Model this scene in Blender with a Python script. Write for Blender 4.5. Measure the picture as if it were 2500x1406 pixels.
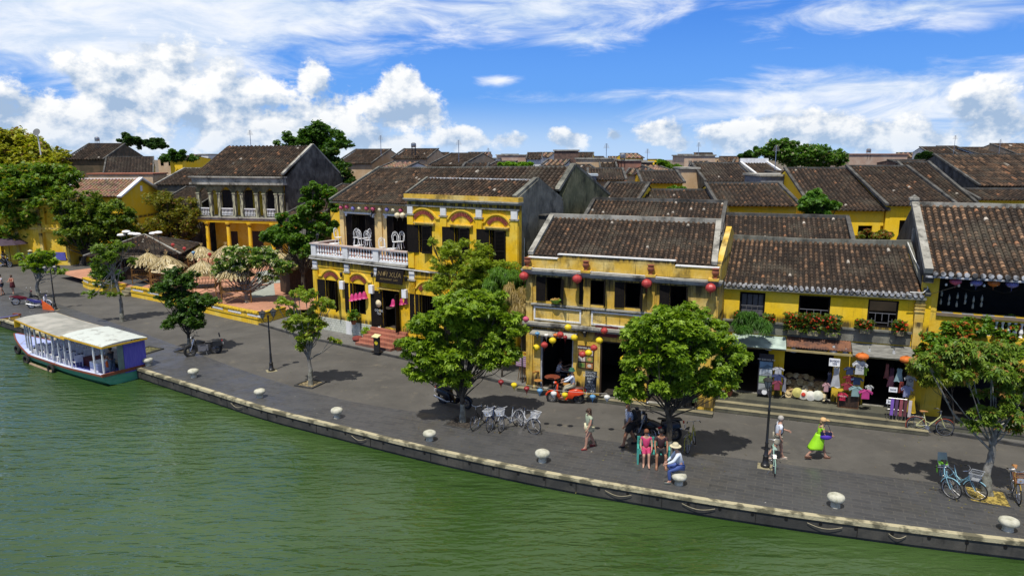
# Riverside street of old yellow shop houses under a cumulus sky.
import bpy, bmesh, math, random
import numpy as np
from mathutils import Vector, Matrix
for _o in list(bpy.data.objects):
 bpy.data.objects.remove(_o)
SC = bpy.context.scene
COL = SC.collection
R = math.radians
rnd = random.Random(7)
# ------------------------------------------------------------------ camera
FPX, CX, CY, HORIZON, CAMH = 1700.0, 1250.0, 703.0, 385.0, 11.5
PITCH = math.atan((CY - HORIZON) / FPX)
cam_data = bpy.data.cameras.new('camera')
cam_data.sensor_fit = 'HORIZONTAL'
cam_data.sensor_width = 36.0
cam_data.lens = 36.0 * FPX / 2500.0
cam_data.clip_start = 0.3
cam_data.clip_end = 6000.0
cam = bpy.data.objects.new('camera', cam_data)
COL.objects.link(cam)
cam.location = (0, 0, CAMH)
cam.rotation_euler = (math.pi / 2 - PITCH, 0, 0)
SC.camera = cam
def ray(u, v):
 dx, dy = (u - CX) / FPX, (v - CY) / FPX
 return dx, math.cos(PITCH) - dy * math.sin(PITCH), -(math.sin(PITCH) + dy * math.cos(PITCH))
def G(u, v, z=0.0):
 """the place on the level z that was measured at photograph position u, v"""
 x, y, d = ray(u, v)
 t = (CAMH - z) / -d
 return x * t, y * t
def W(u, v, Y):
 """the point at distance Y measured at photograph position u, v"""
 x, y, d = ray(u, v)
 t = Y / y
 return Vector((x * t, Y, CAMH + d * t))
# ------------------------------------------------------------------ light
SUN_FROM = Vector((-0.19, -0.42, 1.0)).normalized()
SUN_EL = math.asin(SUN_FROM.z)
SUN_AZ = math.atan2(SUN_FROM.x, SUN_FROM.y)          # clockwise from +Y
sun_data = bpy.data.lights.new('sun', 'SUN')
sun_data.energy = 4.8
sun_data.angle = R(0.5)
sun_data.color = (1.0, 0.94, 0.84)
sun = bpy.data.objects.new('sun', sun_data)
COL.objects.link(sun)
sun.rotation_euler = SUN_FROM.to_track_quat('Z', 'Y').to_euler()
SC.view_settings.view_transform = 'Standard'
SC.view_settings.look = 'None'
SC.view_settings.gamma = 1.0
SC.view_settings.use_curve_mapping = False
SC.view_settings.exposure = 0.0
# ------------------------------------------------------------------ node helpers
class NT:
 def __init__(self, tree):
  self.t = tree
  self.n = tree.nodes
  self.l = tree.links
  self.n.clear()
 def new(self, kind, **kw):
  nd = self.n.new(kind)
  for k, val in kw.items():
   setattr(nd, k, val)
  return nd
 def put(self, sock, val):
  if hasattr(val, 'is_output') or hasattr(val, 'links'):
   self.l.new(val, sock)
  elif isinstance(val, (tuple, list)) and len(val) == 3 and len(getattr(sock, 'default_value', (0, 0, 0))) == 4:
   sock.default_value = tuple(val) + (1,)
  else:
   sock.default_value = val
 def math(self, op, a, b=0.0, c=None, clamp=False):
  nd = self.new('ShaderNodeMath', operation=op, use_clamp=clamp)
  self.put(nd.inputs[0], a)
  self.put(nd.inputs[1], b)
  if c is not None:
   self.put(nd.inputs[2], c)
  return nd.outputs[0]
 def mix(self, f, a, b, mode='MIX'):
  nd = self.new('ShaderNodeMix', data_type='RGBA', blend_type=mode)
  self.put(nd.inputs[0], f)
  self.put(nd.inputs[6], a)
  self.put(nd.inputs[7], b)
  return nd.outputs[2]
 def step(self, x, lo, hi, a=0.0, b=1.0):
  nd = self.new('ShaderNodeMapRange', interpolation_type='SMOOTHSTEP')
  self.put(nd.inputs[0], x)
  for i, q in enumerate((lo, hi, a, b)):
   self.put(nd.inputs[i + 1], q)
  return nd.outputs[0]
 def coords(self, kind='Object', scale=(1, 1, 1), rot=(0, 0, 0)):
  tc = self.new('ShaderNodeTexCoord')
  mp = self.new('ShaderNodeMapping')
  self.l.new(tc.outputs[kind], mp.inputs[0])
  mp.inputs[3].default_value = scale
  mp.inputs[2].default_value = rot
  return mp.outputs[0]
 def noise(self, vec, scale, detail=4.0, rough=0.55, out=0, dist=0.0):
  nd = self.new('ShaderNodeTexNoise')
  self.put(nd.inputs['Vector'], vec)
  nd.inputs['Scale'].default_value = scale
  nd.inputs['Detail'].default_value = detail
  nd.inputs['Roughness'].default_value = rough
  nd.inputs['Distortion'].default_value = dist
  return nd.outputs[out]
# ------------------------------------------------------------------ sky
world = bpy.data.worlds.new('World')
SC.world = world
world.use_nodes = True
w = NT(world.node_tree)
tcw = w.new('ShaderNodeTexCoord')
sep = w.new('ShaderNodeSeparateXYZ')
w.l.new(tcw.outputs['Generated'], sep.inputs[0])
AZ = w.math('ARCTAN2', sep.outputs[0], sep.outputs[1])
EL = w.math('ARCSINE', sep.outputs[2])
sky = w.new('ShaderNodeTexSky', sky_type='NISHITA')
sky.sun_disc = False
sky.sun_elevation = SUN_EL
sky.sun_rotation = SUN_AZ
sky.altitude = 10
sky.air_density = 1.0
sky.dust_density = 0.6
sky.ozone_density = 3.0
comb = w.new('ShaderNodeCombineXYZ')
w.l.new(AZ, comb.inputs[0])
w.l.new(EL, comb.inputs[1])
def azel(u, v):
 x, y, z = ray(u, v)
 return math.atan2(x, y), math.atan2(z, math.hypot(x, y))
def blobs(items, soft=1.0):
 """largest of several soft ellipses, each (u, v, half width, half height, weight)"""
 out = None
 for u, v, ru, rv, wt in items:
  a, e = azel(u, v)
  ra, re_ = ru / FPX, rv / FPX
  da = w.math('MULTIPLY', w.math('SUBTRACT', AZ, a), 1 / ra)
  de = w.math('MULTIPLY', w.math('SUBTRACT', EL, e), 1 / re_)
  r2 = w.math('ADD', w.math('MULTIPLY', da, da), w.math('MULTIPLY', de, de))
  m = w.math('MULTIPLY', w.math('SUBTRACT', 1.0, w.math('SQRT', r2)), wt)
  out = m if out is None else w.math('SMOOTH_MAX', out, m, 0.12)
 return out
def stretch(vec, s, off=(0, 0, 0)):
 mp = w.new('ShaderNodeMapping')
 w.l.new(vec, mp.inputs[0])
 mp.inputs[3].default_value = s
 mp.inputs[1].default_value = off
 return mp.outputs[0]
cumulus = blobs([(120, 300, 320, 110, .85), (330, 230, 190, 130, 1.0), (560, 270, 160, 160, 1.0), (420, 170, 120, 90, 0.9), (640, 320, 200, 80, 1.0),
     (800, 300, 130, 120, 0.9), (760, 210, 60, 70, 0.8), (985, 210, 65, 60, 1.0), (990, 270, 130, 80, 1.0), (870, 340, 200, 50, .9), (60, 350, 260, 60, .9),
     (1120, 340, 90, 35, .8), (1245, 345, 60, 30, .8), (1385, 340, 70, 32, .9), (1500, 330, 28, 20, .9), (1610, 325, 75, 38, 1.0), (1660, 350, 40, 25, .8),
     (1800, 335, 110, 55, 1.0), (1980, 320, 190, 60, 1.0), (2160, 330, 120, 60, 1.0), (2400, 260, 65, 75, 1.0), (2430, 320, 110, 65, .9), (2240, 350, 120, 40, .9)])
cirrus = blobs([(150, 30, 760, 150, 1.5), (330, 120, 330, 110, 1.5), (700, 20, 600, 80, 1.0), (480, 110, 330, 70, .9), (1300, 30, 500, 80, .9), (1420, 90, 170, 40, .8), (2250, 15, 480, 55, .8),
    (2200, 215, 700, 55, .8), (2350, 260, 400, 60, .8), (1500, 235, 260, 22, .5), (30, 140, 160, 30, .6), (1220, 198, 50, 14, .6), (1900, 270, 400, 35, .6), (700, 90, 300, 50, .6)])
nvec = comb.outputs[0]
n1 = w.noise(stretch(nvec, (1, 1.25, 1)), 16, 7, 0.62)
n1b = w.noise(stretch(nvec, (1, 1.25, 1), (-.012, .022, 0)), 16, 5, 0.58)
n2 = w.noise(stretch(nvec, (1, 3.6, 1), (3, 1, 0)), 7, 8, 0.62, dist=0.6)
cd = w.math('ADD', w.math('MULTIPLY', cumulus, 0.8), w.math('MULTIPLY', w.math('SUBTRACT', n1, 0.5), 1.9))
cmask = w.step(cd, 0.08, 0.36)
shade = w.math('ADD', 0.60, w.math('MULTIPLY', w.math('SUBTRACT', n1b, n1), -4.5), clamp=True)
shade = w.math('ADD', shade, w.step(EL, 0.0, 0.10, -0.16, 0.05), clamp=True)
thick = w.step(cd, 0.15, 1.1)
shade2 = w.math('SUBTRACT', shade, w.math('MULTIPLY', thick, 0.18), clamp=True)
ccol = w.mix(shade2, (0.34, 0.46, 0.64), (0.94, 0.94, 0.93))
cid = w.math('ADD', w.math('MULTIPLY', cirrus, 0.75), w.math('MULTIPLY', w.math('SUBTRACT', n2, 0.5), 1.5))
cimask = w.math('MULTIPLY', w.step(cid, 0.0, 0.62), 0.95)
cicol = w.mix(w.step(n2, 0.35, 0.7), (0.54, 0.66, 0.84), (0.88, 0.90, 0.94))
# unseen pale veil high overhead, added to make the ambient light less blue
skyc = w.mix(1.0, sky.outputs[0], (0.42, 0.70, 1.12), 'MULTIPLY')
lift = w.step(EL, 0.0, 0.13)
skyc = w.mix(1.0, skyc, w.mix(lift, (0.70, 0.85, 0.95), (0.72, 1.0, 1.45)), 'MULTIPLY')
skyc = w.mix(1.0, skyc, (0.10, 0.10, 0.10), 'MULTIPLY')
veil = w.step(EL, 0.24, 0.50, 0.0, 0.85)
skyc = w.mix(veil, skyc, (0.52, 0.53, 0.53))
grad = w.mix(w.step(EL, 0.0, 0.09), (0.36, 0.57, 0.90), (0.135, 0.35, 0.80))
grad = w.mix(w.step(EL, 0.07, 0.24), grad, (0.060, 0.225, 0.70))
skyc = w.mix(w.step(EL, 0.22, 0.45, 0.85, 0.0), skyc, grad)
low = w.step(EL, -0.005, 0.05, 0.35, 0.0)
bank = w.math('MULTIPLY', w.step(EL, 0.0, 0.085, 0.75, 0.0), w.step(AZ, -0.40, 0.12, 1.0, 0.35))
c = w.mix(bank, skyc, (0.58, 0.70, 0.86))
c = w.mix(cimask, c, cicol)
c = w.mix(cmask, c, ccol)
c = w.mix(low, c, (0.50, 0.66, 0.88))
c = w.mix(1.0, c, (10, 10, 10), 'MULTIPLY')
bg = w.new('ShaderNodeBackground')
w.put(bg.inputs[0], c)
bg.inputs[1].default_value = 0.112
wout = w.new('ShaderNodeOutputWorld')
w.l.new(bg.outputs[0], wout.inputs[0])
# ------------------------------------------------------------------ materials
MATS = {}
def new_mat(name):
 m = bpy.data.materials.new(name)
 m.use_nodes = True
 MATS[name] = m
 nt = NT(m.node_tree)
 out = nt.new('ShaderNodeOutputMaterial')
 b = nt.new('ShaderNodeBsdfPrincipled')
 nt.l.new(b.outputs[0], out.inputs[0])
 return m, nt, b
def M(name, col=None, col2=None, scale=4.0, rough=0.75, metal=0.0, bump=0.0, bscale=None, spec=0.35, stretchv=(1, 1, 1), detail=5, lo=.35, hi=.65, emit=0, trans=0):
 if name in MATS:
  return MATS[name]
 m, nt, b = new_mat(name)
 b.inputs['Roughness'].default_value = rough
 b.inputs['Metallic'].default_value = metal
 b.inputs['Specular IOR Level'].default_value = spec
 vec = nt.coords('Object', stretchv)
 if col2 is None:
  col2 = tuple(c * 0.72 for c in col)
 n = nt.noise(vec, scale, detail)
 colr = nt.mix(nt.step(n, lo, hi), col2, col)
 nt.put(b.inputs['Base Color'], colr)
 if emit:
  nt.put(b.inputs['Emission Color'], colr)
  b.inputs['Emission Strength'].default_value = emit
 if trans:
  b.inputs['Transmission Weight'].default_value = trans
 if bump:
  bp = nt.new('ShaderNodeBump')
  bp.inputs['Strength'].default_value = bump
  bp.inputs['Distance'].default_value = 0.03
  nt.l.new(nt.noise(vec, bscale or scale * 4, 4), bp.inputs['Height'])
  nt.l.new(bp.outputs[0], b.inputs['Normal'])
 return m
def plaster(name, base, pale, grime=(0.035, 0.032, 0.025), amount=0.5, streak=0.5, seed=0.0, ledges=()):
 """lime plaster: faded patches, black mould blotches and rain streaks"""
 if name in MATS:
  return MATS[name]
 m, nt, b = new_mat(name)
 b.inputs['Roughness'].default_value = 0.9
 b.inputs['Specular IOR Level'].default_value = 0.15
 tc = nt.new('ShaderNodeTexCoord')
 def mp(s):
  q = nt.new('ShaderNodeMapping')
  nt.l.new(tc.outputs['Object'], q.inputs[0])
  q.inputs[3].default_value = s
  q.inputs[1].default_value = (seed, seed * 1.7, seed * .6)
  return q.outputs[0]
 fade = nt.step(nt.noise(mp((1, 1, 1)), 0.9, 6, .6), 0.40, 0.68)
 c0 = nt.mix(fade, base, pale)
 c0 = nt.mix(nt.step(nt.noise(mp((1, 1, 1)), 7, 5, .7), .35, .8, 0, .35), c0, tuple(x * .62 for x in base))
 blot = nt.step(nt.noise(mp((1, 1, .55)), 1.3, 8, .68), 0.62 - amount * .16, 0.80 - amount * .12, 0, .85)
 strk = nt.math('MULTIPLY', nt.step(nt.noise(mp((7, 7, .35)), 1.6, 6, .6), .52, .74), nt.step(nt.noise(mp((.6, .6, .6)), 1.2, 3), .40, .62))
 g = nt.math('MAXIMUM', nt.math('MULTIPLY', blot, amount), nt.math('MULTIPLY', strk, streak), clamp=True)
 if ledges:      # mould that has run down from the ledges
  sz = nt.new('ShaderNodeSeparateXYZ')
  nt.l.new(tc.outputs['Object'], sz.inputs[0])
  rag = nt.math('MULTIPLY', nt.math('SUBTRACT', nt.noise(mp((4, 4, .3)), 1.5, 7, .7), .33), 5.0)
  for zl, dp in ledges:
   q = nt.math('SUBTRACT', sz.outputs[2], zl - abs(dp)) if dp > 0 else nt.math('SUBTRACT', zl + abs(dp), sz.outputs[2])
   band = nt.math('MULTIPLY', nt.step(q, 0, abs(dp) * .75), nt.step(nt.math('SUBTRACT', zl, sz.outputs[2]) if dp > 0 else nt.math('SUBTRACT', sz.outputs[2], zl), -.02, .0))
   g = nt.math('MAXIMUM', g, nt.math('MULTIPLY', nt.math('MULTIPLY', band, rag, clamp=True), .92), clamp=True)
 nt.put(b.inputs['Base Color'], nt.mix(g, c0, grime))
 bp = nt.new('ShaderNodeBump')
 bp.inputs['Strength'].default_value = 0.35
 bp.inputs['Distance'].default_value = 0.02
 nt.l.new(nt.noise(mp((1, 1, 1)), 14, 6), bp.inputs['Height'])
 nt.l.new(bp.outputs[0], b.inputs['Normal'])
 return m
def attr_mat(name, rough=0.85, trans=0.0, noise=0.35, nscale=6.0, spec=0.25, moss=0.0):
 """colour comes from the mesh's own per-piece colour (tiles, leaves), roughened by noise"""
 if name in MATS:
  return MATS[name]
 m, nt, b = new_mat(name)
 a = nt.new('ShaderNodeAttribute', attribute_name='tint')
 n = nt.noise(nt.coords('Object'), nscale, 6, .6)
 c0 = nt.mix(nt.step(n, .3, .7, noise, 0.0), a.outputs['Color'], (0.012, 0.010, 0.009))
 if moss:
  g = nt.new('ShaderNodeNewGeometry')
  c0 = nt.mix(nt.step(nt.noise(g.outputs['Position'], .45, 8, .7), .50, .66, 0, moss), c0, (0.075, 0.066, 0.050))
  c0 = nt.mix(nt.step(nt.noise(g.outputs['Position'], .8, 8, .75), .54, .66, 0, moss), c0, (0.020, 0.018, 0.016))
 nt.put(b.inputs['Base Color'], c0)
 b.inputs['Roughness'].default_value = rough
 b.inputs['Specular IOR Level'].default_value = spec
 if trans:
  t = nt.new('ShaderNodeBsdfTranslucent')
  nt.put(t.inputs[0], nt.mix(1.0, c0, (1.3, 1.35, .55), 'MULTIPLY'))
  mx = nt.new('ShaderNodeMixShader')
  mx.inputs[0].default_value = trans
  nt.l.new(b.outputs[0], mx.inputs[1])
  nt.l.new(t.outputs[0], mx.inputs[2])
  nt.l.new(mx.outputs[0], [x for x in nt.n if x.type == 'OUTPUT_MATERIAL'][0].inputs[0])
 return m
TILE = attr_mat('roof_tile', 0.9, 0, .45, 5.0, .2, .75)
LEAF = attr_mat('leaf', 0.5, 0.38, .10, 3.0, .4)
THATCH = attr_mat('thatch', 0.95, 0.10, .15, 4.0, .1)
YEL = plaster('yellow_plaster', (0.74, 0.47, 0.030), (0.78, 0.57, 0.10), amount=.45, streak=.55)
YELA = plaster('ochre_plaster', (0.78, 0.48, 0.018), (0.80, 0.58, 0.09), amount=.55, streak=.70, seed=1.3, ledges=((8.95, .5), (4.9, .7), (0.9, -.5), (9.4, .3)))
YELB = plaster('weathered_yellow_plaster', (0.64, 0.41, 0.06), (0.68, 0.53, 0.20), grime=(.05, .043, .028), amount=.85, streak=.95, seed=3, ledges=((6.02, 1.1), (3.45, .5), (4.5, .35), (.3, -.7), (6.95, .3)))
YELC = plaster('bright_yellow_plaster', (0.82, 0.53, 0.02), (0.78, 0.55, 0.06), amount=.30, streak=.35, seed=5, ledges=((4.0, -.45), (.5, -.6)))
CREAM = plaster('cream_plaster', (0.72, 0.52, 0.22), (0.74, 0.60, 0.32), amount=.12, streak=.2, seed=8)
GREYW = plaster('grey_mould_plaster', (0.135, 0.135, 0.115), (0.24, 0.24, 0.20), grime=(.02, .022, .02), amount=.9, streak=1.0, seed=2)
DARKW = plaster('black_mould_plaster', (0.072, 0.070, 0.064), (0.15, 0.148, 0.135), grime=(.014, .014, .013), amount=.9, streak=1.0, seed=4)
GREENW = plaster('greenish_mould_plaster', (0.13, 0.135, 0.075), (0.24, 0.23, 0.13), grime=(.018, .02, .016), amount=1.0, streak=1.0, seed=6)
LEDGE = plaster('stained_ledge_plaster', (0.30, 0.29, 0.25), (0.42, 0.41, 0.36), grime=(.03, .03, .028), amount=1.0, streak=.9, seed=1)
WHITEP = plaster('stained_white_plaster', (0.66, 0.67, 0.66), (0.74, 0.74, 0.72), grime=(.10, .10, .09), amount=.5, streak=.6, seed=1)
STEP = plaster('worn_cement', (0.19, 0.17, 0.11), (0.30, 0.27, 0.17), grime=(.07, .07, .055), amount=.6, streak=.2, seed=9)
SHUT = M('dark_shutter_wood', (0.014, 0.011, 0.009), (0.007, 0.006, 0.006), 5, .8, spec=.12, stretchv=(8, 8, .5), bump=.3)
WOOD = M('brown_wood', (0.16, 0.075, 0.03), (0.07, 0.035, 0.018), 5, .6, stretchv=(6, 6, .6))
DWOOD = M('dark_brown_wood', (0.05, 0.028, 0.018), (0.022, 0.014, 0.010), 5, .6, stretchv=(6, 6, .6))
BAMBOO = M('bamboo', (0.30, 0.16, 0.045), (0.14, 0.07, 0.02), 6, .5)
BARK = M('bark', (0.085, 0.07, 0.052), (0.028, 0.023, 0.018), 9, .9, stretchv=(1, 1, .5), bump=.8)
BARKW = M('whitewashed_bark', (0.27, 0.27, 0.22), (0.12, 0.115, 0.09), 6, .9, bump=.6)
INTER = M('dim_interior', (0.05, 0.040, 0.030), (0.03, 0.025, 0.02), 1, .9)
BLACK = M('black_metal', (0.012, 0.012, 0.013), (0.018, 0.018, 0.018), 3, .38, spec=.5)
RUBBER = M('black_rubber', (0.015, 0.015, 0.015), None, 3, .8)
STEEL = M('bare_steel', (0.55, 0.56, 0.57), (0.35, 0.35, 0.36), 8, .42, metal=1)
WHITE = M('white_paint', (0.78, 0.79, 0.79), (0.62, 0.63, 0.63), 4, .5)
CLEANW = M('clean_white', (0.82, 0.83, 0.85), (0.76, 0.77, 0.79), 4, .6)
STONE = M('pale_granite', (0.50, 0.49, 0.40), (0.30, 0.30, 0.22), 3.5, .9, bump=.5, bscale=30, lo=.3, hi=.6)
BRICKR = M('dark_red_brick', (0.30, 0.07, 0.045), (0.16, 0.04, 0.03), 9, .85)
TERRA = M('terracotta', (0.34, 0.12, 0.055), (0.20, 0.065, 0.035), 3, .85, bump=.3)
def solid(name, c, rough=.7, **kw):
 return M(name, c, tuple(x * .8 for x in c), 3, rough, **kw)
# ------------------------------------------------------------------ mesh builder
class MB:
 def __init__(self):
  self.v, self.f, self.mi, self.tint = [], [], [], None
 def add(self, vs, fs, mi=0):
  o = len(self.v)
  self.v.extend([tuple(p) for p in vs])
  self.f.extend([tuple(o + i for i in f) for f in fs])
  self.mi.extend([mi] * len(fs))
  return self
 def box(self, x0, y0, z0, x1, y1, z1, mi=0):
  if x0 > x1: x0, x1 = x1, x0
  if y0 > y1: y0, y1 = y1, y0
  if z0 > z1: z0, z1 = z1, z0
  vs = [(x, y, z) for z in (z0, z1) for y in (y0, y1) for x in (x0, x1)]
  return self.add(vs, [(0, 2, 3, 1), (4, 5, 7, 6), (0, 1, 5, 4), (2, 6, 7, 3), (0, 4, 6, 2), (1, 3, 7, 5)], mi)
 def cbox(self, c, s, rz=0.0, mi=0, rx=0.0, ry=0.0):
  m = Matrix.Translation(c) @ Matrix.Rotation(rz, 4, 'Z') @ Matrix.Rotation(ry, 4, 'Y') @ Matrix.Rotation(rx, 4, 'X')
  sx, sy, sz = s[0] / 2, s[1] / 2, s[2] / 2
  vs = [m @ Vector((x, y, z)) for z in (-sz, sz) for y in (-sy, sy) for x in (-sx, sx)]
  return self.add(vs, [(0, 2, 3, 1), (4, 5, 7, 6), (0, 1, 5, 4), (2, 6, 7, 3), (0, 4, 6, 2), (1, 3, 7, 5)], mi)
 def quad(self, a, b, c, d, mi=0):
  return self.add([a, b, c, d], [(0, 1, 2, 3)], mi)
 def prism(self, poly, d, mi=0):
  """polygon of points pushed along vector d"""
  n = len(poly)
  d = Vector(d)
  vs = [Vector(p) for p in poly] + [Vector(p) + d for p in poly]
  fs = [tuple(range(n - 1, -1, -1)), tuple(range(n, 2 * n))] + [(i, (i + 1) % n, n + (i + 1) % n, n + i) for i in range(n)]
  return self.add(vs, fs, mi)
 def tube(self, pts, r, n=8, mi=0, cap=True, closed=False):
  pts = [Vector(p) for p in pts]
  rs = r if isinstance(r, (list, tuple)) else [r] * len(pts)
  k = len(pts)
  vs, fs = [], []
  ref = Vector((0, 0, 1))
  prev = None
  for i, p in enumerate(pts):
   if closed:
    t = (pts[(i + 1) % k] - pts[i - 1])
   else:
    t = pts[min(i + 1, k - 1)] - pts[max(i - 1, 0)]
   if t.length < 1e-9: t = Vector((0, 0, 1))
   t.normalize()
   if prev is None:
    a = t.cross(ref) if abs(t.z) < .95 else t.cross(Vector((1, 0, 0)))
   else:
    a = prev - t * prev.dot(t)
    if a.length < 1e-6: a = t.cross(Vector((1, 0, 0)))
   a.normalize()
   prev = a
   b = t.cross(a)
   for j in range(n):
    an = 2 * math.pi * j / n
    vs.append(p + (a * math.cos(an) + b * math.sin(an)) * rs[i])
  m = k if closed else k - 1
  for i in range(m):
   for j in range(n):
    i2 = (i + 1) % k
    fs.append((i * n + j, i * n + (j + 1) % n, i2 * n + (j + 1) % n, i2 * n + j))
  if cap and not closed:
   fs.append(tuple(range(n - 1, -1, -1)))
   fs.append(tuple(range((k - 1) * n, k * n)))
  return self.add(vs, fs, mi)
 def lathe(self, prof, c=(0, 0, 0), n=14, mi=0, sx=1, sy=1, axis='Z'):
  vs, fs = [], []
  for r, z in prof:
   for j in range(n):
    a = 2 * math.pi * j / n
    p = (r * math.cos(a) * sx, r * math.sin(a) * sy, z)
    if axis == 'Y': p = (p[0], p[2], p[1])
    if axis == 'X': p = (p[2], p[0], p[1])
    vs.append((c[0] + p[0], c[1] + p[1], c[2] + p[2]))
  k = len(prof)
  for i in range(k - 1):
   for j in range(n):
    fs.append((i * n + j, i * n + (j + 1) % n, (i + 1) * n + (j + 1) % n, (i + 1) * n + j))
  fs.append(tuple(range(n - 1, -1, -1)))
  fs.append(tuple(range((k - 1) * n, k * n)))
  return self.add(vs, fs, mi)
 def ball(self, c, r, n=10, mi=0, sx=1, sy=1, sz=1):
  k = max(5, n // 2 + 1)
  prof = [(max(1e-4, r * math.sin(math.pi * i / k)), -r * math.cos(math.pi * i / k) * sz) for i in range(k + 1)]
  return self.lathe(prof, c, n, mi, sx, sy)
 def build(self, name, mat, parent=None, smooth=False, label=None, loc=None, rot=None):
  me = bpy.data.meshes.new(name)
  me.from_pydata(self.v, [], self.f)
  for mm in (mat if isinstance(mat, (list, tuple)) else [mat]):
   me.materials.append(mm)
  if any(self.mi):
   me.polygons.foreach_set('material_index', self.mi)
  if smooth:
   me.polygons.foreach_set('use_smooth', [True] * len(self.f))
   try:
    me.set_sharp_from_angle(angle=R(48))
   except Exception:
    pass
  if self.tint is not None:
   at = me.attributes.new('tint', 'FLOAT_COLOR', 'FACE')
   at.data.foreach_set('color', np.asarray(self.tint, dtype=np.float32).ravel())
  me.update()
  o = bpy.data.objects.new(name, me)
  COL.objects.link(o)
  if parent is not None: o.parent = parent
  if loc is not None: o.location = loc
  if rot is not None: o.rotation_euler = rot
  if label: o['label'] = label
  return o
def tag(o, label, cat, group=None, kind=None):
 if label: o['label'] = label
 if cat: o['category'] = cat
 if group: o['group'] = group
 if kind: o['kind'] = kind
 return o
def thing(name, label, cat, loc=(0, 0, 0), rz=0.0, group=None):
 o = bpy.data.objects.new(name, None)
 COL.objects.link(o)
 o.empty_display_size = .2
 o.location = loc
 o.rotation_euler = (0, 0, rz)
 return tag(o, label, cat, group)
def kids(o):
 return [c for c in COL.objects if c.parent == o]
def dup(o, loc=None, rz=None, label=None, group=None, scale=None, _p=None, _all=None):
 if _all is None:
  _all = {}
  for q in COL.objects:
   if q.parent: _all.setdefault(q.parent.name, []).append(q)
 c = o.copy()
 COL.objects.link(c)
 if _p is not None: c.parent = _p
 if loc is not None: c.location = loc
 if rz is not None: c.rotation_euler = (0, 0, rz)
 if scale: c.scale = (scale,) * 3 if isinstance(scale, (int, float)) else scale
 if label: c['label'] = label
 if group: c['group'] = group
 for ch in _all.get(o.name, []):
  dup(ch, _p=c, _all=_all)
 return c
def struct(name, mb, mat, smooth=False):
 return tag(mb.build(name, mat, smooth=smooth), None, None, kind='structure')
# ------------------------------------------------------------------ ground, road, quay, river
def smooth(pts, n=6):
 out = []
 P = [Vector((p[0], p[1], 0)) for p in pts]
 for i in range(len(P) - 1):
  a, b, c, d = P[max(i - 1, 0)], P[i], P[i + 1], P[min(i + 2, len(P) - 1)]
  for k in range(n):
   t = k / n
   out.append(0.5 * ((2 * b) + (c - a) * t + (2 * a - 5 * b + 4 * c - d) * t * t + (3 * b - a - 3 * c + d) * t ** 3))
 out.append(P[-1])
 return out
def along(pts, step):
 """evenly spaced (point, direction) along a polyline"""
 res, acc = [], 0.0
 for a, b in zip(pts, pts[1:]):
  L = (b - a).length
  if L < 1e-6: continue
  while acc < L:
   res.append((a.lerp(b, acc / L), (b - a).normalized()))
   acc += step
  acc -= L
 return res
WATER_Z = -0.62
EDGE = smooth([(-90, 96), (-62, 70), (-45, 55.0), (-37, 49.1), (-33.9, 46.9), (-28.1, 42.3), (-20.6, 37.0), (-15.6, 33.6), (-11.6, 30.9), (-7.1, 28.35), (-3.2, 26.2), (1.3, 24.05),
    (6.3, 22.1), (10.4, 20.75), (15.6, 19.35), (25, 17.2), (45, 13.5), (90, 6)])
PAVE = smooth([(-90, 104), (-62, 78), (-45, 62), (-33, 51.8), (-25.05, 45.46), (-13.9, 36.1), (-7.8, 31.9), (-1.29, 29.3), (4.24, 27.0), (10.21, 24.95), (17.66, 22.7), (30, 19.9), (90, 9)])
def inward(d):
 return Vector((-d.y, d.x, 0))      # away from the river
def offset(pts, k):
 out = []
 for i, p in enumerate(pts):
  d = (pts[min(i + 1, len(pts) - 1)] - pts[max(i - 1, 0)]).normalized()
  out.append(p + inward(d) * k)
 return out
def strip(a, b, za, zb):
 mb = MB()
 xs = [-88 + i * 1.5 for i in range(118)]
 def at_x(l, x):
  for p, q in zip(l, l[1:]):
   if p.x <= x <= q.x: return p.lerp(q, (x - p.x) / max(1e-6, q.x - p.x))
  return l[-1] if x > l[-1].x else l[0]
 a, b = [at_x(a, x) for x in xs], [at_x(b, x + .33 * 6) for x in xs]
 n = len(a)
 mb.add([(p.x, p.y, za) for p in a] + [(p.x, p.y, zb) for p in b], [(i, i + 1, n + i + 1, n + i) for i in range(n - 1)])
 return mb
def asphalt_mat():
 m, nt, b = new_mat('asphalt')
 v = nt.coords('Object')
 big = nt.noise(v, .42, 7, .68)
 c0 = nt.mix(nt.step(big, .3, .7), (0.078, 0.074, 0.066), (0.116, 0.110, 0.098))
 c0 = nt.mix(nt.step(nt.noise(v, 55, 3, .7), .35, .7, .3, 0), c0, (.03, .03, .03))
 c0 = nt.mix(nt.step(nt.noise(v, 1.1, 8, .72), .56, .74, 0, .6), c0, (0.19, 0.165, 0.120))
 c0 = nt.mix(nt.step(nt.noise(v, .8, 9, .74), .56, .70, 0, .6), c0, (0.05, 0.048, 0.045))
 nt.put(b.inputs['Base Color'], c0)
 b.inputs['Roughness'].default_value = .88
 b.inputs['Specular IOR Level'].default_value = .25
 bp = nt.new('ShaderNodeBump')
 bp.inputs['Strength'].default_value = .5
 bp.inputs['Distance'].default_value = .01
 nt.l.new(nt.noise(v, 60, 3), bp.inputs['Height'])
 nt.l.new(bp.outputs[0], b.inputs['Normal'])
 return m
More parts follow.
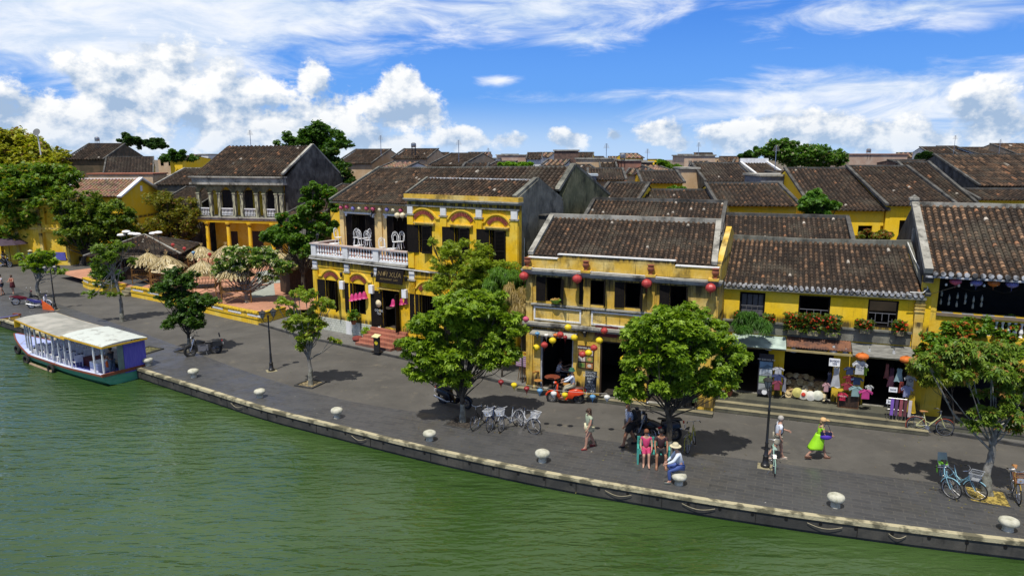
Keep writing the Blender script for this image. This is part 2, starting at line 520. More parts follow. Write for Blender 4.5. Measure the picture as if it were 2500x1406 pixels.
def paving_mat(name, ca, cb, joint, w_=.42, h_=.21, rot=R(20), rough=.5, jw=.012):
 m, nt, b = new_mat(name)
 v = nt.coords('Object', (1, 1, 1), (0, 0, rot))
 br = nt.new('ShaderNodeTexBrick')
 nt.l.new(v, br.inputs['Vector'])
 br.inputs['Scale'].default_value = 1
 br.inputs['Brick Width'].default_value = w_
 br.inputs['Row Height'].default_value = h_
 br.inputs['Mortar Size'].default_value = jw
 br.inputs['Bias'].default_value = 0
 br.inputs['Color1'].default_value = (*ca, 1)
 br.inputs['Color2'].default_value = (*cb, 1)
 br.inputs['Mortar'].default_value = (*joint, 1)
 v2 = nt.coords('Object')
 c0 = nt.mix(nt.step(nt.noise(v2, .5, 6, .65), .35, .7, 0, .55), br.outputs[0], tuple(x * 1.5 + .01 for x in ca))
 c0 = nt.mix(nt.step(nt.noise(v2, 2.2, 8, .7), .5, .75, 0, .7), c0, tuple(x * .45 for x in ca))
 nt.put(b.inputs['Base Color'], c0)
 nt.put(b.inputs['Roughness'], nt.step(nt.noise(v2, 1.1, 6, .65), .3, .75, rough - .12, rough + .25))
 b.inputs['Specular IOR Level'].default_value = .5
 bp = nt.new('ShaderNodeBump')
 bp.inputs['Strength'].default_value = .35
 bp.inputs['Distance'].default_value = .01
 nt.l.new(nt.math('ADD', nt.math('MULTIPLY', br.outputs[1], -.8), nt.noise(v2, 9, 5)), bp.inputs['Height'])
 nt.l.new(bp.outputs[0], b.inputs['Normal'])
 return m
def water_mat():
 m, nt, b = new_mat('river_water')
 v = nt.coords('Object')
 c0 = nt.mix(nt.step(nt.noise(v, .12, 5, .6), .35, .65), (0.027, 0.060, 0.012), (0.042, 0.080, 0.022))
 nt.put(b.inputs['Base Color'], c0)
 b.inputs['Roughness'].default_value = .13
 b.inputs['IOR'].default_value = 1.55
 b.inputs['Specular IOR Level'].default_value = .5
 va = nt.coords('Object', (.62, 2.3, 1), (0, 0, R(12)))
 vb = nt.coords('Object', (.7, 1.9, 1), (0, 0, R(-22)))
 h1 = nt.noise(va, 1.0, 2, .45, dist=.5)
 h2 = nt.noise(vb, 2.9, 2, .5, dist=.4)
 h3 = nt.noise(va, 7.0, 2, .5)
 calm = nt.step(nt.noise(v, .07, 3), .35, .65, .55, 1.15)
 h = nt.math('MULTIPLY', nt.math('ADD', nt.math('ADD', nt.math('MULTIPLY', h1, 1.0), nt.math('MULTIPLY', h2, .42)), nt.math('MULTIPLY', h3, .012)), calm)
 bp = nt.new('ShaderNodeBump')
 bp.inputs['Strength'].default_value = 1.0
 bp.inputs['Distance'].default_value = .155
 nt.l.new(h, bp.inputs['Height'])
 nt.l.new(bp.outputs[0], b.inputs['Normal'])
 return m
FAR = [Vector((1500, 3000, 0)), Vector((-1500, 3000, 0))]
mb = MB()
_e = offset(EDGE, 0.30)
poly = [(p.x, p.y, -.012) for p in _e] + [(900, -60, -.012), (3000, 3500, -.012), (-3000, 3500, -.012), (-1200, 900, -.012)]
mb.add(poly, [tuple(range(len(poly)))])
struct('ground', mb, M('packed_earth', (.16, .13, .09), (.09, .075, .05), 1.0, .95, bump=.4))
struct('road', strip(offset(PAVE, -.1), offset(PAVE, 14.5), .002, .002), asphalt_mat())
slate = paving_mat('slate_paving', (0.043, 0.044, 0.046), (0.062, 0.062, 0.062), (0.095, 0.09, 0.078), .62, .24, R(22), .42)
struct('quay_pavement', strip(offset(EDGE, .19), PAVE, .012, .012), slate)
# coping stones along the edge and the wall below
cop = MB()
a0, a1 = offset(EDGE, 0.0), offset(EDGE, .21)
n = len(EDGE)
cop.add([(p.x, p.y, .035) for p in a0] + [(p.x, p.y, .035) for p in a1] + [(p.x, p.y, -.10) for p in a0] + [(p.x, p.y, -.10) for p in a1],
  [f for i in range(n - 1) for f in ((i, i + 1, n + i + 1, n + i), (2 * n + i, 2 * n + i + 1, i + 1, i), (n + i, n + i + 1, 3 * n + i + 1, 3 * n + i))])
struct('quay_coping', cop, M('coping_stone', (.40, .36, .23), (.12, .11, .07), 1.8, .9, bump=.6, bscale=14, lo=.42, hi=.55, detail=8))
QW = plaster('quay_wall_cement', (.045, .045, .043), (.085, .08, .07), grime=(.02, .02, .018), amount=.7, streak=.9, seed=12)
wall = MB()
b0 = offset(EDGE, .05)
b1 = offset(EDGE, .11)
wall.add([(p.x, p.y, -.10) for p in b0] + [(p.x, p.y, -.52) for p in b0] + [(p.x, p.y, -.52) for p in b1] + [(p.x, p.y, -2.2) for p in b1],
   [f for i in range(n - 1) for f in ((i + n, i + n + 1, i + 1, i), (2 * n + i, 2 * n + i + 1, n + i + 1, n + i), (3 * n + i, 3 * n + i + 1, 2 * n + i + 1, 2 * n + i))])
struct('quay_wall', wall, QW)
holes = MB()
for p, d in along(offset(EDGE, .045), 1.05):
 if not -36 < p.x < 26: continue
 q = inward(d)
 holes.tube([p + Vector((0, 0, -.22)) - q * .012, p + Vector((0, 0, -.22)) + q * .05], .055, 10)
struct('quay_wall_drain_holes', holes, M('hole_dark', (.006, .006, .006), None, 2, 1))
seam = MB()
for p, d in along(offset(EDGE, .043), 3.1):
 if not -36 < p.x < 26: continue
 seam.cbox((p.x, p.y, -.31), (.018, .02, .40), math.atan2(d.y, d.x))
struct('quay_wall_joints', seam, M('hole_dark'))
wt = MB()
wt.add([(-3000, -400, WATER_Z), (3000, -400, WATER_Z), (3000, 100, WATER_Z), (-3000, 1500, WATER_Z)], [(0, 1, 2, 3)])
WATER = struct('river_water', wt, water_mat())
def rope_loop(u, v, s, label):
 """slack mooring rope between two drain holes, hanging on the quay wall"""
 x, y = G(u, v, -.22)
 best = min(((Vector((x, y, 0)) - p).length, i) for i, (p, d) in enumerate(LOOP))[1]
 p, d = LOOP[best]
 pts = []
 for k in range(13):
  t = k / 12
  pts.append(p + d * (t * s) - inward(d) * (.03 + .03 * math.sin(t * math.pi)) + Vector((0, 0, -.22 - .11 * math.sin(t * math.pi))))
 mb = MB()
 mb.tube(pts, .011, 6)
 tag(mb.build('mooring_rope', solid('thin_rope', (.34, .30, .20)), smooth=True), label, 'rope', 'ropes on the quay wall')
LOOP = along(offset(EDGE, .03), .1)
rope_loop(1490, 1180, .95, 'pale slack rope on the quay wall below the seated couple')
rope_loop(1672, 1212, 1.1, 'pale rope on the quay wall just right of the man on the bollard')
rope_loop(1966, 1248, 1.05, 'pale slack rope on the quay wall left of the lettering bollard')
rope_loop(2160, 1288, .5, 'short rope end on the quay wall below the two light blue bicycles')
rope_loop(560, 985, .9, 'pale rope on the quay wall between the two leftmost free bollards')
rope_loop(860, 1062, .8, 'pale rope on the quay wall below the third bollard')
# floating leaves and petals on the water
for i, (u, v, cc) in enumerate([(1062, 1122, (.7, .45, .03)), (935, 1086, (.35, .22, .08)), (2145, 1303, (.55, .5, .15)), (2186, 1312, (.5, .32, .05)), (2168, 1310, (.5, .55, .1)), (2232, 1318, (.5, .5, .45))]):
 x, y = G(u, v, WATER_Z)
 mb = MB()
 for k in range(7 if i == 0 else 3):
  a, r_ = rnd.uniform(0, 6.28), rnd.uniform(0, .22 if i == 0 else .09)
  cx, cy = r_ * math.cos(a), r_ * .5 * math.sin(a)
  q = rnd.uniform(0, 3)
  l = rnd.uniform(.06, .12)
  mb.prism([(cx + l * math.cos(q), cy + l * math.sin(q), .006), (cx - .3 * l * math.sin(q), cy + .3 * l * math.cos(q), .012), (cx - l * math.cos(q), cy - l * math.sin(q), .006), (cx + .3 * l * math.sin(q), cy - .3 * l * math.cos(q), .012)], (0, 0, .005))
 tag(mb.build('floating_leaves', solid('petal_%d' % i, cc), loc=(x, y, WATER_Z)),
  ['orange petals floating on the green water below the third bollard', 'brown leaves floating close under the quay wall', 'yellow green leaf scraps floating at the right near the wall',
   'orange leaf scraps floating at the right near the wall', 'pale green leaf floating between the leaf scraps', 'pale scrap floating rightmost by the quay wall'][i], 'leaves', 'scraps floating on the river')
# ------------------------------------------------------------------ building kit
class Frame:
 """a facade line: x runs along it, y into the building, z up"""
 def __init__(s, x, y, deg):
  s.o, s.a = (x, y), R(deg)
  s.c, s.s = math.cos(s.a), math.sin(s.a)
 def loc(s, X, Y):
  dx, dy = X - s.o[0], Y - s.o[1]
  return dx * s.c + dy * s.s, -dx * s.s + dy * s.c
 def world(s, x, y, z=0):
  return Vector((s.o[0] + x * s.c - y * s.s, s.o[1] + x * s.s + y * s.c, z))
 def on(s, u, v, z):
  return s.loc(*G(u, v, z))
 def f(s, u, v, d=0.0):
  x, y, dn = ray(u, v)
  off = -s.o[0] * s.s + s.o[1] * s.c
  t = (d + off) / (-x * s.s + y * s.c)
  return s.loc(x * t, y * t)[0], CAMH + dn * t
 def thing(s, name, label, cat, group=None):
  return thing(name, label, cat, (s.o[0], s.o[1], 0), s.a, group)
def wall_grid(mb, x0, x1, z0, z1, y, th, holes, mi=0):
 """front wall in the plane y with real openings (xa, xb, za, zb)"""
 xs = sorted(set([x0, x1] + [q for h in holes for q in h[:2] if x0 < q < x1]))
 zs = sorted(set([z0, z1] + [q for h in holes for q in h[2:] if z0 < q < z1]))
 def solid_(i, j):
  if not (0 <= i < len(xs) - 1 and 0 <= j < len(zs) - 1): return False
  cx, cz = (xs[i] + xs[i + 1]) / 2, (zs[j] + zs[j + 1]) / 2
  return not any(h[0] < cx < h[1] and h[2] < cz < h[3] for h in holes)
 for i in range(len(xs) - 1):
  for j in range(len(zs) - 1):
   if not solid_(i, j): continue
   a, b, c, d = xs[i], xs[i + 1], zs[j], zs[j + 1]
   mb.quad((a, y, c), (b, y, c), (b, y, d), (a, y, d), mi)
   mb.quad((b, y + th, c), (a, y + th, c), (a, y + th, d), (b, y + th, d), mi)
   if not solid_(i - 1, j): mb.quad((a, y + th, c), (a, y, c), (a, y, d), (a, y + th, d), mi)
   if not solid_(i + 1, j): mb.quad((b, y, c), (b, y + th, c), (b, y + th, d), (b, y, d), mi)
   if not solid_(i, j - 1): mb.quad((a, y + th, c), (b, y + th, c), (b, y, c), (a, y, c), mi)
   if not solid_(i, j + 1): mb.quad((a, y, d), (b, y, d), (b, y + th, d), (a, y + th, d), mi)
 return mb
TILE_DARK, TILE_MID, TILE_LITE = (0.028, 0.021, 0.017), (0.055, 0.041, 0.031), (0.20, 0.120, 0.070)
def tile_roof(name, parent, eL, eR, rL, rR, pitch=.235, tl=.26, warm=1.0, bands=(), mat=None, n=4, sag=0.0, seed=1, white=.004, rad=.36, cool=1.0, edge=None):
 """rows of half-round clay tiles laid on a sloping plane; every tile is a small bent plate with its own clay colour"""
 rg = random.Random(seed)
 eL, eR, rL, rR = map(Vector, (eL, eR, rL, rR))
 L = ((eR - eL).length + (rR - rL).length) / 2
 S = ((rL - eL).length + (rR - eR).length) / 2
 rows = max(2, int(L / pitch))
 tiles = max(2, int(S / tl))
 nrm = (eR - eL).cross(rL - eL).normalized()
 if nrm.z < 0: nrm = -nrm
 def pt(s, t):
  p = (eL.lerp(eR, s)).lerp(rL.lerp(rR, s), t)
  return p - nrm * (sag * math.sin(math.pi * t)) + Vector((0, 0, edge * (abs(2 * s - 1) ** 3))) if edge else p - nrm * (sag * math.sin(math.pi * t))
 mb = MB()
 tint = []
 acr = (eR - eL).normalized()
 h = pitch * rad
 # bed of trough tiles
 vs, fs = [], []
 for j in range(tiles + 1):
  for i in range(rows + 1):
   vs.append(pt(i / rows, j / tiles) - nrm * .01)
 W_ = rows + 1
 for j in range(tiles):
  for i in range(rows):
   fs.append((j * W_ + i, j * W_ + i + 1, (j + 1) * W_ + i + 1, (j + 1) * W_ + i))
   k = rg.uniform(.5, 1.1)
   tint.append([c * k for c in TILE_DARK] + [1])
 mb.add(vs, fs)
 for i in range(rows):
  s = (i + .5) / rows
  rowk = rg.uniform(.75, 1.25)
  edgerow = 1.9 if i in (0, rows - 1) else 1.0
  for j in range(tiles):
   t0, t1 = j / tiles, (j + 1.12) / tiles
   a, b = pt(s + rg.uniform(-.012, .012) / rows, t0), pt(s, min(t1, 1.02))
   lift = h * rg.uniform(.30, .46)
   hw = pitch * .34 * rg.uniform(.94, 1.05)
   vs = []
   for p, lf, k in ((a, lift, 1.0), (b, 0.0, .86)):
    for q in range(n + 1):
     an = math.pi * q / n
     vs.append(p + acr * (-math.cos(an) * hw * k) + nrm * (math.sin(an) * h * k + lf * .5))
   fs = [(q, q + 1, n + 2 + q, n + 1 + q) for q in range(n)] + [tuple(range(n, -1, -1))]
   mb.add(vs, fs)
   tt = (j + .5) / tiles
   band = max([math.exp(-((tt - bb) / .028) ** 2) for bb in bands] or [0])
   x = rg.random() ** 2.4 * .75 + band * .55 * rg.random() + (.25 if edgerow > 1 else 0) * rg.random()
   x = min(1.0, x * warm)
   c = [TILE_MID[q] * (1 - x) + TILE_LITE[q] * x for q in range(3)]
   k = rg.uniform(.55, 1.25) * rowk
   c = [q * k for q in c]
   if rg.random() < white: c = [.5, .45, .38]
   elif rg.random() < .012: c = [.30, .15, .08]
   if warm > 3: c = [q * rg.uniform(.8, 1.1) for q in (.44, .28, .18)]
   if j == 0 and cool < 1: c = [.30 * rg.uniform(.5, 1.3)] * 3
   g = rg.uniform(.6, 1)
   c = [q * (.5 + .5 * cool) for q in c]
   tint += [c + [1]] * n + [[q * .5 for q in c] + [1]]
 mb.tint = tint
 return mb.build(name, mat or TILE, parent)
def slab_between(mb, a, b, w, h, mi=0):
 """bar of rectangular section running from a to b (w sideways, h upwards)"""
 a, b = Vector(a), Vector(b)
 d = (b - a).normalized()
 s = d.cross(Vector((0, 0, 1)))
 s = (s.normalized() if s.length > 1e-4 else Vector((1, 0, 0))) * (w / 2)
 up = s.cross(d).normalized() * h
 if up.z < 0: up = -up
 vs = [a - s, a + s, a + s + up, a - s + up, b - s, b + s, b + s + up, b - s + up]
 return mb.add(vs, [(0, 1, 2, 3), (7, 6, 5, 4), (0, 4, 5, 1), (1, 5, 6, 2), (2, 6, 7, 3), (3, 7, 4, 0)], mi)
def shutter(parent, x, y, z0, z1, w, ang, side, mat=SHUT, name='shutter'):
 """louvred leaf hinged at x, opening outwards by ang degrees; side -1 hinges left, 1 right"""
 mb = MB()
 s = -side
 h = z1 - z0
 t = .035
 for (a, b, c, d) in ((0, .07, 0, h), (w - .07, w, 0, h), (.07, w - .07, 0, .09), (.07, w - .07, h - .09, h), (.07, w - .07, h * .48, h * .48 + .07)):
  mb.box(a * s, -t, c, b * s, 0, d)
 mb.box(.07 * s, -.012, .09, (w - .07) * s, -.006, h - .09)
 k = int((h - .2) / .075)
 for i in range(k):
  z = .12 + i * (h - .24) / k
  mb.quad((.07 * s, -.012, z), ((w - .07) * s, -.012, z), ((w - .07) * s, -.035, z + .05), (.07 * s, -.035, z + .05))
 o = mb.build(name, mat, parent, loc=(x, y, z0), rot=(0, 0, R(ang) * side))
 return o
def window(parent, x0, x1, z0, z1, y=0.0, frame=SHUT, bars=0, left=None, right=None, pane=False, fw=.06, grille=False, label=None):
 mb = MB()
 for a, b, c, d in ((x0, x0 + fw, z0, z1), (x1 - fw, x1, z0, z1), (x0 + fw, x1 - fw, z0, z0 + fw), (x0 + fw, x1 - fw, z1 - fw, z1)):
  mb.box(a, y + .03, c, b, y + .12, d)
 if bars:
  for i in range(bars):
   xx = x0 + fw + (i + 1) * (x1 - x0 - 2 * fw) / (bars + 1)
   mb.box(xx - .011, y + .06, z0 + fw, xx + .011, y + .082, z1 - fw)
 o = mb.build('window', frame, parent, label=label)
 if left: shutter(o, x0, y - .055, z0, z1, left[0], left[1], -1)
 if right: shutter(o, x1, y - .055, z0, z1, right[0], right[1], 1)
 return o
def balusters(mb, p0, p1, z0, z1, n, r=.055):
 for i in range(n):
  t = (i + .5) / n
  x, y = p0[0] + (p1[0] - p0[0]) * t, p0[1] + (p1[1] - p0[1]) * t
  h = z1 - z0
  mb.lathe([(r * 1.1, 0), (r * 1.1, .06 * h), (r * .55, .12 * h), (r * 1.25, .32 * h), (r * .9, .5 * h), (r * .45, .72 * h), (r * .8, .85 * h), (r, .93 * h), (r, h)], (x, y, z0), 8)
# ------------------------------------------------------------------ the four front houses
FA, FB, FC, FD = Frame(-13.3, 46.1, -32.5), Frame(.7, 33.7, -22.8), Frame(9.6, 32.3, -19.5), Frame(17.95, 29.4, -22)
def text(name, body, mat, parent, loc, size, rot=(R(90), 0, 0), depth=.006, align='CENTER', label=None, sx=1.0):
 cu = bpy.data.curves.new(name, 'FONT')
 cu.body = body
 cu.size = size
 cu.extrude = depth
 cu.align_x = align
 cu.align_y = 'CENTER'
 cu.space_line = .95
 o = bpy.data.objects.new(name, cu)
 COL.objects.link(o)
 bpy.context.view_layer.update()
 me = bpy.data.meshes.new_from_object(o)
 COL.objects.unlink(o)
 bpy.data.objects.remove(o)
 me.materials.clear()
 me.materials.append(mat)
 q = bpy.data.objects.new(name, me)
 COL.objects.link(q)
 q.parent = parent
 q.location = loc
 q.rotation_euler = rot
 q.scale = (sx, 1, 1)
 if label: q['label'] = label
 return q
def rect(F, l, t, r_, b, d=0.0):
 x0, z1 = F.f(l, (t + b) / 2, d)[0], F.f((l + r_) / 2, t, d)[1]
 return x0, F.f(r_, (t + b) / 2, d)[0], F.f((l + r_) / 2, b, d)[1], z1
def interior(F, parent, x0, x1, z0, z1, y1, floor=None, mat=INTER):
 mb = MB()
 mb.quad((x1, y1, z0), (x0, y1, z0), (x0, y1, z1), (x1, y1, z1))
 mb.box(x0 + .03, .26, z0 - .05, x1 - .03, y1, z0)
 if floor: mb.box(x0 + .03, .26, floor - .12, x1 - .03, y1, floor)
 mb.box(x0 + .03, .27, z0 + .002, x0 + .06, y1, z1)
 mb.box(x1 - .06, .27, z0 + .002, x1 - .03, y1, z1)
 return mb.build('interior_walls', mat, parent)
def gable_wall(mb, x, th, pts):
 """side wall in the plane x from (y, z) outline"""
 mb.prism([(x, y, z) for y, z in pts], (th, 0, 0))
# ---- house B: weathered two-storey cafe with ledge, urns and a stepped parapet
hB = FB.thing('shop_house', 'weathered yellow two storey cafe house with stepped parapet and four red lanterns on its ledge', 'shop house')
mb = MB()
W2 = [(1311, 674, 1386, 743, 1333, 1370), (1416, 682, 1481, 750, 1438, 1477), (1502, 688, 1577, 757, 1525, 1564), (1614, 693, 1690, 762, 1635, 1677)]
wins = []
for (a, t, b_, bt, oa, ob) in W2:
 x0, x1, z0, z1 = rect(FB, oa, t, ob, bt)
 wins.append((x0, x1, 4.62, 5.82))
door1 = rect(FB, 1319, 817, 1399, 950)
door2 = rect(FB, 1464, 829, 1540, 960)
D1 = (door1[0], door1[1], .16, 2.90)
D2 = (door2[0], door2[1], .16, 2.92)
DB = [D1, D2, (6.1, 8.4, .16, 2.9)]
def thresholds(parent, doors, z, mat):
 for d in doors:
  m = MB(); m.box(d[0] + .001, -.0015, 0, d[1] - .001, .258, z - .003); m.build('threshold', mat, parent)
wall_grid(mb, 0, 9.15, 0, 6.75, 0, .25, wins + [(d[0], d[1], 0, d[3]) for d in DB])
gable_wall(mb, 0, .25, [(.252, 0), (7.8, 0), (7.8, 7.0), (4.1, 8.2), (.252, 6.8)])
gable_wall(mb, 8.9, .25, [(.252, 0), (7.8, 0), (7.8, 7.0), (4.1, 8.2), (.252, 6.8)])
mb.box(.25, 7.55, 0, 8.9, 7.8, 6.9)
mb.build('wall', YELB, hB)
thresholds(hB, DB, .16, LEDGE)
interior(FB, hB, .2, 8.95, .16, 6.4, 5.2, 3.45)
# parapet with stepped top
par = MB()
par.box(.15, -.02, 6.22, 9.05, .16, 6.72)
par.box(1.69, -.025, 6.72, 7.14, .165, 6.93)
par.build('parapet', YELB, hB)
cap = MB()
for a, b_, z in ((0.1, 1.62, 6.722), (1.62, 7.2, 6.932), (7.2, 9.1, 6.722)):
 cap.box(a, -.07, z, b_, .21, z + .045)
cap.build('parapet_cap', WHITEP, hB)
led = MB()
led.box(-.12, -.30, 6.02, 9.25, .05, 6.12)
led.box(-.10, -.22, 5.94, 9.2, .04, 6.018)
led.box(-.14, -.36, 6.122, 9.3, .05, 6.20)
led.build('cornice_ledge', LEDGE, hB)
led = MB()
led.box(-.1, -.30, 3.46, 9.2, -.002, 3.58)
led.box(-.08, -.22, 3.36, 9.18, -.002, 3.458)
led.build('middle_ledge', LEDGE, hB)
p_ = MB()
for xx in (.02, 2.95, 6.0, 8.75):
 p_.box(xx, -.09, 3.60, xx + .34, -.002, 5.93)
 p_.box(xx - .06, -.42, 6.205, xx + .40, -.02, 6.30)
for xx in (.05, 8.75): p_.box(xx, -.08, .32, xx + .32, -.002, 3.35)
p_.build('pilasters', YELB, hB)
pn = MB()
for a, b_ in ((.42, 2.85), (3.35, 5.9), (6.4, 8.7)):
 for q in ((a, 3.66, b_, 3.74), (a, 4.26, b_, 4.34), (a, 3.74, a + .08, 4.26), (b_ - .08, 3.74, b_, 4.26)):
  pn.box(q[0], -.05, q[1], q[2], -.002, q[3])
pn.build('panel_moulding', WHITEP, hB)
pn = MB()
pn.box(.3, -.14, 4.42, 8.85, -.004, 4.50)
pn.build('sill_ledge', LEDGE, hB)
for i, (a, t, b_, bt, oa, ob) in enumerate(W2):
 x0, x1, z0, z1 = wins[i]
 wl = x0 - rect(FB, a, t, oa, bt)[0]
 wr = rect(FB, ob, t, b_, bt)[1] - x1
 window(hB, x0, x1, z0, z1, 0, left=(max(.45, wl * 1.02), 172), right=((.5, 120), (.45, 100), (.5, 110), (.45, 95))[i], fw=.045)
mb = MB()
mb.tube([(-.05, -.34, 6.26), (3, -.33, 6.27), (6, -.34, 6.25), (7.4, -.33, 6.17), (8.9, -.33, 6.15)], .022, 6)
mb.build('cable', solid('white_cable', (.7, .7, .66)), hB)
aw = MB()
aw.add([(D1[0] - .35, -.62, 3.03), (D1[1] + .22, -.62, 3.03), (D1[1] + .22, -.002, 3.12), (D1[0] - .35, -.002, 3.12), (D1[0] - .35, -.62, 3.10), (D1[1] + .22, -.62, 3.10), (D1[1] + .22, -.002, 3.19), (D1[0] - .35, -.002, 3.19)],
  [(3, 2, 1, 0), (4, 5, 6, 7), (0, 1, 5, 4), (1, 2, 6, 5), (3, 0, 4, 7)])
aw.build('door_canopy', LEDGE, hB)
for dd in (D1, D2, (6.1, 8.4, .16, 2.9)):
 fr = MB()
 fr.box(dd[0], .05, .16, dd[0] + .07, .2, dd[3]); fr.box(dd[1] - .07, .05, .16, dd[1], .2, dd[3]); fr.box(dd[0] + .07, .05, dd[3] - .08, dd[1] - .07, .2, dd[3])
 fr.build('door_frame', solid('pale_frame', (.45, .47, .5)) if dd is D1 else DWOOD, hB)
# roof with plastered verges and ridge
eL, eR, rL, rR = (.30, .20, 6.80), (8.72, .20, 6.80), (-.02, 4.1, 8.30), (8.40, 4.1, 8.30)
rf = tile_roof('roof', hB, eL, eR, rL, rR, .237, .235, bands=(.02, .27, .68, .98), n=4, seed=11, warm=1.1)
vb = MB()
slab_between(vb, (.16, .18, 6.84), (-.18, 4.15, 8.34), .26, .16)
slab_between(vb, (8.86, .18, 6.84), (8.52, 4.15, 8.34), .26, .16)
slab_between(vb, (-.30, 4.22, 8.30), (8.66, 4.22, 8.30), .24, .24)
vb.build('roof_verge', GREYW if False else LEDGE, rf)
tile_roof('rear_roof', hB, (8.65, 7.9, 6.9), (.0, 7.9, 6.9), (8.4, 4.32, 8.30), (0, 4.32, 8.30), .3, .5, n=3, seed=12)
# ---- urns on the ledge and round red lanterns
def urn(x, y, z, label):
 mb = MB()
 mb.lathe([(.09, 0), (.10, .03), (.06, .07), (.13, .16), (.165, .26), (.15, .33), (.11, .38), (.165, .41), (.17, .44), (.13, .45)], n=14)
 o = mb.build('urn', TERRA, None, True, loc=(x, y, z))
 return tag(o, label, 'urn', 'brown urns on the cafe ledge')
for xx, lb in ((.15, 'leftmost brown urn on the cafe ledge'), (3.1, 'second brown urn on the cafe ledge, above the lantern between two windows'), (6.15, 'third brown urn on the cafe ledge'), (8.98, 'rightmost brown urn on the cafe ledge beside the roof gap')):
 p = FB.world(xx, -.24, 6.302)
 urn(p.x, p.y, p.z, lb)
# ---- house C: yellow shop row with deep tiled eaves
hC = FC.thing('shop_house', 'bright yellow shop house with flower boxes and three shops under a low awning', 'shop house')
mb = MB()
cw = [(1.12, 2.24, 4.08, 5.36), (3.68, 5.0, 4.08, 5.36), (6.52, 7.72, 4.12, 5.36)]
cd_ = [(.95, 2.55, .52, 2.72), (3.25, 5.35, .52, 2.72), (6.65, 8.5, .52, 2.72)]
wall_grid(mb, 0, 8.95, 0, 5.70, 0, .25, cw + [(d[0], d[1], 0, d[3]) for d in cd_])
gable_wall(mb, 0, .25, [(.252, 0), (6.9, 0), (6.9, 6.2), (3.1, 7.3), (.252, 5.9)])
gable_wall(mb, 8.7, .25, [(.252, 0), (6.9, 0), (6.9, 6.2), (3.1, 7.3), (.252, 5.9)])
mb.box(.25, 6.65, 0, 8.7, 6.9, 6.1)
mb.build('wall', YELC, hC)
thresholds(hC, cd_, .50, LEDGE)
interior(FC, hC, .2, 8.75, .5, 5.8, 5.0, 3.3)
p_ = MB()
for xx in (0.02, 8.34):
 p_.box(xx, -.17, .52, xx + .34, -.002, 5.62)
 for zz in (4.95, 5.1, 5.25): p_.box(xx - .04, -.21, zz, xx + .38, -.004, zz + .06)
p_.build('pilasters', YELB, hC)
base = MB()
base.box(.4, -.06, 3.42, 8.3, -.002, 3.95)
base.box(.36, -.16, 3.95, 8.32, -.002, 4.03)
base.build('mouldy_band', GREYW, hC)
for i, (x0, x1, z0, z1) in enumerate(cw):
 o = window(hC, x0, x1, z0, z1, 0, frame=SHUT, fw=.07)
 g = MB()
 zt = z0 + .62
 g.box(x0 + .07, .05, zt, x1 - .07, .08, zt + .03)
 ww = x1 - x0 - .14
 for k, (q, za, zb) in enumerate(((.25, z0 + .07, zt), (.5, z0 + .3, zt), (.75, z0 + .07, zt), (.12, z0 + .07, z0 + .4), (.88, z0 + .07, z0 + .4))):
  g.box(x0 + .07 + ww * q - .012, .052, za, x0 + .07 + ww * q + .012, .078, zb)
 g.box(x0 + .07, .053, z0 + .28, x0 + .07 + ww * .25, .077, z0 + .305)
 g.box(x0 + .07 + ww * .75, .053, z0 + .28, x1 - .07, .077, z0 + .305)
 g.box(x0 + .07 + ww * .27, .053, z0 + .2, x0 + .07 + ww * .73, .077, z0 + .225)
 g.build('grille', solid('grey_lattice', (.13, .13, .14)), o)
 if i == 0:
  c_ = MB()
  for k in range(4):
   c_.box(x0 + .1 + k * ww / 4, .13, z0 + .1, x0 + .06 + (k + 1) * ww / 4, .15, z1 - .12)
  c_.build('pane', solid('grey_shutter_pane', (.09, .09, .10)), o)
for k in (.3, 2.6, 5.9, 8.2):
 c_ = MB(); c_.box(k, -.19, 5.49, k + .14, -.002, 5.57); c_.build('bracket', SHUT, hC)
eL, eR, rL, rR = (.02, -.24, 5.64), (8.62, -.24, 5.64), (.28, 3.05, 7.42), (8.30, 3.05, 7.42)
rf = tile_roof('roof', hC, eL, eR, rL, rR, .226, .235, bands=(.47, .96), n=4, sag=.10, seed=21, cool=.98, warm=1.35)
vb = MB()
slab_between(vb, (-.12, -.26, 5.66), (.12, 3.1, 7.46), .22, .16)
for a, b_ in (((8.74, -.26, 5.68), (8.66, .6, 6.10)), ((8.66, .6, 6.10), (8.52, 1.9, 6.72)), ((8.52, 1.9, 6.72), (8.40, 3.1, 7.5))):
 slab_between(vb, a, b_, .2, .14)
slab_between(vb, (.0, 3.16, 7.40), (4.2, 3.16, 7.32), .2, .28)
slab_between(vb, (4.2, 3.16, 7.32), (8.5, 3.16, 7.42), .2, .28)
vb.build('roof_verge', GREYW, rf)
eb = MB()
eb.box(-.1, -.26, 5.50, 8.7, -.20, 5.60)
eb.build('eaves_board', GREYW, rf)
ec = MB()
for i in range(38):
 x = .02 + 8.6 * (i + .5) / 38
 ec.lathe([(.001, -.04), (.085, -.035), (.085, .03), (.001, .04)], (x, -.26, 5.68), 9, axis='Y')
ec.build('eaves_end_tiles', M('lime_capped_tile', (.45, .46, .48), (.07, .07, .07), 3.5, .9, lo=.4, hi=.6), rf)
cb = MB()
cb.tube([(8.35, 3.0, 7.62), (8.5, 2.0, 7.0), (8.72, .8, 6.35), (8.74, -.1, 6.0), (8.5, -.45, 5.86), (8.0, -.47, 5.86)], .02, 6)
cb.build('cable', solid('white_cable', (.7, .7, .66)), rf)
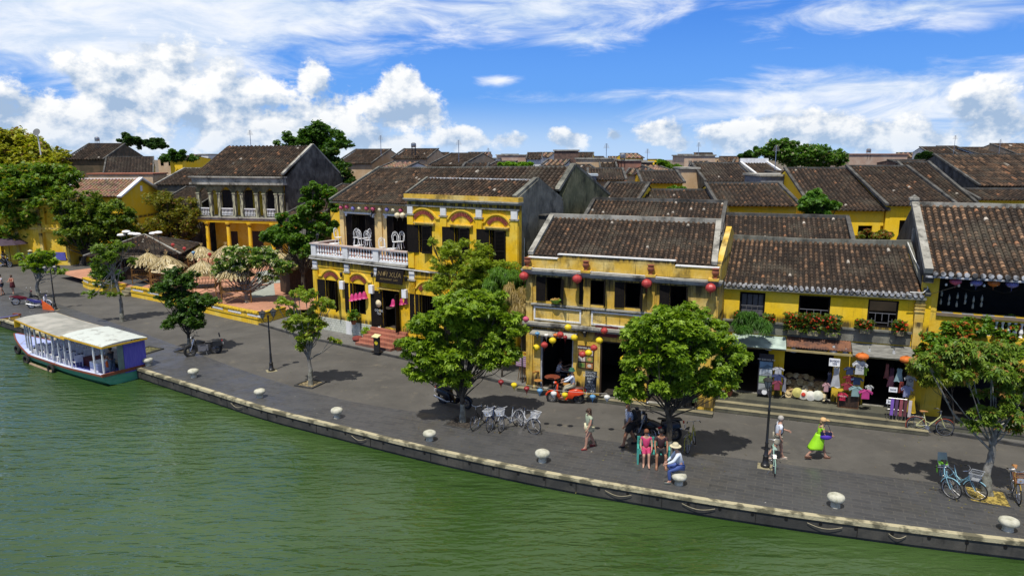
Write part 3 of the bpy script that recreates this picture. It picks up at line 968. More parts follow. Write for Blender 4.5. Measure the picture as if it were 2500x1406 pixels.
# awning over the shops: three sheets
def sheet(parent, x0, x1, y0, z0, y1, z1, mat, name='awning', wave=0.0, th=.025):
 mb = MB()
 n = int((x1 - x0) / .055) if wave else 1
 vs = []
 for i in range(n + 1):
  x = x0 + (x1 - x0) * i / n
  dz = wave * (1 if i % 2 else -1)
  vs += [(x, y0, z0 + dz), (x, y1, z1 + dz), (x, y0, z0 + dz - th), (x, y1, z1 + dz - th)]
 fs = []
 for i in range(n):
  a = 4 * i
  fs += [(a, a + 4, a + 5, a + 1), (a + 3, a + 7, a + 6, a + 2), (a + 2, a + 6, a + 4, a)]
 fs += [(0, 1, 3, 2), (4 * n + 2, 4 * n + 3, 4 * n + 1, 4 * n)]
 mb.add(vs, fs)
 return mb.build(name, mat, parent)
sheet(hC, .9, 3.25, -.95, 3.02, -.02, 3.36, M('pale_green_sheet', (.42, .52, .46), (.25, .32, .29), 2, .6), label if False else 'awning')
sheet(hC, 3.28, 5.95, -.75, 3.12, -.02, 3.42, M('rusty_corrugated_sheet', (.22, .10, .055), (.09, .05, .04), 2.5, .9), 'awning', .018)
sheet(hC, 5.98, 8.75, -.95, 3.02, -.02, 3.36, M('grey_cement_sheet', (.22, .22, .20), (.11, .11, .10), 2.5, .9, stretchv=(1, 6, 1)), 'awning')
b_ = MB()
b_.box(.5, -.80, 2.90, 8.75, -.70, 2.985)
b_.build('awning_beam', solid('ochre_beam', (.34, .28, .13)), hC)
# ---- house C2 behind
def rear_house(name, label, F, x0, x1, ye, ze, yr, zr, wallm, seed, pitch=.24, tl=.25, n=4, bands=(.5,), warm=1.0, dx=0.0, white=.01, verge=DARKW, z0=0.0, back=3.5, openings=(), cat='house', group=None, sag=.05, ridge_h=.2, gableL=True, gableR=True):
 """house whose ridge runs parallel to the frame: front wall at ye, eaves ze, ridge yr / zr"""
 h = F.thing(name, label, cat, group)
 mb = MB()
 wall_grid(mb, x0, x1, z0, ze - .02, ye + .35, .2, list(openings))
 yb = yr + back
 zb = zr - (zr - ze) * back / max(.1, yr - ye) * .9
 out = [(ye + .552, z0), (yb - .3, z0), (yb - .3, zb), (yr, zr - .06), (ye + .552, ze - .02)]
 if gableL: gable_wall(mb, x0, .2, out)
 if gableR: gable_wall(mb, x1 - .2, .2, out)
 mb.box(x0 + .2, yb - .55, z0, x1 - .2, yb - .302, zb - .05)
 mb.build('wall', wallm, h)
 if openings:
  ib = MB(); ib.box(x0 + .25, ye + 1.6, z0, x1 - .25, ye + 1.7, ze - .1); ib.build('interior_walls', INTER, h)
 rf = tile_roof('roof', h, (x0 - .05, ye, ze), (x1 + .05, ye, ze), (x0 - .05 + dx, yr, zr), (x1 + .05 + dx, yr, zr), pitch, tl, bands=bands, n=n, seed=seed, warm=warm, white=white, sag=sag)
 vb = MB()
 slab_between(vb, (x0 - .12, ye - .03, ze + .02), (x0 - .12 + dx, yr, zr + .03), .2, .15)
 slab_between(vb, (x1 + .12, ye - .03, ze + .02), (x1 + .12 + dx, yr, zr + .03), .2, .15)
 slab_between(vb, (x0 - .2 + dx, yr + .06, zr), (x1 + .2 + dx, yr + .06, zr), .2, ridge_h)
 vb.build('roof_verge', verge, rf)
 bk = MB()
 bk.quad((x1 + .05, yb, zb), (x0 - .05, yb, zb), (x0 - .05 + dx, yr + .1, zr), (x1 + .05 + dx, yr + .1, zr))
 bk.build('rear_roof', TILE_FLAT, h)
 return h
TILE_FLAT = M('plain_dark_tile', (.07, .045, .032), (.03, .022, .018), 6, .9, stretchv=(1, 4, 1))
rear_house('rear_house', 'brown tiled rear roof directly behind the bright yellow shop house', FC, .1, 6.1, 3.45, 7.05, 6.8, 8.32, YELC, 31, .236, .24, bands=(.05, .95), dx=-.1, cat='house', back=3.0, z0=6.3)
rear_house('rear_house', 'dark rear roof with a few white tiles directly behind the weathered cafe roof', FB, .85, 8.3, 5.6, 7.35, 9.9, 8.93, YELB, 32, .235, .25, bands=(.8,), dx=-.2, white=.03, back=4, z0=5.5)
# ---- house D on the right, big roof and open upper gallery
hD = FD.thing('shop_house', 'corner restaurant house with large brown tiled roof and open upper gallery', 'shop house')
mb = MB()
wall_grid(mb, -.28, 9.5, 0, 6.5, 0, .3, [(.34, 3.6, 4.98, 6.5), (3.9, 7.2, 4.98, 6.5), (2.2, 3.6, 4.1, 4.75), (3.9, 7.2, 4.1, 4.75), (.9, 4.2, 0, 2.9), (4.8, 8.4, 0, 2.9)])
mb.box(9.2, .302, 0, 9.5, 9.4, 6.4)
mb.box(0, 9.1, 0, 9.2, 9.4, 6.4)
mb.build('wall', YEL, hD)
thresholds(hD, [(.9, 4.2), (4.8, 8.4)], .30, LEDGE)
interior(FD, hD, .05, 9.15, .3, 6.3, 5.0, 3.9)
gb = MB()
gable_wall(gb, -.28, .30, [(.302, 0), (9.6, 0), (9.6, 7.1), (4.95, 9.25), (-.55, 6.75), (-.55, 6.3), (.302, 6.2)])
gb.build('gable_wall', DARKW, hD)
vn = MB()
vx, vy = -.30, 3.9
vn.box(-.335, 3.5, 7.35, -.283, 4.0, 8.2)
for k in range(7): vn.box(-.36, 3.54, 7.42 + k * .105, -.338, 3.96, 7.48 + k * .105)
vn.build('gable_vent', LEDGE, hD)
eL, eR, rL, rR = (-.1, -.62, 6.68), (9.5, -.62, 6.68), (-.1, 4.95, 9.18), (9.5, 4.95, 9.18)
rf = tile_roof('roof', hD, eL, eR, rL, rR, .275, .25, bands=(.3, .62, .9), n=5, seed=41, cool=1.7, warm=1.9, rad=.38, sag=.08)
vb = MB()
slab_between(vb, (-.22, -.62, 6.72), (-.22, 4.95, 9.22), .32, .24)
slab_between(vb, (-.35, 5.03, 9.18), (9.6, 5.03, 9.18), .22, .20)
vb.cbox((-.26, 4.98, 9.52), (.42, .42, .10))
vb.add([(-.47, 4.77, 9.571), (-.05, 4.77, 9.571), (-.05, 5.19, 9.571), (-.47, 5.19, 9.571), (-.26, 4.98, 9.74)], [(0, 1, 4), (1, 2, 4), (2, 3, 4), (3, 0, 4)])
vb.cbox((-.26, 4.98, 9.35), (.32, .32, .26))
vb.build('roof_verge', LEDGE, rf)
ec = MB()
for i in range(34):
 ec.lathe([(.001, -.05), (.10, -.04), (.10, .04), (.001, .05)], (-.1 + 9.6 * (i + .5) / 34, -.66, 6.73), 9, axis='Y')
ec.box(-.3, -.64, 6.54, 9.5, -.56, 6.62)
ec.build('eaves_end_tiles', M('lime_capped_tile'), rf)
tile_roof('rear_roof', hD, (9.5, 10.4, 6.9), (-.1, 10.4, 6.9), (9.5, 5.15, 9.18), (-.1, 5.15, 9.18), .4, .8, n=2, seed=42)
rail = MB()
rail.box(.34, -.10, 4.84, 3.9, .35, 4.96)
rail.box(3.9, -.10, 4.84, 9.4, .35, 4.96)
rail.build('gallery_sill', solid('sill_board', (.20, .15, .10)), hD)
bl = MB()
balusters(bl, (2.25, .12), (3.6, .12), 4.1, 4.75, 6, .07)
balusters(bl, (3.95, .12), (7.1, .12), 4.1, 4.75, 14, .07)
bl.build('balustrade', WHITE, hD)
mt = MB()
for k in range(8): mt.cbox((.75 + k * .75, .1, 4.975), (.42, .30, .012))
mt.build('place_mats', solid('pale_mat', (.35, .36, .37)), hD)
# ---- house A: tall ochre corner house, balcony on the left, arches of red brick
hA = FA.thing('shop_house', 'tall ochre corner house with red brick window arches and a white balustraded terrace', 'shop house')
def arch(parent, cx, z, r0, r1, y=-.05, a0=35, a1=145, n=15):
 """fan of upright red bricks over a window, with a moulding above it"""
 mb = MB()
 for i in range(n):
  t0, t1 = R(a0 + (a1 - a0) * (i + .12) / n), R(a0 + (a1 - a0) * (i + .82) / n)
  pts = [(cx + math.cos(t) * r, y, z + math.sin(t) * r) for t, r in ((t0, r0), (t0, r1), (t1, r1), (t1, r0))]
  mb.prism(pts, (0, .045, 0))
 o = mb.build('brick_arch', BRICKR, parent)
 m2 = MB()
 N = 14
 for i in range(N):
  t0, t1 = R(a0 - 4 + (a1 - a0 + 8) * i / N), R(a0 - 4 + (a1 - a0 + 8) * (i + 1) / N)
  pts = [(cx + math.cos(t) * r, y - .03, z + math.sin(t) * r) for t, r in ((t0, r1 + .10), (t0, r1 + .19), (t1, r1 + .19), (t1, r1 + .10))]
  m2.prism(pts, (0, .078, 0))
 xe = math.cos(R(a0 - 4)) * (r1 + .145)
 ze = z + math.sin(R(a0 - 4)) * (r1 + .145)
 for s in (-1, 1): m2.box(cx + s * xe - .02, y - .03, ze - .05, cx + s * (xe + .28), -.002, ze + .04)
 m2.build('arch_moulding', YEL, o)
 return o
aw_ = []   # openings in the facade plane
up = [rect(FA, 1023, 553, 1055, 618), rect(FA, 1110, 560, 1147, 650), rect(FA, 1195, 567, 1235, 640)]
up = [(up[0][0], up[0][1], 5.95, 7.6), (up[1][0], up[1][1], 5.9, 7.6), (up[2][0], up[2][1], 5.35, 7.6)]
lo = [rect(FA, 795, 678, 825, 742), rect(FA, 862, 687, 892, 755)]
lo = [(lo[0][0], lo[0][1], 1.6, 3.55), (lo[1][0], lo[1][1], 1.6, 3.55)]
dr = rect(FA, 934, 700, 975, 785)
dr = (dr[0], dr[1], .95, 3.45)
lo += [(9.1, 10.5, 1.0, 3.4), (11.7, 13.1, 1.0, 3.4), (14.2, 15.4, 1.0, 3.4)]
mb = MB()
wall_grid(mb, 0, 8.4, 0, 5.12, 0, .3, lo[:2] + [dr])
wall_grid(mb, 8.4, 16.2, 0, 9.0, 0, .3, lo[2:] + up)
mb.build('wall', YELA, hA)
mb = MB()
wall_grid(mb, .5, 8.4, 5.1, 8.7, 2.2, .25, [(1.0, 3.6, 5.15, 7.75), (4.7, 7.7, 5.15, 7.75)])
for xx in (.5, 3.95, 7.95): mb.box(xx, 2.08, 5.1, xx + .38, 2.198, 8.4)
mb.build('terrace_wall', CREAM, hA)
mb = MB()
for a, b_ in ((.85, 3.75), (4.45, 7.9)):
 mb.box(a, 2.10, 7.80, b_, 2.197, 7.90); mb.box(a + .12, 2.12, 7.62, a + .3, 2.197, 7.80); mb.box(b_ - .3, 2.12, 7.62, b_ - .12, 2.197, 7.80)
mb.build('door_moulding', WHITE, hA)
for a, b_ in ((1.0, 3.6), (4.7, 7.7)):
 o = window(hA, a, b_, 5.15, 7.75, 2.2, bars=7)
 for xx, s in ((a, -1), (b_, 1)):
  shutter(o, xx, 2.19, 5.15, 7.72, .68, 8 if s < 0 else 12, s)
gb = MB()
gable_wall(gb, 15.9, .30, [(.302, 0), (5.0, 0), (5.0, 8.95), (2.1, 10.3), (-.12, 9.35), (-.12, 9.0), (.302, 9.0)])
gable_wall(gb, 0, .30, [(.302, 0), (8.5, 0), (8.5, 5.1), (.302, 5.1)])
gb.build('gable_wall', GREYW, hA)
gb = MB()
gable_wall(gb, 15.86, .30, [(5.002, 0), (12.5, 0), (12.5, 8.6), (6.6, 11.05), (5.002, 9.3)])
gable_wall(gb, .5, .30, [(2.46, 5.2), (8.6, 5.2), (8.6, 9.55), (6.4, 10.62), (2.46, 8.95)])
gb.box(8.4, 12.0, 0, 16.1, 12.25, 8.6)
gb.box(.5, 8.602, 0, 8.398, 8.8, 9.5)
gb.box(8.4, 8.602, 0, 8.6, 11.998, 9.0)
gb.build('rear_gable_wall', GREENW, hA)
interior(FA, hA, .3, 8.4, .9, 5.0, 5.5)
interior(FA, hA, 8.5, 15.8, .9, 8.9, 4.9, 4.9)
_b = MB(); _b.box(.8, 3.6, 5.2, 8.3, 3.65, 8.4); _b.build('interior_walls', INTER, hA)
fl = MB()
fl.box(.02, .02, 5.122, 8.38, 2.19, 5.18)
fl.build('terrace_floor', M('terracotta_floor', (.30, .11, .07), (.2, .08, .05), 4, .8), hA)
# cornices
cn = MB()
cn.box(8.32, -.16, 8.98, 16.28, .3, 9.08)
cn.box(8.28, -.28, 9.082, 16.34, .3, 9.16)
cn.box(8.36, -.12, 8.70, 16.24, -.002, 8.78)
cn.build('cornice', LEDGE, hA)
cn = MB()
cn.box(8.30, -.20, 9.162, 16.3, .3, 9.40)
cn.build('parapet', YELB, hA)
cn = MB()
cn.box(-.12, -.24, 4.98, 8.36, -.002, 5.06)
cn.box(-.08, -.16, 4.88, 8.36, -.002, 4.978)
cn.box(-.14, -.18, 5.062, 8.36, .16, 5.12)
cn.box(8.42, -.12, 4.82, 16.2, -.002, 4.9)
cn.build('terrace_cornice', LEDGE, hA)
pp = MB()
cn = MB()
tubs = MB()
for k, xx in enumerate((8.42, 10.9, 13.4, 15.72)):
 pp.box(xx, -.09, 5.0, xx + .46, -.002, 8.25)
 tubs.box(xx + .03, -.10, 8.25, xx + .43, -.002, 8.68)
 cn.box(xx - .06, -.14, 8.16, xx + .52, -.004, 8.24)
 pp.box(xx, -.09, .7, xx + .46, -.002, 4.4)
for xx in (.0, 2.95, 5.55, 8.42):
 pp.box(xx, -.09, .9, xx + .46, -.002, 4.25)
 tubs.box(xx + .03, -.10, 4.30, xx + .43, -.002, 4.76)
 cn.box(xx - .05, -.14, 4.20, xx + .51, -.004, 4.28)
pp.build('pilasters', YELA, hA)
tubs.build('pilaster_heads', WHITEP, hA)
cn.build('capital_mouldings', LEDGE, hA)
for cx, r1 in (((up[0][0] + up[0][1]) / 2 - .1, .98), ((up[1][0] + up[1][1]) / 2, .98), ((up[2][0] + up[2][1]) / 2, .85)):
 arch(hA, cx, 7.47, r1 - .22, r1)
for cx in ((lo[0][0] + lo[0][1]) / 2, (lo[1][0] + lo[1][1]) / 2, 9.8, 12.4, 14.8):
 arch(hA, cx, 3.26, .62, .86)
ln = MB()
for (x0, x1, z0, z1) in up:
 ln.box(x0 - .25, -.20, z1 + .10, x1 + .25, -.003, z1 + .17)
 ln.box(x0 - .2, -.12, z1, x1 + .2, -.003, z1 + .098)
ln.box(dr[0] - .2, -.25, dr[3] + .02, dr[1] + .25, -.003, dr[3] + .1)
ln.build('lintel_mouldings', YELB, hA)
sw = [(.85, 172, .75, 150), (.8, 172, .3, 100), (.85, 168, .8, 165)]
for i, (x0, x1, z0, z1) in enumerate(up):
 o = window(hA, x0, x1, z0, z1, 0, bars=5, left=(.78, 172), right=(.6, 20 if i != 2 else 25))
for i, (x0, x1, z0, z1) in enumerate(lo):
 window(hA, x0, x1, z0, z1, 0, bars=6, left=(.62, 172), right=(.55, 120) if i == 0 else None)
fr = MB()
fr.box(dr[0], .03, dr[2], dr[0] + .09, .2, dr[3]); fr.box(dr[1] - .09, .03, dr[2], dr[1], .2, dr[3]); fr.box(dr[0] + .09, .03, dr[3] - .1, dr[1] - .09, .2, dr[3])
o = fr.build('door_frame', SHUT, hA)
dl = MB(); dl.box(-.86, -.05, 0, 0, 0, 2.35); dl.box(-.76, -.065, .15, -.1, -.051, 1.0); dl.box(-.76, -.065, 1.2, -.1, -.051, 2.2)
dl.build('door', SHUT, o, loc=(dr[0], -.01, dr[2]), rot=(0, 0, R(8)))
dl = MB(); dl.box(0, -.05, 0, .6, 0, 2.35)
dl.build('door', SHUT, o, loc=(dr[1], -.01, dr[2]), rot=(0, 0, R(-70)))
# tiled plinth
plm = paving_mat('white_tile_plinth', (.42, .44, .37), (.52, .53, .46), (.16, .16, .12), .24, .15, 0, .4, .012)
pl = MB()
pl.box(.48, -.07, .1, 2.93, -.002, .98); pl.box(3.43, -.07, .1, 5.5, -.002, .98)
mm = plm.node_tree
_o = pl.build('tiled_plinth', plm, hA)
for nd in mm.nodes:
 if nd.type == 'MAPPING' and nd.inputs[2].default_value[2] == 0 and any(l.to_node.type == 'TEX_BRICK' for l in nd.outputs[0].links):
  nd.inputs[2].default_value = (R(-90), 0, 0)
pl = MB()
for xx in (.0, 2.95, 5.52): pl.box(xx - .02, -.11, .1, xx + .48, -.002, 1.0)
pl.build('plinth_posts', WHITEP, hA)
# balustrade round the terrace
def bay(x0, x1):
 b = MB()
 b.box(x0, -.10, 5.122, x1, .06, 5.24)
 balusters(b, (x0, -.02), (x1, -.02), 5.24, 5.84, int((x1 - x0) / .23), .062)
 b.build('balustrade', WHITE, hA)
bay(.45, 2.9); bay(3.4, 5.55); bay(6.05, 8.38)
b = MB()
for xx in (0, 2.92, 5.57): b.box(xx, -.13, 5.121, xx + .44, .1, 5.85)
b.build('balustrade_posts', WHITEP, hA)
b = MB()
b.box(-.08, -.18, 5.86, 8.39, .14, 5.95)
b.box(-.08, .14, 5.86, .24, 2.3, 5.95)
b.box(-.02, .14, 5.2, .12, 2.3, 5.858)
b.build('handrail', M('worn_pink_coping', (.50, .36, .31), (.42, .42, .40), 5, .8), hA)
# roofs
rf = tile_roof('roof', hA, (8.45, -.05, 9.36), (15.9, -.05, 9.36), (8.3, 2.1, 10.22), (15.9, 2.1, 10.22), .24, .24, bands=(.05,), n=4, seed=51, white=.01, warm=.9)
vb = MB()
slab_between(vb, (8.38, -.1, 9.38), (8.22, 2.15, 10.26), .13, .1)
slab_between(vb, (16.02, -.14, 9.38), (16.02, 2.1, 10.30), .26, .14)
slab_between(vb, (16.02, 2.1, 10.30), (16.02, 5.0, 9.0), .26, .14)
vb.build('roof_verge', GREYW, rf)
rb = MB()
slab_between(rb, (8.2, 2.2, 10.22), (15.9, 2.2, 10.22), .12, .04)
for i in range(26):
 x = 8.6 + i * .285
 rb.cbox((x, 2.1, 10.28), (.05, .30, .06), R(-10))
rb.build('ridge_ties', WHITEP, rf)
tile_roof('rear_roof', hA, (15.9, 5.0, 9.0), (8.3, 5.0, 9.0), (15.9, 2.3, 10.2), (8.3, 2.3, 10.2), .3, .5, n=3, seed=54)
rf = tile_roof('long_roof', hA, (.3, 1.62, 8.62), (8.40, 1.62, 8.62), (.3, 6.5, 10.72), (8.40, 6.5, 10.78), .20, .24, bands=(.05, .3, .52, .72), n=4, seed=52, warm=.9)
r2 = tile_roof('long_roof', hA, (8.401, 4.0, 9.4), (15.9, 4.0, 9.4), (8.401, 6.5, 10.78), (15.9, 6.5, 10.9), .3, .3, n=3, seed=53, warm=.5)
tile_roof('rear_roof', hA, (15.9, 12.4, 8.5), (8.4, 12.4, 8.5), (15.9, 6.7, 10.9), (8.4, 6.7, 10.8), .4, .8, n=2, seed=55)
tile_roof('rear_roof', hA, (8.38, 8.9, 9.55), (.3, 8.9, 9.55), (8.38, 6.7, 10.78), (.3, 6.7, 10.72), .4, .6, n=2, seed=56)
vb = MB()
slab_between(vb, (.2, 1.55, 8.64), (.2, 6.5, 10.76), .16, .14)
slab_between(vb, (16.0, 4.6, 9.55), (16.0, 6.6, 11.02), .34, .16)
slab_between(vb, (16.0, 6.6, 11.02), (16.0, 12.4, 8.7), .34, .16)
slab_between(vb, (.1, 6.6, 10.72), (16.0, 6.6, 10.9), .15, .10)
vb.build('roof_verge', GREYW, rf)
eb = MB(); eb.box(.2, 1.56, 8.50, 8.38, 1.62, 8.60); eb.build('eaves_board', DARKW, rf)
pipe = MB(); pipe.tube([(-.1, -.27, 4.93), (8.4, -.27, 4.90), (10.2, -.2, 4.85)], .025, 6); pipe.build('cable', solid('white_cable', (.7, .7, .66)), hA)
pipe = MB(); pipe.tube([(16.25, .5, 2), (16.25, .5, 7.2)], .03, 6); pipe.build('drain_pipe', STEEL, hA)
ch = MB(); ch.box(16.202, 2.2, 6.2, 16.6, 2.9, 8.3); ch.box(16.202, 2.1, 8.3, 16.7, 3.0, 8.36); ch.build('wall_vent_box', DARKW, hA)
# front steps of the tall house
sd = FA.thing('brick_steps', 'red brick steps leading up to the open door of the tall ochre house', 'steps')
for k in range(5):
 s = MB()
 s.box(dr[0] - .75 - .02 * k, -.32 - .36 * (4 - k) - .0, .115 if k == 0 else .12 + .165 * k, dr[1] + .75, -.10, .12 + .165 * (k + 1) - .002)
 s.build('step', paving_mat('red_brick_paving', (.26, .085, .05), (.34, .13, .075), (.09, .06, .05), .22, .11, 0, .8, .01), sd)
# pavement by the houses: kerb, walk, worn cement steps
KERB = [(620, 790), (645, 797), (740, 824), (980, 877), (1100, 905), (1268, 947), (1337, 954), (1460, 972), (1603, 988), (1700, 998), (1964, 1029), (2215, 1046), (2330, 1064), (2500, 1092), (2700, 1122)]
kp = [Vector((*G(u, v), 0)) for u, v in KERB]
kp = smooth([(p.x, p.y) for p in kp], 4)
back = [(60, 34), (40, 60), (-6, 62), (-16, 50.5)]
pv = MB()
poly = [(p.x, p.y, .118) for p in kp] + [(x, y, .118) for x, y in back]
pv.add(poly, [tuple(range(len(poly)))])
struct('house_pavement', pv, paving_mat('cement_paving', (.10, .098, .09), (.13, .125, .115), (.06, .06, .055), .6, .6, R(-22), .8))
ks = MB()
n = len(kp)
k2 = [p + Vector((.02, .15, 0)) for p in kp]
ks.add([(p.x, p.y, .124) for p in kp] + [(p.x, p.y, .124) for p in k2] + [(p.x, p.y, -.05) for p in kp], [f for i in range(n - 1) for f in ((i, i + 1, n + i + 1, n + i), (2 * n + i, 2 * n + i + 1, i + 1, i))])
struct('kerb', ks, M('dark_kerb', (.06, .06, .058), (.028, .028, .026), 2, .9))
DSTEP = plaster('dark_cement', (0.085, 0.085, 0.065), (0.14, 0.135, 0.095), grime=(.03, .03, .025), amount=.6, streak=.5, seed=9)
def steps_for(F, x0, x1, levels, label, mat=STEP):
 t = F.thing('cement_steps', label, 'steps')
 for y0, z0, z1 in levels:
  s = MB()
  s.add([(x0, y0, z0), (x1, y0, z0), (x1, -.002, z0), (x0, -.002, z0), (x0, y0, z1), (x1, y0, z1), (x1, -.002, z1), (x0, -.002, z1)],
    [(4, 5, 6, 7), (0, 1, 5, 4), (1, 2, 6, 5), (3, 0, 4, 7)])
  o = s.build('step', DSTEP, t)
  if z1 > .45: continue
  s = MB(); s.box(x0 - .01, y0 - .015, z1 + .001, x1 + .01, y0 + .27, z1 + .022); s.build('nosing', mat, o)
 return t
steps_for(FB, -.3, 9.2, [(-.48, .02, .16)], 'pale worn cement steps running along the cafe front')
steps_for(FC, -.5, 9.0, [(-1.78, .02, .17), (-1.38, .17, .34), (-.98, .34, .50)], 'pale worn cement steps running along the clothes shops')
steps_for(FD, -.1, 9.0, [(-1.2, .06, .29)], 'dark cement step in front of the corner restaurant', M('dark_kerb'))
# ------------------------------------------------------------------ houses behind and the square on the left
def bgh(name, label, uL, uR, ve, vr, Y, run, rot, wallm, seed, pitch=.26, tl=.28, n=3, bands=(.3, .7), warm=.9, openings=(), cat='house', group=None, verge=DARKW, white=.005, back=4.0, gableL=True, gableR=True, rh=.15):
 p = W(uL, ve, Y)
 yr2 = Y + run * math.cos(R(rot))
 w_ = (uR - uL) / FPX * (Y / math.cos(PITCH) if False else Y * 1.02) / max(.4, math.cos(R(rot)))
 # walk along the front line until it projects at uR
 F = Frame(p.x, p.y, rot)
 w_ = F.f(uR, ve, 0)[0]
 mid = F.world(w_ / 2, run)
 zr = W((uL + uR) / 2, vr, mid.y).z
 return rear_house(name, label, F, 0, w_, 0, p.z, run, zr, wallm, seed, pitch, tl, n, bands, warm, 0, white, verge, 0, back, openings, cat, group, .05, rh, gableL, gableR), F, w_, p.z, zr
def win_row(F, spans, zt, zb):
 return [(F.f(a, 540, .35)[0], F.f(b, 540, .35)[0], zb, zt) for a, b in spans]
G_BACK = None
# mid-distance roofs on the right
F4 = Frame(W(1998, 513, 47).x, 47, -8)
bgh('rear_house', 'large dark tiled house behind the round green bush, with a black gable', 1988, 2165, 514, 413, 47, 8.5, -8, YELC, 61, openings=[(3.0, 3.9, 5.5, 7.0), (4.4, 5.6, 5.5, 7.0)], bands=(.1, .35, .75), warm=.7, back=6)
bgh('rear_house', 'dark tiled house with a bright yellow doorway bay, left of the big right roof', 2170, 2335, 503, 408, 46.2, 8.8, -8, YELC, 62, openings=[(.9, 2.3, 4.6, 7.4)], bands=(.2, .5), warm=.6, back=6)
bgh('rear_house', 'brown roofed yellow house with an orange tile strip at its right end', 1757, 1949, 503, 450, 44, 5.2, -6, YELC, 63, openings=[(.0, 1.5, 6.6, 7.6), (3.2, 4.5, 6.6, 7.6)], bands=(.35, .98), warm=1.1)
bgh('rear_house', 'low dark tiled roof between the white spotted rear roof and the far brown sheds', 1522, 1752, 512, 466, 44.5, 5.0, -6, YELC, 64, bands=(.95,), warm=.7)
bgh('rear_house', 'narrow brown tiled roof just right of the tall mouldy gable', 1412, 1512, 552, 449, 43, 7.0, -24, YELC, 65, bands=(.5,), warm=.7, white=.02)
bgh('rear_house', 'long striped brown roof at the right edge, behind the black double gable', 2395, 2660, 455, 379, 58, 9, -8, DARKW, 66, tl=.8, bands=(.2, .4, .6, .8), warm=1.2, back=7)
bgh('rear_house', 'low dark eaves roof at the right edge below the long striped roof', 2395, 2660, 489, 464, 50, 3, -8, YEL, 67, bands=(.8,), warm=.7)
h5, F5, w5, _, _ = bgh('rear_house', 'black mouldy gabled house with two round vents left of the long striped roof', 2312, 2392, 508, 398, 48, 9, -8, DARKW, 68, warm=.4, back=6)
for k in range(2):
 rv = MB(); rv.tube([(.7 + k * 1.1, .26, 7.1), (.7 + k * 1.1, .36, 7.1)], .42, 14); rv.build('round_vent', M('hole_dark'), h5)
hf = FLAT = None
def boxhouse(name, label, uL, uR, vb, vt, Y, depth, rot, wallm, roofm=None, group=None, rows=0, cat='building', cap=.15):
 """flat-roofed block whose front runs from uL to uR, top seen at vt; vb is where its wall disappears behind others"""
 p = W(uL, vt, Y)
 F = Frame(p.x, p.y, rot)
 w_ = F.f(uR, vt, 0)[0]
 h = F.thing(name, label, cat, group)
 z0 = max(0, W(uL, vb, Y).z - 3)
 mb = MB()
 ops = []
 if rows:
  n_ = max(2, int(w_ / 2.2))
  zt = p.z - .8
  ops = [((i + .3) * w_ / n_, (i + .7) * w_ / n_, zt - 1.2, zt) for i in range(n_)]
 wall_grid(mb, 0, w_, 0, p.z, 0, .2, ops)
 mb.box(0, .202, 0, .2, depth, p.z); mb.box(w_ - .2, .202, 0, w_, depth, p.z); mb.box(.2, depth - .2, 0, w_ - .2, depth, p.z)
 mb.build('wall', wallm, h)
 rb = MB()
 rb.box(-cap, -cap, p.z, w_ + cap, depth + cap, p.z + .16)
 rb.build('roof', roofm or LEDGE, h)
 if rows:
  ib = MB(); ib.box(.3, 1.4, 0, w_ - .3, 1.5, p.z - .1); ib.build('interior_walls', INTER, h)
 return h
TAN = plaster('tan_plaster', (.48, .34, .20), (.56, .43, .29), amount=.2, streak=.3, seed=20)
PEACH = plaster('peach_plaster', (.50, .36, .25), (.56, .45, .34), amount=.15, streak=.3, seed=21)
PINK = plaster('pinkish_plaster', (.40, .28, .21), (.48, .38, .30), amount=.2, streak=.2, seed=22)
WBLD = plaster('pale_plaster', (.58, .60, .58), (.66, .67, .66), amount=.3, streak=.3, seed=23)
BRK = paving_mat('brick_wall', (.34, .12, .07), (.42, .17, .10), (.2, .12, .09), .5, .2, 0, .9)
bgh('shed', 'dark roofed shed with a grey wall, left of the green tree on the skyline', 1725, 1846, 444, 400, 62, 7, -4, GREYW, 71, tl=.5, warm=.4)
bgh('shed', 'dark roof with white gable edges in front of the skyline tree', 1850, 1914, 428, 399, 66, 6, -4, WBLD, 72, tl=.5, warm=.5, verge=WHITE, rh=.5)
boxhouse('building', 'grey metal clad block below the skyline tree', 1858, 1972, 450, 431, 56, 5, -4, M('grey_sheet', (.22, .24, .26), (.14, .15, .17), 3, .7))
bgh('shed', 'dark brown shed roof over a pale yellow wall in the middle distance', 1571, 1668, 448, 419, 58, 5, -5, YELC, 73, tl=.5, warm=.4)
bgh('shed', 'brown shed roof beside a white post in the middle distance', 1440, 1525, 440, 413, 62, 5, -5, TAN, 74, tl=.5, warm=.9)
boxhouse('building', 'tan flat topped block with stained stucco behind the brown sheds', 1406, 1499, 430, 389, 80, 8, -5, TAN, rows=0)
boxhouse('building', 'small blue grey sheet roofed lean-to just right of the mouldy gable', 1410, 1456, 446, 430, 60, 2.5, -5, M('grey_sheet'), M('pale_blue_sheet', (.40, .46, .50), None, 3, .6))
boxhouse('building', 'brick red block with a stub chimney on the skyline', 1512, 1566, 415, 393, 84, 7, -4, BRK)
boxhouse('building', 'brown flat block right of the brick red block on the skyline', 1567, 1594, 414, 397, 88, 7, -4, M('brown_wall', (.16, .10, .075), (.08, .055, .045), 2, .9))
boxhouse('building', 'long peach block with a row of windows on the skyline', 1671, 1746, 402, 381, 95, 9, -3, PEACH, rows=1)
boxhouse('building', 'short tan wall block standing below the peach block', 1664, 1706, 443, 413, 66, 4, -4, TAN)
boxhouse('building', 'long pinkish block right of the skyline tree', 2074, 2216, 395, 378, 105, 10, -3, PINK, M('pink_roof', (.34, .20, .15), (.26, .15, .11), 3, .9))
bgh('house', 'tan house with a brown roof standing highest left of centre on the skyline', 958, 1041, 388, 365, 92, 6, -8, TAN, 75, tl=.6, warm=1.3, n=2)
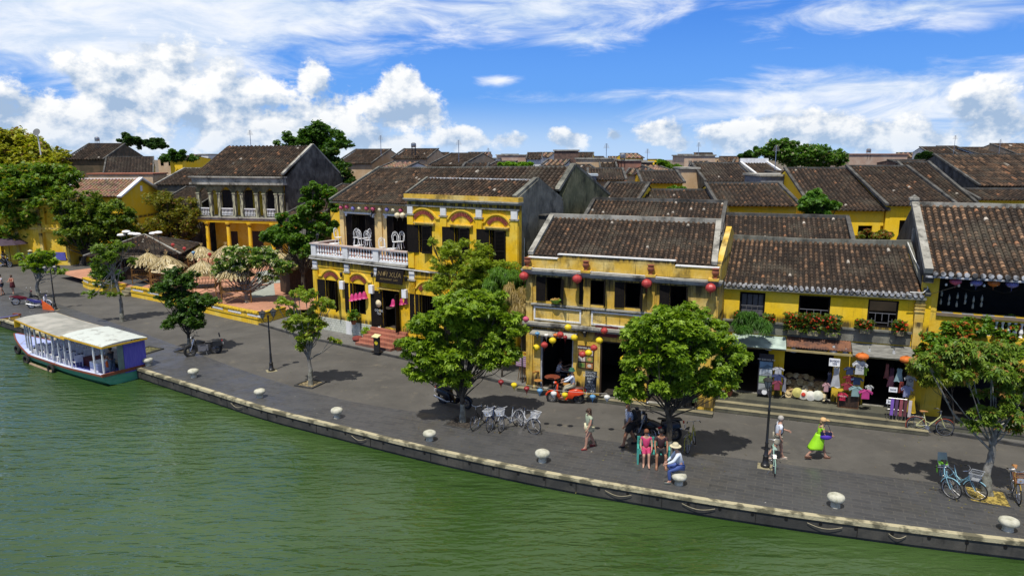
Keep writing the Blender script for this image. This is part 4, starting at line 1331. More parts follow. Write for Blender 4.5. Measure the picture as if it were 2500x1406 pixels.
bgh('house', 'dark brown roofed house right of the tan skyline house', 1050, 1128, 404, 376, 84, 6, -22, TAN, 76, tl=.6, warm=.5, n=2)
boxhouse('building', 'low pale block with white parapet in the middle of the skyline', 1168, 1212, 398, 388, 110, 6, -5, WBLD)
boxhouse('building', 'pink block beside the green lawn roof on the skyline', 1212, 1284, 398, 380, 116, 8, -5, PINK)
bgh('house', 'small white gabled house with a brown roof on the skyline above the green creeper', 1286, 1320, 389, 374, 112, 5, -5, WBLD, 77, tl=.8, warm=1.2, n=2, pitch=.5)
boxhouse('building', 'brown topped block with broken white wall on the skyline right of centre', 1353, 1412, 392, 369, 90, 6, -5, M('brown_wall'))
bgh('house', 'white house with a pointed dark roof right on the skyline', 2286, 2352, 388, 360, 105, 8, -14, WBLD, 78, tl=.8, warm=.4, n=2, pitch=.5)
bgh('house', 'white house with a brown hipped roof near the right end of the skyline', 2340, 2384, 378, 358, 115, 7, -5, WBLD, 79, tl=.8, warm=.4, n=2, pitch=.5)
bgh('house', 'low white house with an olive roof above the long striped roof', 2396, 2462, 379, 361, 112, 7, -5, WBLD, 80, tl=.8, warm=.5, n=2, pitch=.5)
bgh('house', 'orange roofed house at the right end of the skyline', 2482, 2560, 376, 352, 108, 7, -5, TAN, 81, tl=.8, warm=3, n=2, pitch=.5)
bgh('house', 'dark brown roofed house above the black gable on the skyline', 2218, 2330, 404, 392, 92, 6, -5, M('brown_wall'), 82, tl=.6, warm=.5, n=2)
bgh('house', 'brown roofed house left of the skyline tree', 820, 905, 400, 366, 95, 7, -12, TAN, 83, tl=.6, warm=.6, n=2)
# a screen of far roofs beyond, each its own small house
rg = random.Random(5)
far_x = [385, 412, 448, 485, 525, 560, 880, 925, 1060, 1098, 1135, 1225, 1300, 1338, 1385, 1440, 1488, 1530, 1580, 1655, 1700, 1725, 1775, 1815, 2090, 2150, 2200, 2300, 2370, 2450]
old_ = [395, 432, 470, 505, 545, 905, 1120, 1150, 1330, 1425, 1470, 1545, 1610, 1640, 1760, 1790, 1830, 2130, 2240, 2420]
words = ['first', 'second', 'third', 'fourth', 'fifth', 'sixth', 'seventh', 'eighth', 'ninth', 'tenth', 'eleventh', 'twelfth', 'thirteenth', 'fourteenth', 'fifteenth', 'sixteenth', 'seventeenth', 'eighteenth', 'nineteenth', 'twentieth'] + ['twenty ' + q for q in ('first', 'second', 'third', 'fourth', 'fifth', 'sixth', 'seventh', 'eighth', 'ninth')] + ['thirtieth']
for i, u in enumerate(far_x):
 Y = rg.uniform(135, 230)
 wm, wn = rg.choice([(WBLD, 'white'), (PEACH, 'peach'), (TAN, 'tan'), (YELC, 'yellow')])
 v_r = rg.uniform(372, 386)
 if rg.random() < .6:
  bgh('far_house', 'tiny %s house with a brown roof, %s from the left in the far row' % (wn, words[i]), u, u + rg.uniform(28, 60), v_r + rg.uniform(9, 15), v_r, Y, 6, rg.uniform(-20, 5), wm, 90 + i, pitch=.9, tl=1.2, n=2, warm=rg.choice([.5, 1, 2, 4, 4]), group='far houses along the skyline', rh=.3)
 else:
  boxhouse('far_building', 'tiny %s flat topped block, %s from the left in the far row' % (wn, words[i]), u, u + rg.uniform(20, 45), 400, v_r + 4, Y, 8, rg.uniform(-20, 5), wm, group='far houses along the skyline', rows=1)
for i, (u, vr, Y, wd) in enumerate([(930, 398, 74, 60), (1130, 400, 70, 55), (1190, 396, 80, 45), (1325, 392, 76, 50), (1415, 404, 72, 40), (1468, 398, 76, 36), (1530, 414, 66, 45), (1600, 406, 74, 36), (1690, 396, 84, 40), (1790, 392, 78, 50), (1930, 420, 60, 45), (2230, 398, 76, 50)]):
 bgh('low_shed', 'small low tiled shed, %s from the left in the row before the skyline' % words[i], u, u + wd, vr + 13, vr, Y, 4, rg.uniform(-25, 10), rg.choice([TAN, PEACH, WBLD, GREYW]), 160 + i, pitch=.5, tl=.6, n=2, warm=rg.choice([.5, 1.5, 4, 4]), group='small sheds before the skyline')
# ---- left part of the town
h21, F21, w21, ze21, zr21 = bgh('long_hall', 'hall with a long faded orange roof, white bargeboards and a yellow gable', 140, 292, 481, 438, 84, 5.5, 2, YELC, 120, pitch=.4, tl=.5, n=3, warm=4.5, bands=(.2, .5, .8), verge=CLEANW, back=5.5, gableR=False, gableL=True)
gm = MB()
gable_wall(gm, w21 - .2, .2, [(.35, 0), (10.6, 0), (10.6, ze21), (5.5, zr21 - .1), (.35, ze21)])
gm.build('gable_wall', YELC, h21)
vm = MB()
slab_between(vm, (w21 + .1, 5.4, zr21 + .05), (w21 + .1, 11.2, ze21 - .1), .5, .18)
slab_between(vm, (w21 + .1, -.3, ze21 - .1), (w21 + .1, 5.5, zr21 + .08), .5, .2)
vm.box(w21 - .001, 5.2, zr21 - 1.5, w21 + .04, 5.7, zr21 - .8)
vm.build('bargeboard', CLEANW, h21)
bgh('old_house', 'dark roofed old house on the left skyline with a moss yellow gable', 160, 250, 390, 352, 105, 8, 6, M('mossy_brown_wall', (.12, .085, .05), (.06, .05, .03), 1, .9), 121, pitch=.4, tl=.6, n=2, warm=.3, back=7)
h_, F_, w_, a_, b2 = bgh('old_house', 'ochre gabled house overgrown with moss behind the long orange roof', 255, 372, 424, 384, 98, 7, 25, plaster('mossy_ochre_plaster', (.50, .33, .03), (.42, .34, .05), amount=.9, streak=.6, seed=33), 122, pitch=.4, tl=.6, n=2, warm=.3, back=6)
boxhouse('building', 'red brown roofed annexe behind the long orange hall', 215, 372, 440, 426, 96, 4, 0, TAN, M('rust_roof', (.33, .12, .07), (.25, .10, .06), 2, .9))
bgh('house', 'dark roofed house with a pale ridge left of the old veranda house', 380, 505, 452, 412, 92, 8, -3, GREYW, 123, pitch=.4, tl=.6, n=2, warm=.4, verge=LEDGE)
bgh('house', 'orange roofed wing with a white kerbed verge behind the yellow gable', 335, 428, 452, 430, 99, 6, -3, TAN, 124, pitch=.4, tl=.6, n=2, warm=2.6, verge=WHITE)
bgh('house', 'charcoal tiled house directly left of the old veranda house', 385, 486, 500, 458, 80, 6, -8, DARKW, 125, pitch=.35, tl=.5, n=2, warm=.2)
bgh('house', 'brown tiled lean-to roof half hidden by the leafy creeper', 800, 872, 492, 458, 62, 5, -20, YEL, 126, pitch=.3, tl=.4, n=3, warm=.6)
bgh('house', 'steep brown tiled wing right of the old veranda house', 694, 770, 528, 452, 66, 9, -25, GREYW, 127, pitch=.3, tl=.4, n=3, warm=1.0)
# yellow building at the far left behind the trees
p = W(-60, 470, 76)
FL_ = Frame(p.x, p.y, -6)
hL = FL_.thing('corner_building', 'deep yellow two storey building behind the dark trees at the far left', 'building')
wl_ = FL_.f(166, 560, 0)[0]
mb = MB()
ops = [(wl_ - 3.0, wl_ - .5, .5, 3.6), (wl_ - 2.6, wl_ - .6, 4.4, 6.2)] + [(wl_ - 8.2 - 2.4 * k, wl_ - 6.7 - 2.4 * k, .4, 3.4) for k in range(2)] + [(wl_ - 8.2 - 2.4 * k, wl_ - 6.7 - 2.4 * k, 4.4, 6.2) for k in range(2)]
wall_grid(mb, 0, wl_, 0, 6.9, 0, .3, ops)
mb.box(0, .302, 0, wl_, 3, 6.9)
mb.build('wall', YEL, hL)
mb = MB()
for xx in (wl_ - 3.4, wl_ - .4, wl_ - 6.2): mb.box(xx, -.12, 0, xx + .35, -.002, 6.8)
mb.box(-.1, -.2, 3.9, wl_ + .1, -.003 if False else -.121, 4.05)
mb.box(-.3, -.4, 6.902, wl_ + .3, 3.3, 7.15)
mb.build('trim', YELB, hL)
mb = MB(); mb.box(wl_ - 2.95, -.06, .55, wl_ - .6, -.003, 1.4); mb.build('blue_panel', solid('violet_blue_panel', (.10, .10, .40)), hL)
# ---- the old veranda house
FH = Frame(-34.9, 77.8, -14.5)
hH = FH.thing('veranda_house', 'old two storey colonnaded house, mould blackened above and yellow columned below', 'house')
wH = FH.f(693, 480, 0)[0]
print('veranda width', wH, [FH.f(u, 520) for u in (485, 548, 610, 640, 693)], FH.f(600, 355, 6), FH.f(600, 440, -.3), FH.f(600, 620, 0))
zf, ztop, zg = 5.1, 8.6, 0
mb = MB()
z0 = 0
mb.box(-.3, -.3, zf - .35, wH + .1, 2.4, zf)
mb.box(-.45, -.45, zf - .12, wH + .2, -.302, zf - .02)
mb.build('veranda_floor', LEDGE, hH)
cols = MB()
low = MB()
nb = 8
xs = [0.0, 1.55, 2.65, 4.55, 5.5, 7.35, 8.3, wH - 1.05, wH - .45]
xs = [x * 1.0 for x in xs]
for x in xs:
 cols.box(x, -.18, zf + .002, x + .36, .18, ztop - .9)
 cols.box(x - .06, -.24, ztop - 1.0, x + .42, .24, ztop - .9)
cols.build('upper_columns', M('mouldy_pale_column', (.42, .41, .27), (.07, .07, .06), 2.2, .9, stretchv=(3, 3, .6), lo=.4, hi=.6), hH)
arc = MB()
for a, b_ in zip(xs, xs[1:]):
 x0, x1 = a + .36, b_
 if x1 - x0 < .2: continue
 r_ = (x1 - x0) / 2
 hgt = min(r_, .7)
 N = 10
 top = [(x0 + (x1 - x0) * k / N, 0, ztop - .9 + hgt * math.sin(math.pi * k / N) * .95) for k in range(N + 1)]
 for p0, p1 in zip(top, top[1:]):
  arc.prism([(p0[0], -.16, p0[2]), (p1[0], -.16, p1[2]), (p1[0], -.16, ztop), (p0[0], -.16, ztop)], (0, .32, 0))
for x in xs: arc.box(x, -.16, ztop - .9, x + .36, .16, ztop)
arc.build('arcade_arches', GREENW, hH)
cb = MB()
cb.box(-.5, -.55, ztop + .002, wH + .3, .3, ztop + .22)
cb.box(-.3, -.35, ztop + .222, wH + .2, .3, ztop + .75)
cb.box(-.55, -.6, ztop + .752, wH + .35, .3, ztop + .9)
cb.build('cornice', LEDGE, hH)
bl = MB()
for a, b_ in zip(xs, xs[1:]):
 x0, x1 = a + .36, b_
 if x1 - x0 < .9: continue
 balusters(bl, (x0, 0), (x1, 0), zf + .15, zf + .85, int((x1 - x0) / .17), .05)
 bl.box(x0, -.08, zf + .85, x1, .08, zf + .95)
bl.build('balustrade', WHITE, hH)
for x in (1.0, 3.7, 6.4, wH - 1.6):
 low.lathe([(.30, 0), (.30, .3), (.22, .34), (.20, 4.1), (.28, 4.25), (.32, 4.47)], (x, -.05, 0), 10)
low.box(-.2, -.25, zf - .62, wH, .15, zf - .352)
low.build('lower_columns', YELC, hH)
mb = MB()
wall_grid(mb, 0, wH, 0, zf - .352, 2.6, .3, [(1.9, 2.9, 0.1, 3.2), (4.6, 6.2, .1, 3.3), (7.4, 8.6, .1, 3.2)])
wall_grid(mb, 0, wH, zf - .352, ztop + .6, 2.6, .3, [(1.2, 2.6, zf, 7.9), (4.0, 5.2, zf, 7.9), (7.0, 8.6, zf, 7.9), (9.2, 9.9, zf, 7.9)])
mb.build('inner_wall', YEL, hH)
for (a, b_, c_, d_) in ((1.9, 2.9, .1, 3.2), (4.6, 6.2, .1, 3.3), (7.4, 8.6, .1, 3.2), (1.2, 2.6, zf, 7.9), (4.0, 5.2, zf, 7.9), (7.0, 8.6, zf, 7.9)):
 dm = MB(); dm.box(a, 2.66, c_, (a + b_) / 2 - .01, 2.72, d_); dm.box((a + b_) / 2 + .01, 2.66, c_, b_, 2.72, d_); dm.build('shuttered_door', DWOOD, hH)
gb = MB()
zrH = 12.75
gable_wall(gb, wH - .05, .3, [(.302, 0), (13.2, 0), (13.2, 8.8), (6.2, zrH + .25), (.302, ztop + .6)])
gable_wall(gb, -.1, .3, [(2.9, 0), (13.2, 0), (13.2, 8.8), (6.2, zrH - .05), (2.9, ztop + .6)])
gb.build('gable_wall', DARKW, hH)
rf = tile_roof('roof', hH, (-.3, -.1, ztop + .95), (wH, -.1, ztop + .95), (-.3, 6.2, zrH), (wH, 6.2, zrH), .32, .36, bands=(.3, .36, .55, .8), n=3, seed=130, warm=.75)
vb = MB()
slab_between(vb, (wH + .1, -.2, ztop + 1.05), (wH + .1, 6.2, zrH + .12), .3, .2)
slab_between(vb, (wH + .1, 6.2, zrH + .12), (wH + .1, 13.3, 8.9), .3, .2)
vb.build('roof_verge', LEDGE, rf)
tile_roof('rear_roof', hH, (wH, 13.2, 8.9), (-.3, 13.2, 8.9), (wH, 6.3, zrH), (-.3, 6.3, zrH), .5, .8, n=2, seed=131)
# ---- the raised square with its yellow wall
PZ = .58
wl1 = [(203, 700), (222, 708), (260, 713), (300, 719)]
wl2 = [(321, 724), (409, 742), (509, 766), (559, 778), (619, 791), (632, 793), (662, 788), (700, 777)]
def gpts(l, z=0): return [Vector((*G(u, v, z), 0)) for u, v in l]
def curb_wall(pts, name, label):
 t = thing(name, label, 'wall')
 pts = smooth([(p.x, p.y) for p in pts], 4)
 def ring(k, z0, z1, k2, mat, nm):
  mb = MB()
  a, b_ = offset(pts, k), offset(pts, k2)
  n = len(pts)
  mb.add([(p.x, p.y, z0) for p in a] + [(p.x, p.y, z1) for p in a] + [(p.x, p.y, z1) for p in b_] + [(p.x, p.y, z0) for p in b_],
    [f for i in range(n - 1) for f in ((i, i + 1, n + i + 1, n + i), (n + i, n + i + 1, 2 * n + i + 1, 2 * n + i), (2 * n + i, 2 * n + i + 1, 3 * n + i + 1, 3 * n + i), (3 * n + i, 3 * n + i + 1, i + 1, i))] + [(0, n, 2 * n, 3 * n), (4 * n - 1, 3 * n - 1, 2 * n - 1, n - 1)])
  return mb.build(nm, mat, t)
 ring(0, 0, .42, .4, YEL, 'plinth')
 ring(-.06, .422, .50, .44, YELC, 'plinth_moulding')
 ring(.04, .502, .74, .36, YEL, 'upper_band')
 ring(-.02, .742, .86, .42, YELC, 'coping')
 pn = MB()
 for p, d in along(offset(pts, .035), 2.3)[:-1]:
  q = p + d * 1.05
  pn.cbox((q.x, q.y, .62), (1.6, .03, .14), math.atan2(d.y, d.x))
 pn.build('white_panels', WHITEP, t)
 return t
curb_wall(gpts(wl1), 'low_wall', 'low yellow wall with white panels left of the small steps to the square')
curb_wall(gpts(wl2), 'low_wall', 'low yellow wall with white panels curving round the front of the square')
sq = MB()
pp_ = offset(smooth([(p.x, p.y) for p in gpts(wl1)], 3), .3) + offset(smooth([(p.x, p.y) for p in gpts(wl2)], 3), .3)
poly = [(p.x, p.y, PZ) for p in pp_] + [(-13.6, 50, PZ), (-14, 75, PZ), (-36, 80, PZ), (-44, 66.5, PZ)]
sq.add(poly, [tuple(range(len(poly)))])
struct('square_paving', sq, paving_mat('terracotta_paving', (.36, .17, .10), (.42, .21, .13), (.20, .12, .08), .45, .45, R(35), .8))
for k in range(3):
 a, b_ = G(304, 719 - 0), G(321, 723)
d_ = Vector((G(321, 723)[0] - G(303, 719)[0], G(321, 723)[1] - G(303, 719)[1], 0))
ang = math.atan2(d_.y, d_.x)
st = thing('steps', 'small worn steps through the gap in the yellow wall', 'steps', (*G(303, 719), 0), ang)
for k in range(3):
 s = MB(); s.box(0.02, -.5 + k * .3, .0 if k == 0 else .195 * k, d_.length - .02, .9, .195 * (k + 1)); s.build('step', STEP, st)
# dark and pale mats of paving on the square
for pts, m_, nm in (([(287, 685), (345, 668), (370, 692), (340, 702)], M('dark_paving', (.07, .075, .08), None, 2, .8), 'dark_paving_patch'),
     ([(300, 640), (345, 632), (362, 660), (300, 668)], M('sand_patch', (.42, .33, .22), None, 2, .9), 'sand_patch'),
     ([(610, 705), (668, 690), (672, 722), (612, 728)], M('pale_paving_patch', (.30, .32, .28), (.25, .27, .24), 2, .9), 'pale_paving_patch'),
     ([(625, 665), (680, 655), (690, 690), (630, 695)], M('pale_paving_patch'), 'pale_paving_patch')):
 mb = MB(); mb.add([(*G(u, v, PZ), PZ + .008) for u, v in reversed(pts)], [tuple(range(len(pts)))])
 struct(nm, mb, m_)
# ---- thatched bamboo huts
def thatch_roof(parent, r, h, z, seed, n=900, squash=1.0):
 """cone of overlapping straw blades"""
 rg = random.Random(seed)
 mb = MB()
 tint = []
 def blade(p0, p1, w_, c):
  p0, p1 = Vector(p0), Vector(p1)
  d = (p1 - p0)
  s = d.cross(Vector((0, 0, 1)))
  s = s.normalized() * w_ if s.length > 1e-5 else Vector((w_, 0, 0))
  mb.add([p0 - s * .5, p0 + s * .5, p1 + s, p1 - s], [(0, 1, 2, 3)])
  tint.append(c)
 N = 18
 mb.add([(0, 0, z + h)] + [(r * .92 * math.cos(6.2832 * i / N), r * .92 * math.sin(6.2832 * i / N), z + .04) for i in range(N)], [(0, 1 + i, 1 + (i + 1) % N) for i in range(N)])
 tint += [(.16, .12, .06, 1)] * N
 for i in range(n):
  t = 1 - rg.random() ** .6 * .98
  a = rg.uniform(0, 6.2832)
  L = rg.uniform(.25, .5)
  t2 = min(1.1, t + L / math.hypot(r, h))
  a2 = a + rg.uniform(-.08, .08)
  def pt(t, a, k): return (r * t ** .85 * math.cos(a), r * t ** .85 * math.sin(a), z + h * (1 - t) - (.06 if t > 1 else 0) + k)
  k = rg.uniform(.01, .06)
  c = rg.choice([(.52, .42, .22), (.62, .52, .30), (.42, .33, .16), (.70, .62, .42), (.34, .26, .12)])
  q = rg.uniform(.7, 1.15)
  blade(pt(t, a, k + .03), pt(t2, a2, k), rg.uniform(.015, .035), (*[x * q for x in c], 1))
 mb.tint = tint
 return mb.build('thatched_roof', THATCH, parent)
def hut(u, vb, scale, seed, label, apexv=None, walled=False, deck=True, zb=PZ):
 x, y = G(u, vb, zb)
 za = W(u, apexv, y).z if apexv else 3.3
 hgt = za - zb
 t = thing('bamboo_hut', label, 'hut', (x, y, zb), R(-20 + seed * 7), 'thatched bamboo huts on the square')
 s = scale
 hr = hgt * .36
 ze = hgt - hr
 thatch_roof(t, 1.15 * s, hr, ze, seed)
 tf = MB()
 for k in range(26):
  a = rnd.uniform(0, 6.28)
  tf.tube([(0, 0, hgt - .1), (.05 * math.cos(a), .05 * math.sin(a), hgt + .12), (.2 * math.cos(a) * rnd.uniform(.4, 1), .2 * math.sin(a), hgt + rnd.uniform(.2, .42))], [.02, .012, .004], 4)
 tf.build('straw_topknot', solid('straw', (.50, .38, .18)), t)
 b = .72 * s
 if walled:
  mb = MB()
  N = 26
  for i in range(N):
   for (x0, y0, x1, y1) in ((-b, -b, b, -b), (b, -b, b, b), (-b, -b, -b, b), (-b, b, b, b)):
    q = (i + .5) / N
    mb.cbox((x0 + (x1 - x0) * q, y0 + (y1 - y0) * q, ze / 2), (.06 * s, .05, ze) if y0 == y1 else (.05, .06 * s, ze))
  mb.build('reed_wall', DWOOD if False else M('dark_reed', (.085, .045, .022), (.03, .018, .012), 6, .8, stretchv=(6, 6, .5)), t)
  return t
 mb = MB()
 for sx in (-1, 1):
  for sy in (-1, 1):
   mb = MB(); mb.tube([(sx * b, sy * b, 0), (sx * b, sy * b, ze + .1)], .045, 7); mb.build('post', BAMBOO, t)
 dk = MB()
 zd = hgt * .30
 for i in range(9): dk.box(-b, -b + i * 2 * b / 9, zd, b, -b + (i + .85) * 2 * b / 9, zd + .05)
 dk.build('deck', BAMBOO, t)
 rl = MB()
 for (x0, y0, x1, y1) in ((-b, -b, b, -b), (b, -b, b, b), (-b, b, b, b)):
  for z in (zd + .48,): rl.tube([(x0, y0, z), (x1, y1, z)], .025, 6)
  for i in range(9):
   q = (i + .5) / 9
   rl.tube([(x0 + (x1 - x0) * q, y0 + (y1 - y0) * q, zd), (x0 + (x1 - x0) * q, y0 + (y1 - y0) * q, zd + .48)], .014, 4)
  rl.tube([(x0, y0, .05), (x1, y1, zd)], .02, 5)
  rl.tube([(x1, y1, .05), (x0, y0, zd)], .02, 5)
 rl.build('railing', BAMBOO, t)
 return t
hut(367, 690, 1.35, 1, 'thatched bamboo hut leftmost, behind the small steps', 618)
hut(412, 703, 1.35, 2, 'thatched bamboo hut with two bamboo mats on its roof', 624)
hut(497, 672, 1.3, 3, 'thatched bamboo hut at the back left beside the kite shaped lantern', 602)
hut(556, 676, 1.35, 4, 'thatched bamboo hut at the back in front of the yellow columns', 600)
hut(500, 726, 1.4, 5, 'thatched bamboo hut in the middle right behind the dense dark tree', 637)
hut(578, 735, 1.45, 6, 'thatched bamboo hut in front, behind the white flowering tree', 640)
hut(690, 680, 1.2, 7, 'thatched bamboo hut farthest right, seen behind the white flowering tree', 618)
hut(735, 712, 1.75, 8, 'reed walled booth with a tall shaggy thatched roof beside the tall ochre house', 606, walled=True)
x, y = G(412, 703, PZ)
for k, lb in enumerate(('upper bamboo mat lying on the thatched hut roof', 'lower bamboo mat leaning on the thatched hut eave')):
 mb = MB()
 for i in range(12): mb.box(-.85 + i * .14, -.24, 0, -.85 + i * .14 + .12, .24, .03)
 tag(mb.build('bamboo_mat', solid('pale_bamboo_mat', (.62, .52, .33)), loc=(x + (.45 if k == 0 else .25), y - 1.0 - .33 * k, 2.62 - .42 * k), rot=(R(32), R(4), R(-8))), lb, 'mat', 'bamboo mats on the thatch')
# tiled pavilion behind
x, y = G(362, 668, PZ)
pv = thing('tiled_pavilion', 'dark open pavilion with a pyramid of brown tiles', 'pavilion', (x, y, PZ), R(12))
hw, ze, za = 4.0, 2.3, W(352, 570, y + 1.5).z - PZ
for k in range(4):
 a = R(90 * k)
 def rt(p, a=a): return (p[0] * math.cos(a) - p[1] * math.sin(a), p[0] * math.sin(a) + p[1] * math.cos(a), p[2])
 tile_roof('roof', pv, rt((-hw, -hw, ze)), rt((hw, -hw, ze)), rt((-.1, -.1, za)), rt((.1, -.1, za)), .26, .3, n=2, seed=140 + k, warm=.5, white=.03)
mb = MB()
for k in range(4):
 sx, sy = ((1, 1), (1, -1), (-1, 1), (-1, -1))[k]
 slab_between(mb, (sx * hw, sy * hw, ze + .03), (0, 0, za + .03), .14, .1)
mb.build('hip_ridges', LEDGE, pv)
for sx in (-1, -.33, .33, 1):
 for sy in (-1, 1):
  mb = MB(); mb.box(sx * (hw - .5) - .1, sy * (hw - .5) - .1, 0, sx * (hw - .5) + .1, sy * (hw - .5) + .1, ze + .3); mb.build('post', DWOOD, pv)
mb = MB(); mb.box(-hw + .6, -hw + .7, 0, hw - .6, hw - .7, 1.1); mb.build('counter', DWOOD, pv)
# ------------------------------------------------------------------ trees and creepers
def leaves(mbv, mbf, tint, centres, rg, k=7, L=.16, wd=.045, cols=((.07, .17, .015), (.14, .27, .03)), up=.5, droop=.25, spread=1.0, odd=None):
 """rosettes of pointed leaves round each centre; vectorised"""
 n = len(centres)
 C_ = np.asarray(centres, dtype=np.float64)
 ax = rg.normal(size=(n, 3)); ax[:, 2] = np.abs(ax[:, 2]) + up * 2
 ax /= np.linalg.norm(ax, axis=1)[:, None]
 t = np.cross(ax, rg.normal(size=(n, 3))); t /= np.linalg.norm(t, axis=1)[:, None]
 b = np.cross(ax, t)
 col = np.asarray(cols, dtype=np.float64)
 mixv = rg.random(n)
 base = col[0] * (1 - mixv[:, None]) + col[1] * mixv[:, None]
 if odd is not None:
  m = rg.random(n) < odd[1]
  base[m] = np.asarray(odd[0]) * (.7 + .6 * rg.random((m.sum(), 1)))
 V, Fc, T = [], [], []
 o = len(mbv) // 3 if False else mbv[0]
 for j in range(k):
  a = 2 * np.pi * j / k + rg.random(n) * .9
  out = t * np.cos(a)[:, None] + b * np.sin(a)[:, None]
  el = (rg.random(n) * .9 - .15)[:, None]
  d = out * spread + ax * el
  d /= np.linalg.norm(d, axis=1)[:, None]
  ln = (L * (.65 + .6 * rg.random(n)))[:, None]
  side = np.cross(d, ax); side /= (np.linalg.norm(side, axis=1)[:, None] + 1e-9)
  tip = C_ + d * ln; tip[:, 2] -= droop * ln[:, 0]
  mid = C_ + d * ln * .5
  mid[:, 2] += .04 * ln[:, 0]
  s = side * wd * (.8 + .4 * rg.random(n))[:, None]
  q = np.stack([C_, mid + s, tip, mid - s], axis=1).reshape(-1, 3)
  V.append(q)
  Fc.append(np.arange(n * 4).reshape(n, 4) + o)
  o += n * 4
  tt = base * (.75 + .5 * rg.random((n, 1)))
  T.append(np.concatenate([tt, np.ones((n, 1))], axis=1))
 mbv[0] = o
 mbv[1] += V
 mbf += Fc
 tint += T
def leaf_object(name, V, Fc, T, parent, mat=None):
 V = np.concatenate(V); Fc = np.concatenate(Fc); T = np.concatenate(T)
 me = bpy.data.meshes.new(name)
 me.vertices.add(len(V)); me.vertices.foreach_set('co', V.ravel())
 me.loops.add(Fc.size); me.loops.foreach_set('vertex_index', Fc.ravel().astype(np.int32))
 me.polygons.add(len(Fc)); me.polygons.foreach_set('loop_start', np.arange(0, Fc.size, 4, dtype=np.int32)); me.polygons.foreach_set('loop_total', np.full(len(Fc), 4, dtype=np.int32))
 me.update(calc_edges=True)
 at = me.attributes.new('tint', 'FLOAT_COLOR', 'FACE')
 at.data.foreach_set('color', T.astype(np.float32).ravel())
 me.materials.append(mat or LEAF)
 o = bpy.data.objects.new(name, me)
 COL.objects.link(o)
 o.parent = parent
 return o
GREEN = ((.045, .125, .010), (.135, .27, .022))
GREENB = ((.100, .190, .011), (.30, .44, .030))
LIME = ((.15, .25, .018), (.34, .42, .05))
OLIVE = ((.05, .10, .010), (.16, .20, .03))
DEEP = ((.022, .075, .010), (.055, .14, .018))
GOLD = ((.16, .15, .012), (.34, .28, .03))
